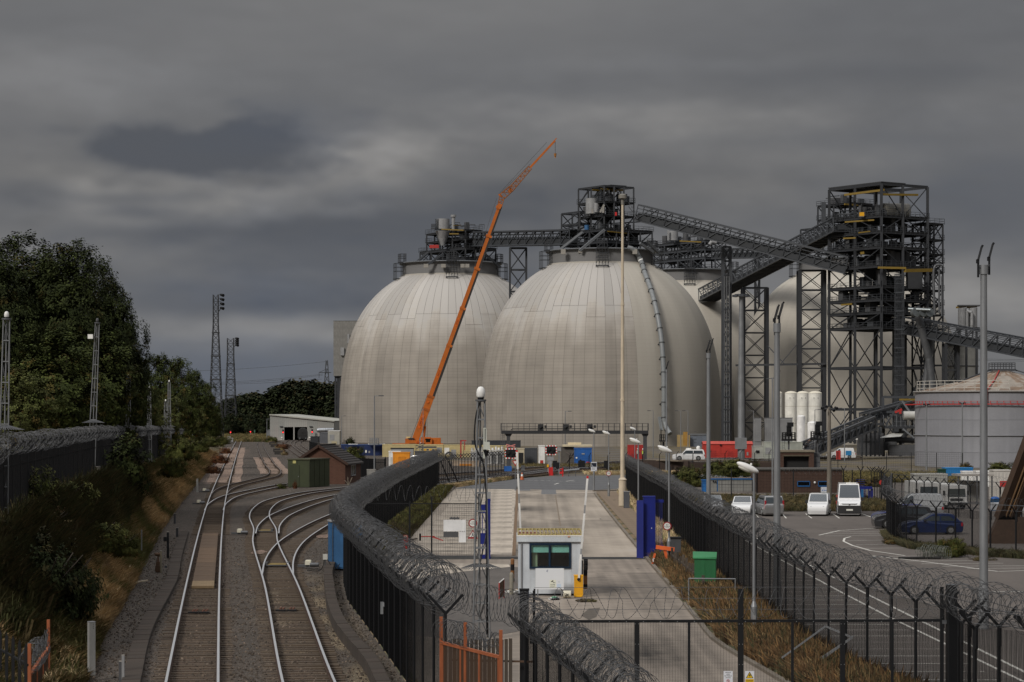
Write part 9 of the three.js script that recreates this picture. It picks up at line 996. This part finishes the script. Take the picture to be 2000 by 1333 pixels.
bush('green bush rising in front of the tall slim mast',1,352,898,205,3.4,2.2);bush('bright green bush by the bank top near the masts',1,336,930,188,2.6,1.8);bush('green bush on the bank right of the tall slim mast',1,378,882,260,4.4,1.8);bush('small green bush at the end of the bank',1,408,872,380,5.5,2.0);bush('green bush near the far red signal',1,430,868,520,6,2.0);bush('rusty red weeds beside the pink ballast',3,428,905,330,3.4,1.5);bush('rusty red weeds at the foot of the bank',3,416,925,290,2.6,1.2);bush('rusty red weeds farther along the pink ballast',3,440,886,420,3,1.3);
bush('green weeds in front of the olive cabin',1,548,956,246,1.5,0.7);bush('rusty weed at the corner of the olive cabin',3,576,955,246,0.6,1.0);bush('pale green sapling by the black boarded fence behind the hut',1,692,900,300,3.4,2.2);bush('small dark conifer in front of the left dome',0,684,868,560,2.6,1.8);bush('green weeds among the trackside blocks',1,530,866,640,5,2);bush('reddish weeds beside the second trackside block',3,552,878,520,4,1.6);
bush('green bush behind the grey portable cabin',1,1440,930,275,6.5,2.4);bush('green bush left of the portable cabin behind the fence',1,1350,950,262,5.5,2.6);bush('green bush between the cabin and the retaining wall',1,1400,925,290,5,1.8);bush('wild green bush at the foot of the compound fence',1,1862,1086,141,2.0,1.3);bush('smaller green bush left of the wild one at the compound fence',1,1842,1083,141.5,1.3,1.1);bush('green bush in front of the grey tank',1,1955,922,300,4.6,1.5);bush('small bush beside the bright blue container',2,1885,916,305,2.2,0.9);bush('dark weeds at the foot of the tall grey pole',2,1920,1105,138,2.6,0.6);
bush('low weeds along the compound fence by the hatched lines',2,1745,1062,155,1.8,0.5);bush('pile of pale weeds and rubble behind the turnstile gate',2,1690,955,262,5,1.4);
{
const t=treeProto('young_tree',651,4.2,3.6,200,{tone:DARK,n:14,size:0.2,spread:0.42,low:0.12,lobes:9});t.name=numbered('young_tree');t.position.copy(at(247,985,146));scene.add(t);tag(t,'young dark tree growing alone on the left bank','tree');
}
function tuft(seed,h,n,spread){const r=rng(seed),m=new MB();for(let k=0;k<n;k++){const a=r()*6.283,q=r()*spread*0.4,b=V(Math.cos(a)*q,0,Math.sin(a)*q),lean=spread*(0.3+r()),hh=h*(0.5+0.6*r()),w=0.012+0.012*r(),s=V(-Math.sin(a+1),0,Math.cos(a+1)).multiplyScalar(w),m1=b.clone().add(V(Math.cos(a)*lean*0.35,hh*0.65,Math.sin(a)*lean*0.35)),tp=b.clone().add(V(Math.cos(a)*lean,hh*(0.75+0.3*r()),Math.sin(a)*lean));m.quad(b.clone().sub(s),b.clone().add(s),m1.clone().add(s),m1.clone().sub(s));m.tri(m1.clone().sub(s),m1.clone().add(s),tp);}return m.geometry();}
const grassMat=new THREE.MeshStandardMaterial({color:0xffffff,roughness:1});
function grass(name,label,n,seed,h,pick,tones,blades=16,spread=0.35){const r=rng(seed),list=[];let guard=0;while(list.length<n&&guard++<n*12){const p=pick(r);if(p)list.push(p);}const im=new THREE.InstancedMesh(tuft(seed+1,h,blades,spread),grassMat,list.length),m=new THREE.Matrix4(),c=new THREE.Color();list.forEach(([x,y,z,s=1,tn],i)=>{m.makeRotationY(r()*6.283);const q=s*(0.6+0.8*r());m.scale(V(q,q*(0.8+0.4*r()),q));m.setPosition(x,y-0.03,z);im.setMatrixAt(i,m);const a=tones[Math.min(tones.length-1,Math.floor((tn??r())*tones.length))],k=0.6+0.8*r();c.setRGB(a[0]*k,a[1]*k,a[2]*k);im.setColorAt(i,c);});im.name=numbered(name);im.castShadow=im.receiveShadow=true;scene.add(im);return tag(im,label,'grass',null,'stuff');}
const STRAW=[[0.52,0.39,0.23],[0.60,0.47,0.28],[0.44,0.31,0.17],[0.32,0.25,0.13],[0.19,0.185,0.075]],GREENS=[[0.065,0.075,0.02],[0.085,0.088,0.025],[0.11,0.095,0.034],[0.14,0.10,0.045]];
const onBank=(r,t0,t1,d0,d1)=>{const d=d0*Math.pow(d1/d0,r()),t=mix(t0,t1,r()),x=mix(fenceLx(d),lerpTab(toe,d),t);return[x,groundH(x,d),-d,0.8+d*0.003];};
grass('dry_grass','dry straw-coloured grass covering the left bank beside the tracks',20000,701,0.42,r=>{const p=onBank(r,0.25,0.97,62,420);const g=fbm(p[0]*0.25,p[2]*0.12,3,710);if(p[2]>-82&&r()<0.6)return null;p[4]=clamp(g*2.2-0.62+(r()-0.5)*0.5);return p;},STRAW,18,0.4);
grass('green_grass','green grass and low weeds on the upper part of the left bank and lower corner',16000,703,0.42,r=>r()<0.4?onBank(r,0.2,0.95,60,84):onBank(r,0.0,0.62,80,300),GREENS,14,0.4);
grass('bramble','tangled dull brambles filling the left bank under the fence',5200,705,0.95,r=>{const p=onBank(r,0.02,0.5,70,175);return fbm(p[0]*0.3,p[2]*0.15,3,715)>0.42?p:null;},[[0.055,0.058,0.018],[0.075,0.066,0.024],[0.095,0.07,0.03],[0.045,0.052,0.016]],34,0.7);
grass('dry_grass','long dry orange-brown grass on the verge right of the road',15000,707,0.62,r=>{const d=56*Math.pow(140/56,r()),a=lerpTab(roadR,d),b=lerpTab(fenceR,d),x=mix(a+0.1,b+0.1,Math.sqrt(r()));return[x,groundH(x,d),-d,d<100?1.1:0.9,r()];},[[0.17,0.095,0.036],[0.13,0.07,0.027],[0.10,0.055,0.022],[0.19,0.125,0.055],[0.07,0.05,0.02],[0.05,0.05,0.018]],18,0.35);
grass('weeds','dry weeds between the cream mast and the right fence',1500,708,0.5,r=>{const d=mix(142,250,r()),x=lerpTab(fenceR,d)-0.2-0.8*r()*r();return[x,0,-d];},STRAW,14,0.3);
grass('green_grass','yellow-green grass strip between the left kerb and the black fence',4200,709,0.4,r=>{const d=135*Math.pow(256/135,r()),x=mix(lerpTab(fenceC,d)+0.1,lerpTab(roadL,d)-0.12,r());return[x,0.02,-d,1,d<165&&r()<0.7?0.95:r()];},[[0.10,0.10,0.025],[0.13,0.115,0.03],[0.08,0.085,0.02],[0.06,0.045,0.02]],14,0.35);
grass('weeds','weeds and dry grass along the edge of the crossing road',2600,711,0.4,r=>{if(r()<0.5){const t=r();return[mix(-8,-0.6,t)+r()*0.6,0,-(mix(257,293,t)-2-r()*2.5)];}return[mix(10,26,r()),0,-mix(312,322,r())];},STRAW,14,0.35);
grass('green_grass','rough grass between the parked cars and the low wall',6500,713,0.55,r=>[X(mix(1365,1720,r()),224),-0.42,-mix(206,236,r()),1],[[0.06,0.05,0.02],[0.08,0.06,0.024],[0.05,0.05,0.018],[0.11,0.08,0.03]],14,0.35);
grass('weeds','weeds at the foot of the compound fence',2200,715,0.42,r=>{const k=Math.floor(r()*(compPts.length-1)),a=compPts[k],b=compPts[k+1],t=r();return[mix(a[0],b[0],t)+(r()-0.5)*0.5,-0.5,-(mix(a[1],b[1],t)-0.4+(r()-0.5)*1.6)];},[[0.05,0.045,0.018],[0.07,0.055,0.024],[0.04,0.042,0.016]],14,0.35);
grass('dry_grass','pale dry grass bank below the grey tank fence',6000,717,0.5,r=>[X(mix(1600,1900,r()),290),-0.1,-mix(276,312,r()),1.3],[[0.19,0.145,0.05],[0.15,0.12,0.04],[0.08,0.075,0.025]],14,0.4);
grass('weeds','scattered weeds beside the low trackside blocks',420,719,0.4,r=>{const f=r(),d=mix(440,640,f);return[X(mix(556,529,f)+(r()-0.5)*8,d),0.22,-d,1.3];},[[0.09,0.085,0.025],[0.12,0.06,0.03],[0.17,0.13,0.06]],12,0.4);
grass('dry_grass','dry grass at the far end of the tracks',3500,721,0.8,r=>{const d=mix(650,800,r());return[X(mix(436,530,r()),d),0.1,-d,1.5];},[[0.2,0.15,0.06],[0.13,0.1,0.04],[0.07,0.07,0.02]],14,0.5);
grass('weeds','yellowish weeds on the gravel beyond the curved tracks',3000,723,0.45,r=>[X(mix(1010,1220,r()),345),0,-mix(338,358,r()),1.2],[[0.16,0.12,0.05],[0.1,0.085,0.03]],14,0.4);
{
const r=rng(730),g=new THREE.DodecahedronGeometry(0.034,0),n=12000,im=new THREE.InstancedMesh(g,mat([0.115,0.092,0.074],0.95),n),m=new THREE.Matrix4(),e=new THREE.Euler(),c=new THREE.Color();for(let i=0;i<n;i++){const d=62*Math.pow(150/62,r()),x=mix(lerpTab(toe,d)-0.6,lerpTab(fenceC,d)-0.1,r());m.makeRotationFromEuler(e.set(r()*6,r()*6,r()*6));const s=0.5+r()*r()*1.4;m.scale(V(s,s*0.7,s));m.setPosition(x,groundH(x,d)+0.015,-d);im.setMatrixAt(i,m);const k=0.5+r()*r()*r()*2.2;im.setColorAt(i,c.setRGB(k,k*0.97,k*0.93));}im.name='loose_stone';im.castShadow=im.receiveShadow=true;scene.add(im);tag(im,'loose ballast stones lying between and beside the near tracks','stones',null,'stuff');
}
// ---------------------------------------------------------------- far towers and wires
function latticeTower(label,px,d,topY,wb,wt,heads,bays){const x=X(px,d),h=Y(topY,d),t=thing('floodlight_tower',label,'floodlight tower',V(x,0,-d)),P=(k,f)=>{const w=mix(wb,wt,Math.min(1,f*1.25))/2;return V((k&1?1:-1)*w,f*h,(k&2?1:-1)*w);};for(let k=0;k<4;k++)part('leg',steel,t,m=>{m.bar(P(k,0),P(k,0.8),0.22);m.bar(P(k,0.8),P(k,1),0.2);});part('bracing',steel,t,m=>{for(let b=0;b<bays;b++)for(const[i,j]of[[0,1],[2,3],[0,2],[1,3]]){m.bar(P(i,b/bays),P(j,(b+1)/bays),0.09);m.bar(P(j,b/bays),P(i,(b+1)/bays),0.09);m.bar(P(i,b/bays),P(j,b/bays),0.1);}});part('ring',steel,t,m=>{for(const f of[0.42,0.58,0.74])m.box(0,h*f,0,mix(wb,wt,f*1.2)+0.3,0.35,mix(wb,wt,f*1.2)+0.3);});part('lamp_rack',greyDark,t,m=>{m.bar(V(wt/2,h*(1-heads.len),0),V(wt/2+1.1,h*(1-heads.len*0.7),0),0.2);for(let k=0;k<heads.n;k++)m.bar(V(wt/2,h*(1-heads.len*0.8*k/heads.n),0),V(wt/2+1.0,h*(1-heads.len*0.8*k/heads.n),0),0.14);});for(let k=0;k<heads.n;k++)part('floodlight',black,t,m=>{const y=h*(1.0-heads.len*k/heads.n);for(const z of[-0.8,0.8])m.cyl(V(wt/2+0.8,y,z),V(wt/2+1.6,y-0.25,z+0.5),0.34,0.46,10);});return t;}
latticeTower('taller lattice floodlight tower behind the left trees',421,700,576,4.4,1.5,{n:4,len:0.12},22);latticeTower('shorter lattice floodlight tower right of the taller one',450,820,661,4.6,2.2,{n:4,len:0.09},18);
{const d=1250,t=thing('pylon','small distant electricity pylon left of the clad tower','pylon',V(X(638,d),0,-d)),h=Y(704,d);part('lattice',steelMid,t,m=>{const P=(s,z,y)=>V(s*mix(2.8,0.4,y/h),y,z*mix(2.8,0.4,y/h));for(const s of[-1,1])for(const z of[-1,1])m.bar(P(s,z,0),P(s,z,h),0.35);for(let k=0;k<9;k++)for(const z of[-1,1]){m.bar(P(-1,z,h*k/9),P(1,z,h*(k+1)/9),0.2);m.bar(P(1,z,h*k/9),P(-1,z,h*(k+1)/9),0.2);}});part('cross_arm',steelMid,t,m=>{for(const[y,w]of[[h*0.6,5.5],[h*0.82,4.2]]){m.bar(V(-w,y,0),V(w*0.6,y,0),0.4);m.bar(V(-w,y,0),V(0,y+2,0),0.25);m.bar(V(-w,y,0),V(-w,y-3,0),0.25);}});
const w=thing('power_lines','thin power lines crossing the sky between the towers and the pylon','power lines',V(X(540,d),0,-d));const line=(x0,y0,x1,y1,sag)=>part('wire',steelMid,w,m=>{const pts=[];for(let k=0;k<=14;k++){const f=k/14;pts.push(at(mix(x0,x1,f),mix(y0,y1,f)+sag*4*f*(1-f),d));}for(let k=0;k<14;k++)m.rod(pts[k],pts[k+1],0.09);},true);line(300,748,630,731,6);line(300,749,630,733,7);line(300,726,640,706,5);line(300,752,628,741,4);
const w2=thing('power_lines','thin power lines right of the tall pole above the tank roof','power lines',V(X(1960,900),0,-900));for(const y of[701,704])part('wire',steelMid,w2,m=>m.rod(at(1880,y,900),at(2080,y+3,900),0.07),true);}
const GROUPS={camera_mast:'lattice camera masts along the fences',street_lamp:'white-headed street lamps along the road',floodlight_pole:'grey floodlight poles',lamp_pole:'thin distant lamp poles',lighting_mast:'tall lighting masts',road_sign:'road signs',storage_dome:'storage domes',head_house:'steel head houses on the domes',conveyor_gallery:'conveyor galleries',steel_trestle:'steel trestles',white_silo:'four white silos',pressure_vessel:'white pressure vessels',clad_box:'grey clad plant boxes',yellow_container:'row of pale yellow containers',tank_container:'row of white tank containers',railway_track:'railway tracks',security_fence:'black security fences',rusty_gate:'rusty orange gates',bollard:'striped bollards beside the hut',rising_barrier:'raised barrier arms at the hut',point_machine:'point machines by the tracks',marker_post:'small posts on the left bank',broadleaf_tree:'trees of the woodland behind the left fence',signal_light:'red signal lights',crossing_signal:'level crossing lights',white_car:'white cars',white_lorry:'white lorry cabs in the compound',person:'workers by the red container',floodlight_tower:'lattice floodlight towers',railway_signal:'dark railway signals',cable_box:'low black blocks by the shed tracks',gate_post:'thick black gate posts',green_bush:'green bushes',dark_bush:'dark bushes at the lower left',dry_bush:'dull dry bushes',rusty_dock_plant:'rusty red weeds',trackside_box:'black boxes by the curved rails',company_sign:'white signs with a blue mark',cable_trough:'concrete cable troughs',gate_leaf:'blue gate leaves',notice_board:'plain boards on the middle gate'};
for(const o of scene.children){const k=o.name.replace(/_\d{3}$/,'');if(GROUPS[k]&&!o.userData.group&&o.userData.kind!=='stuff')o.userData.group=GROUPS[k];}
renderer.render(scene,camera);
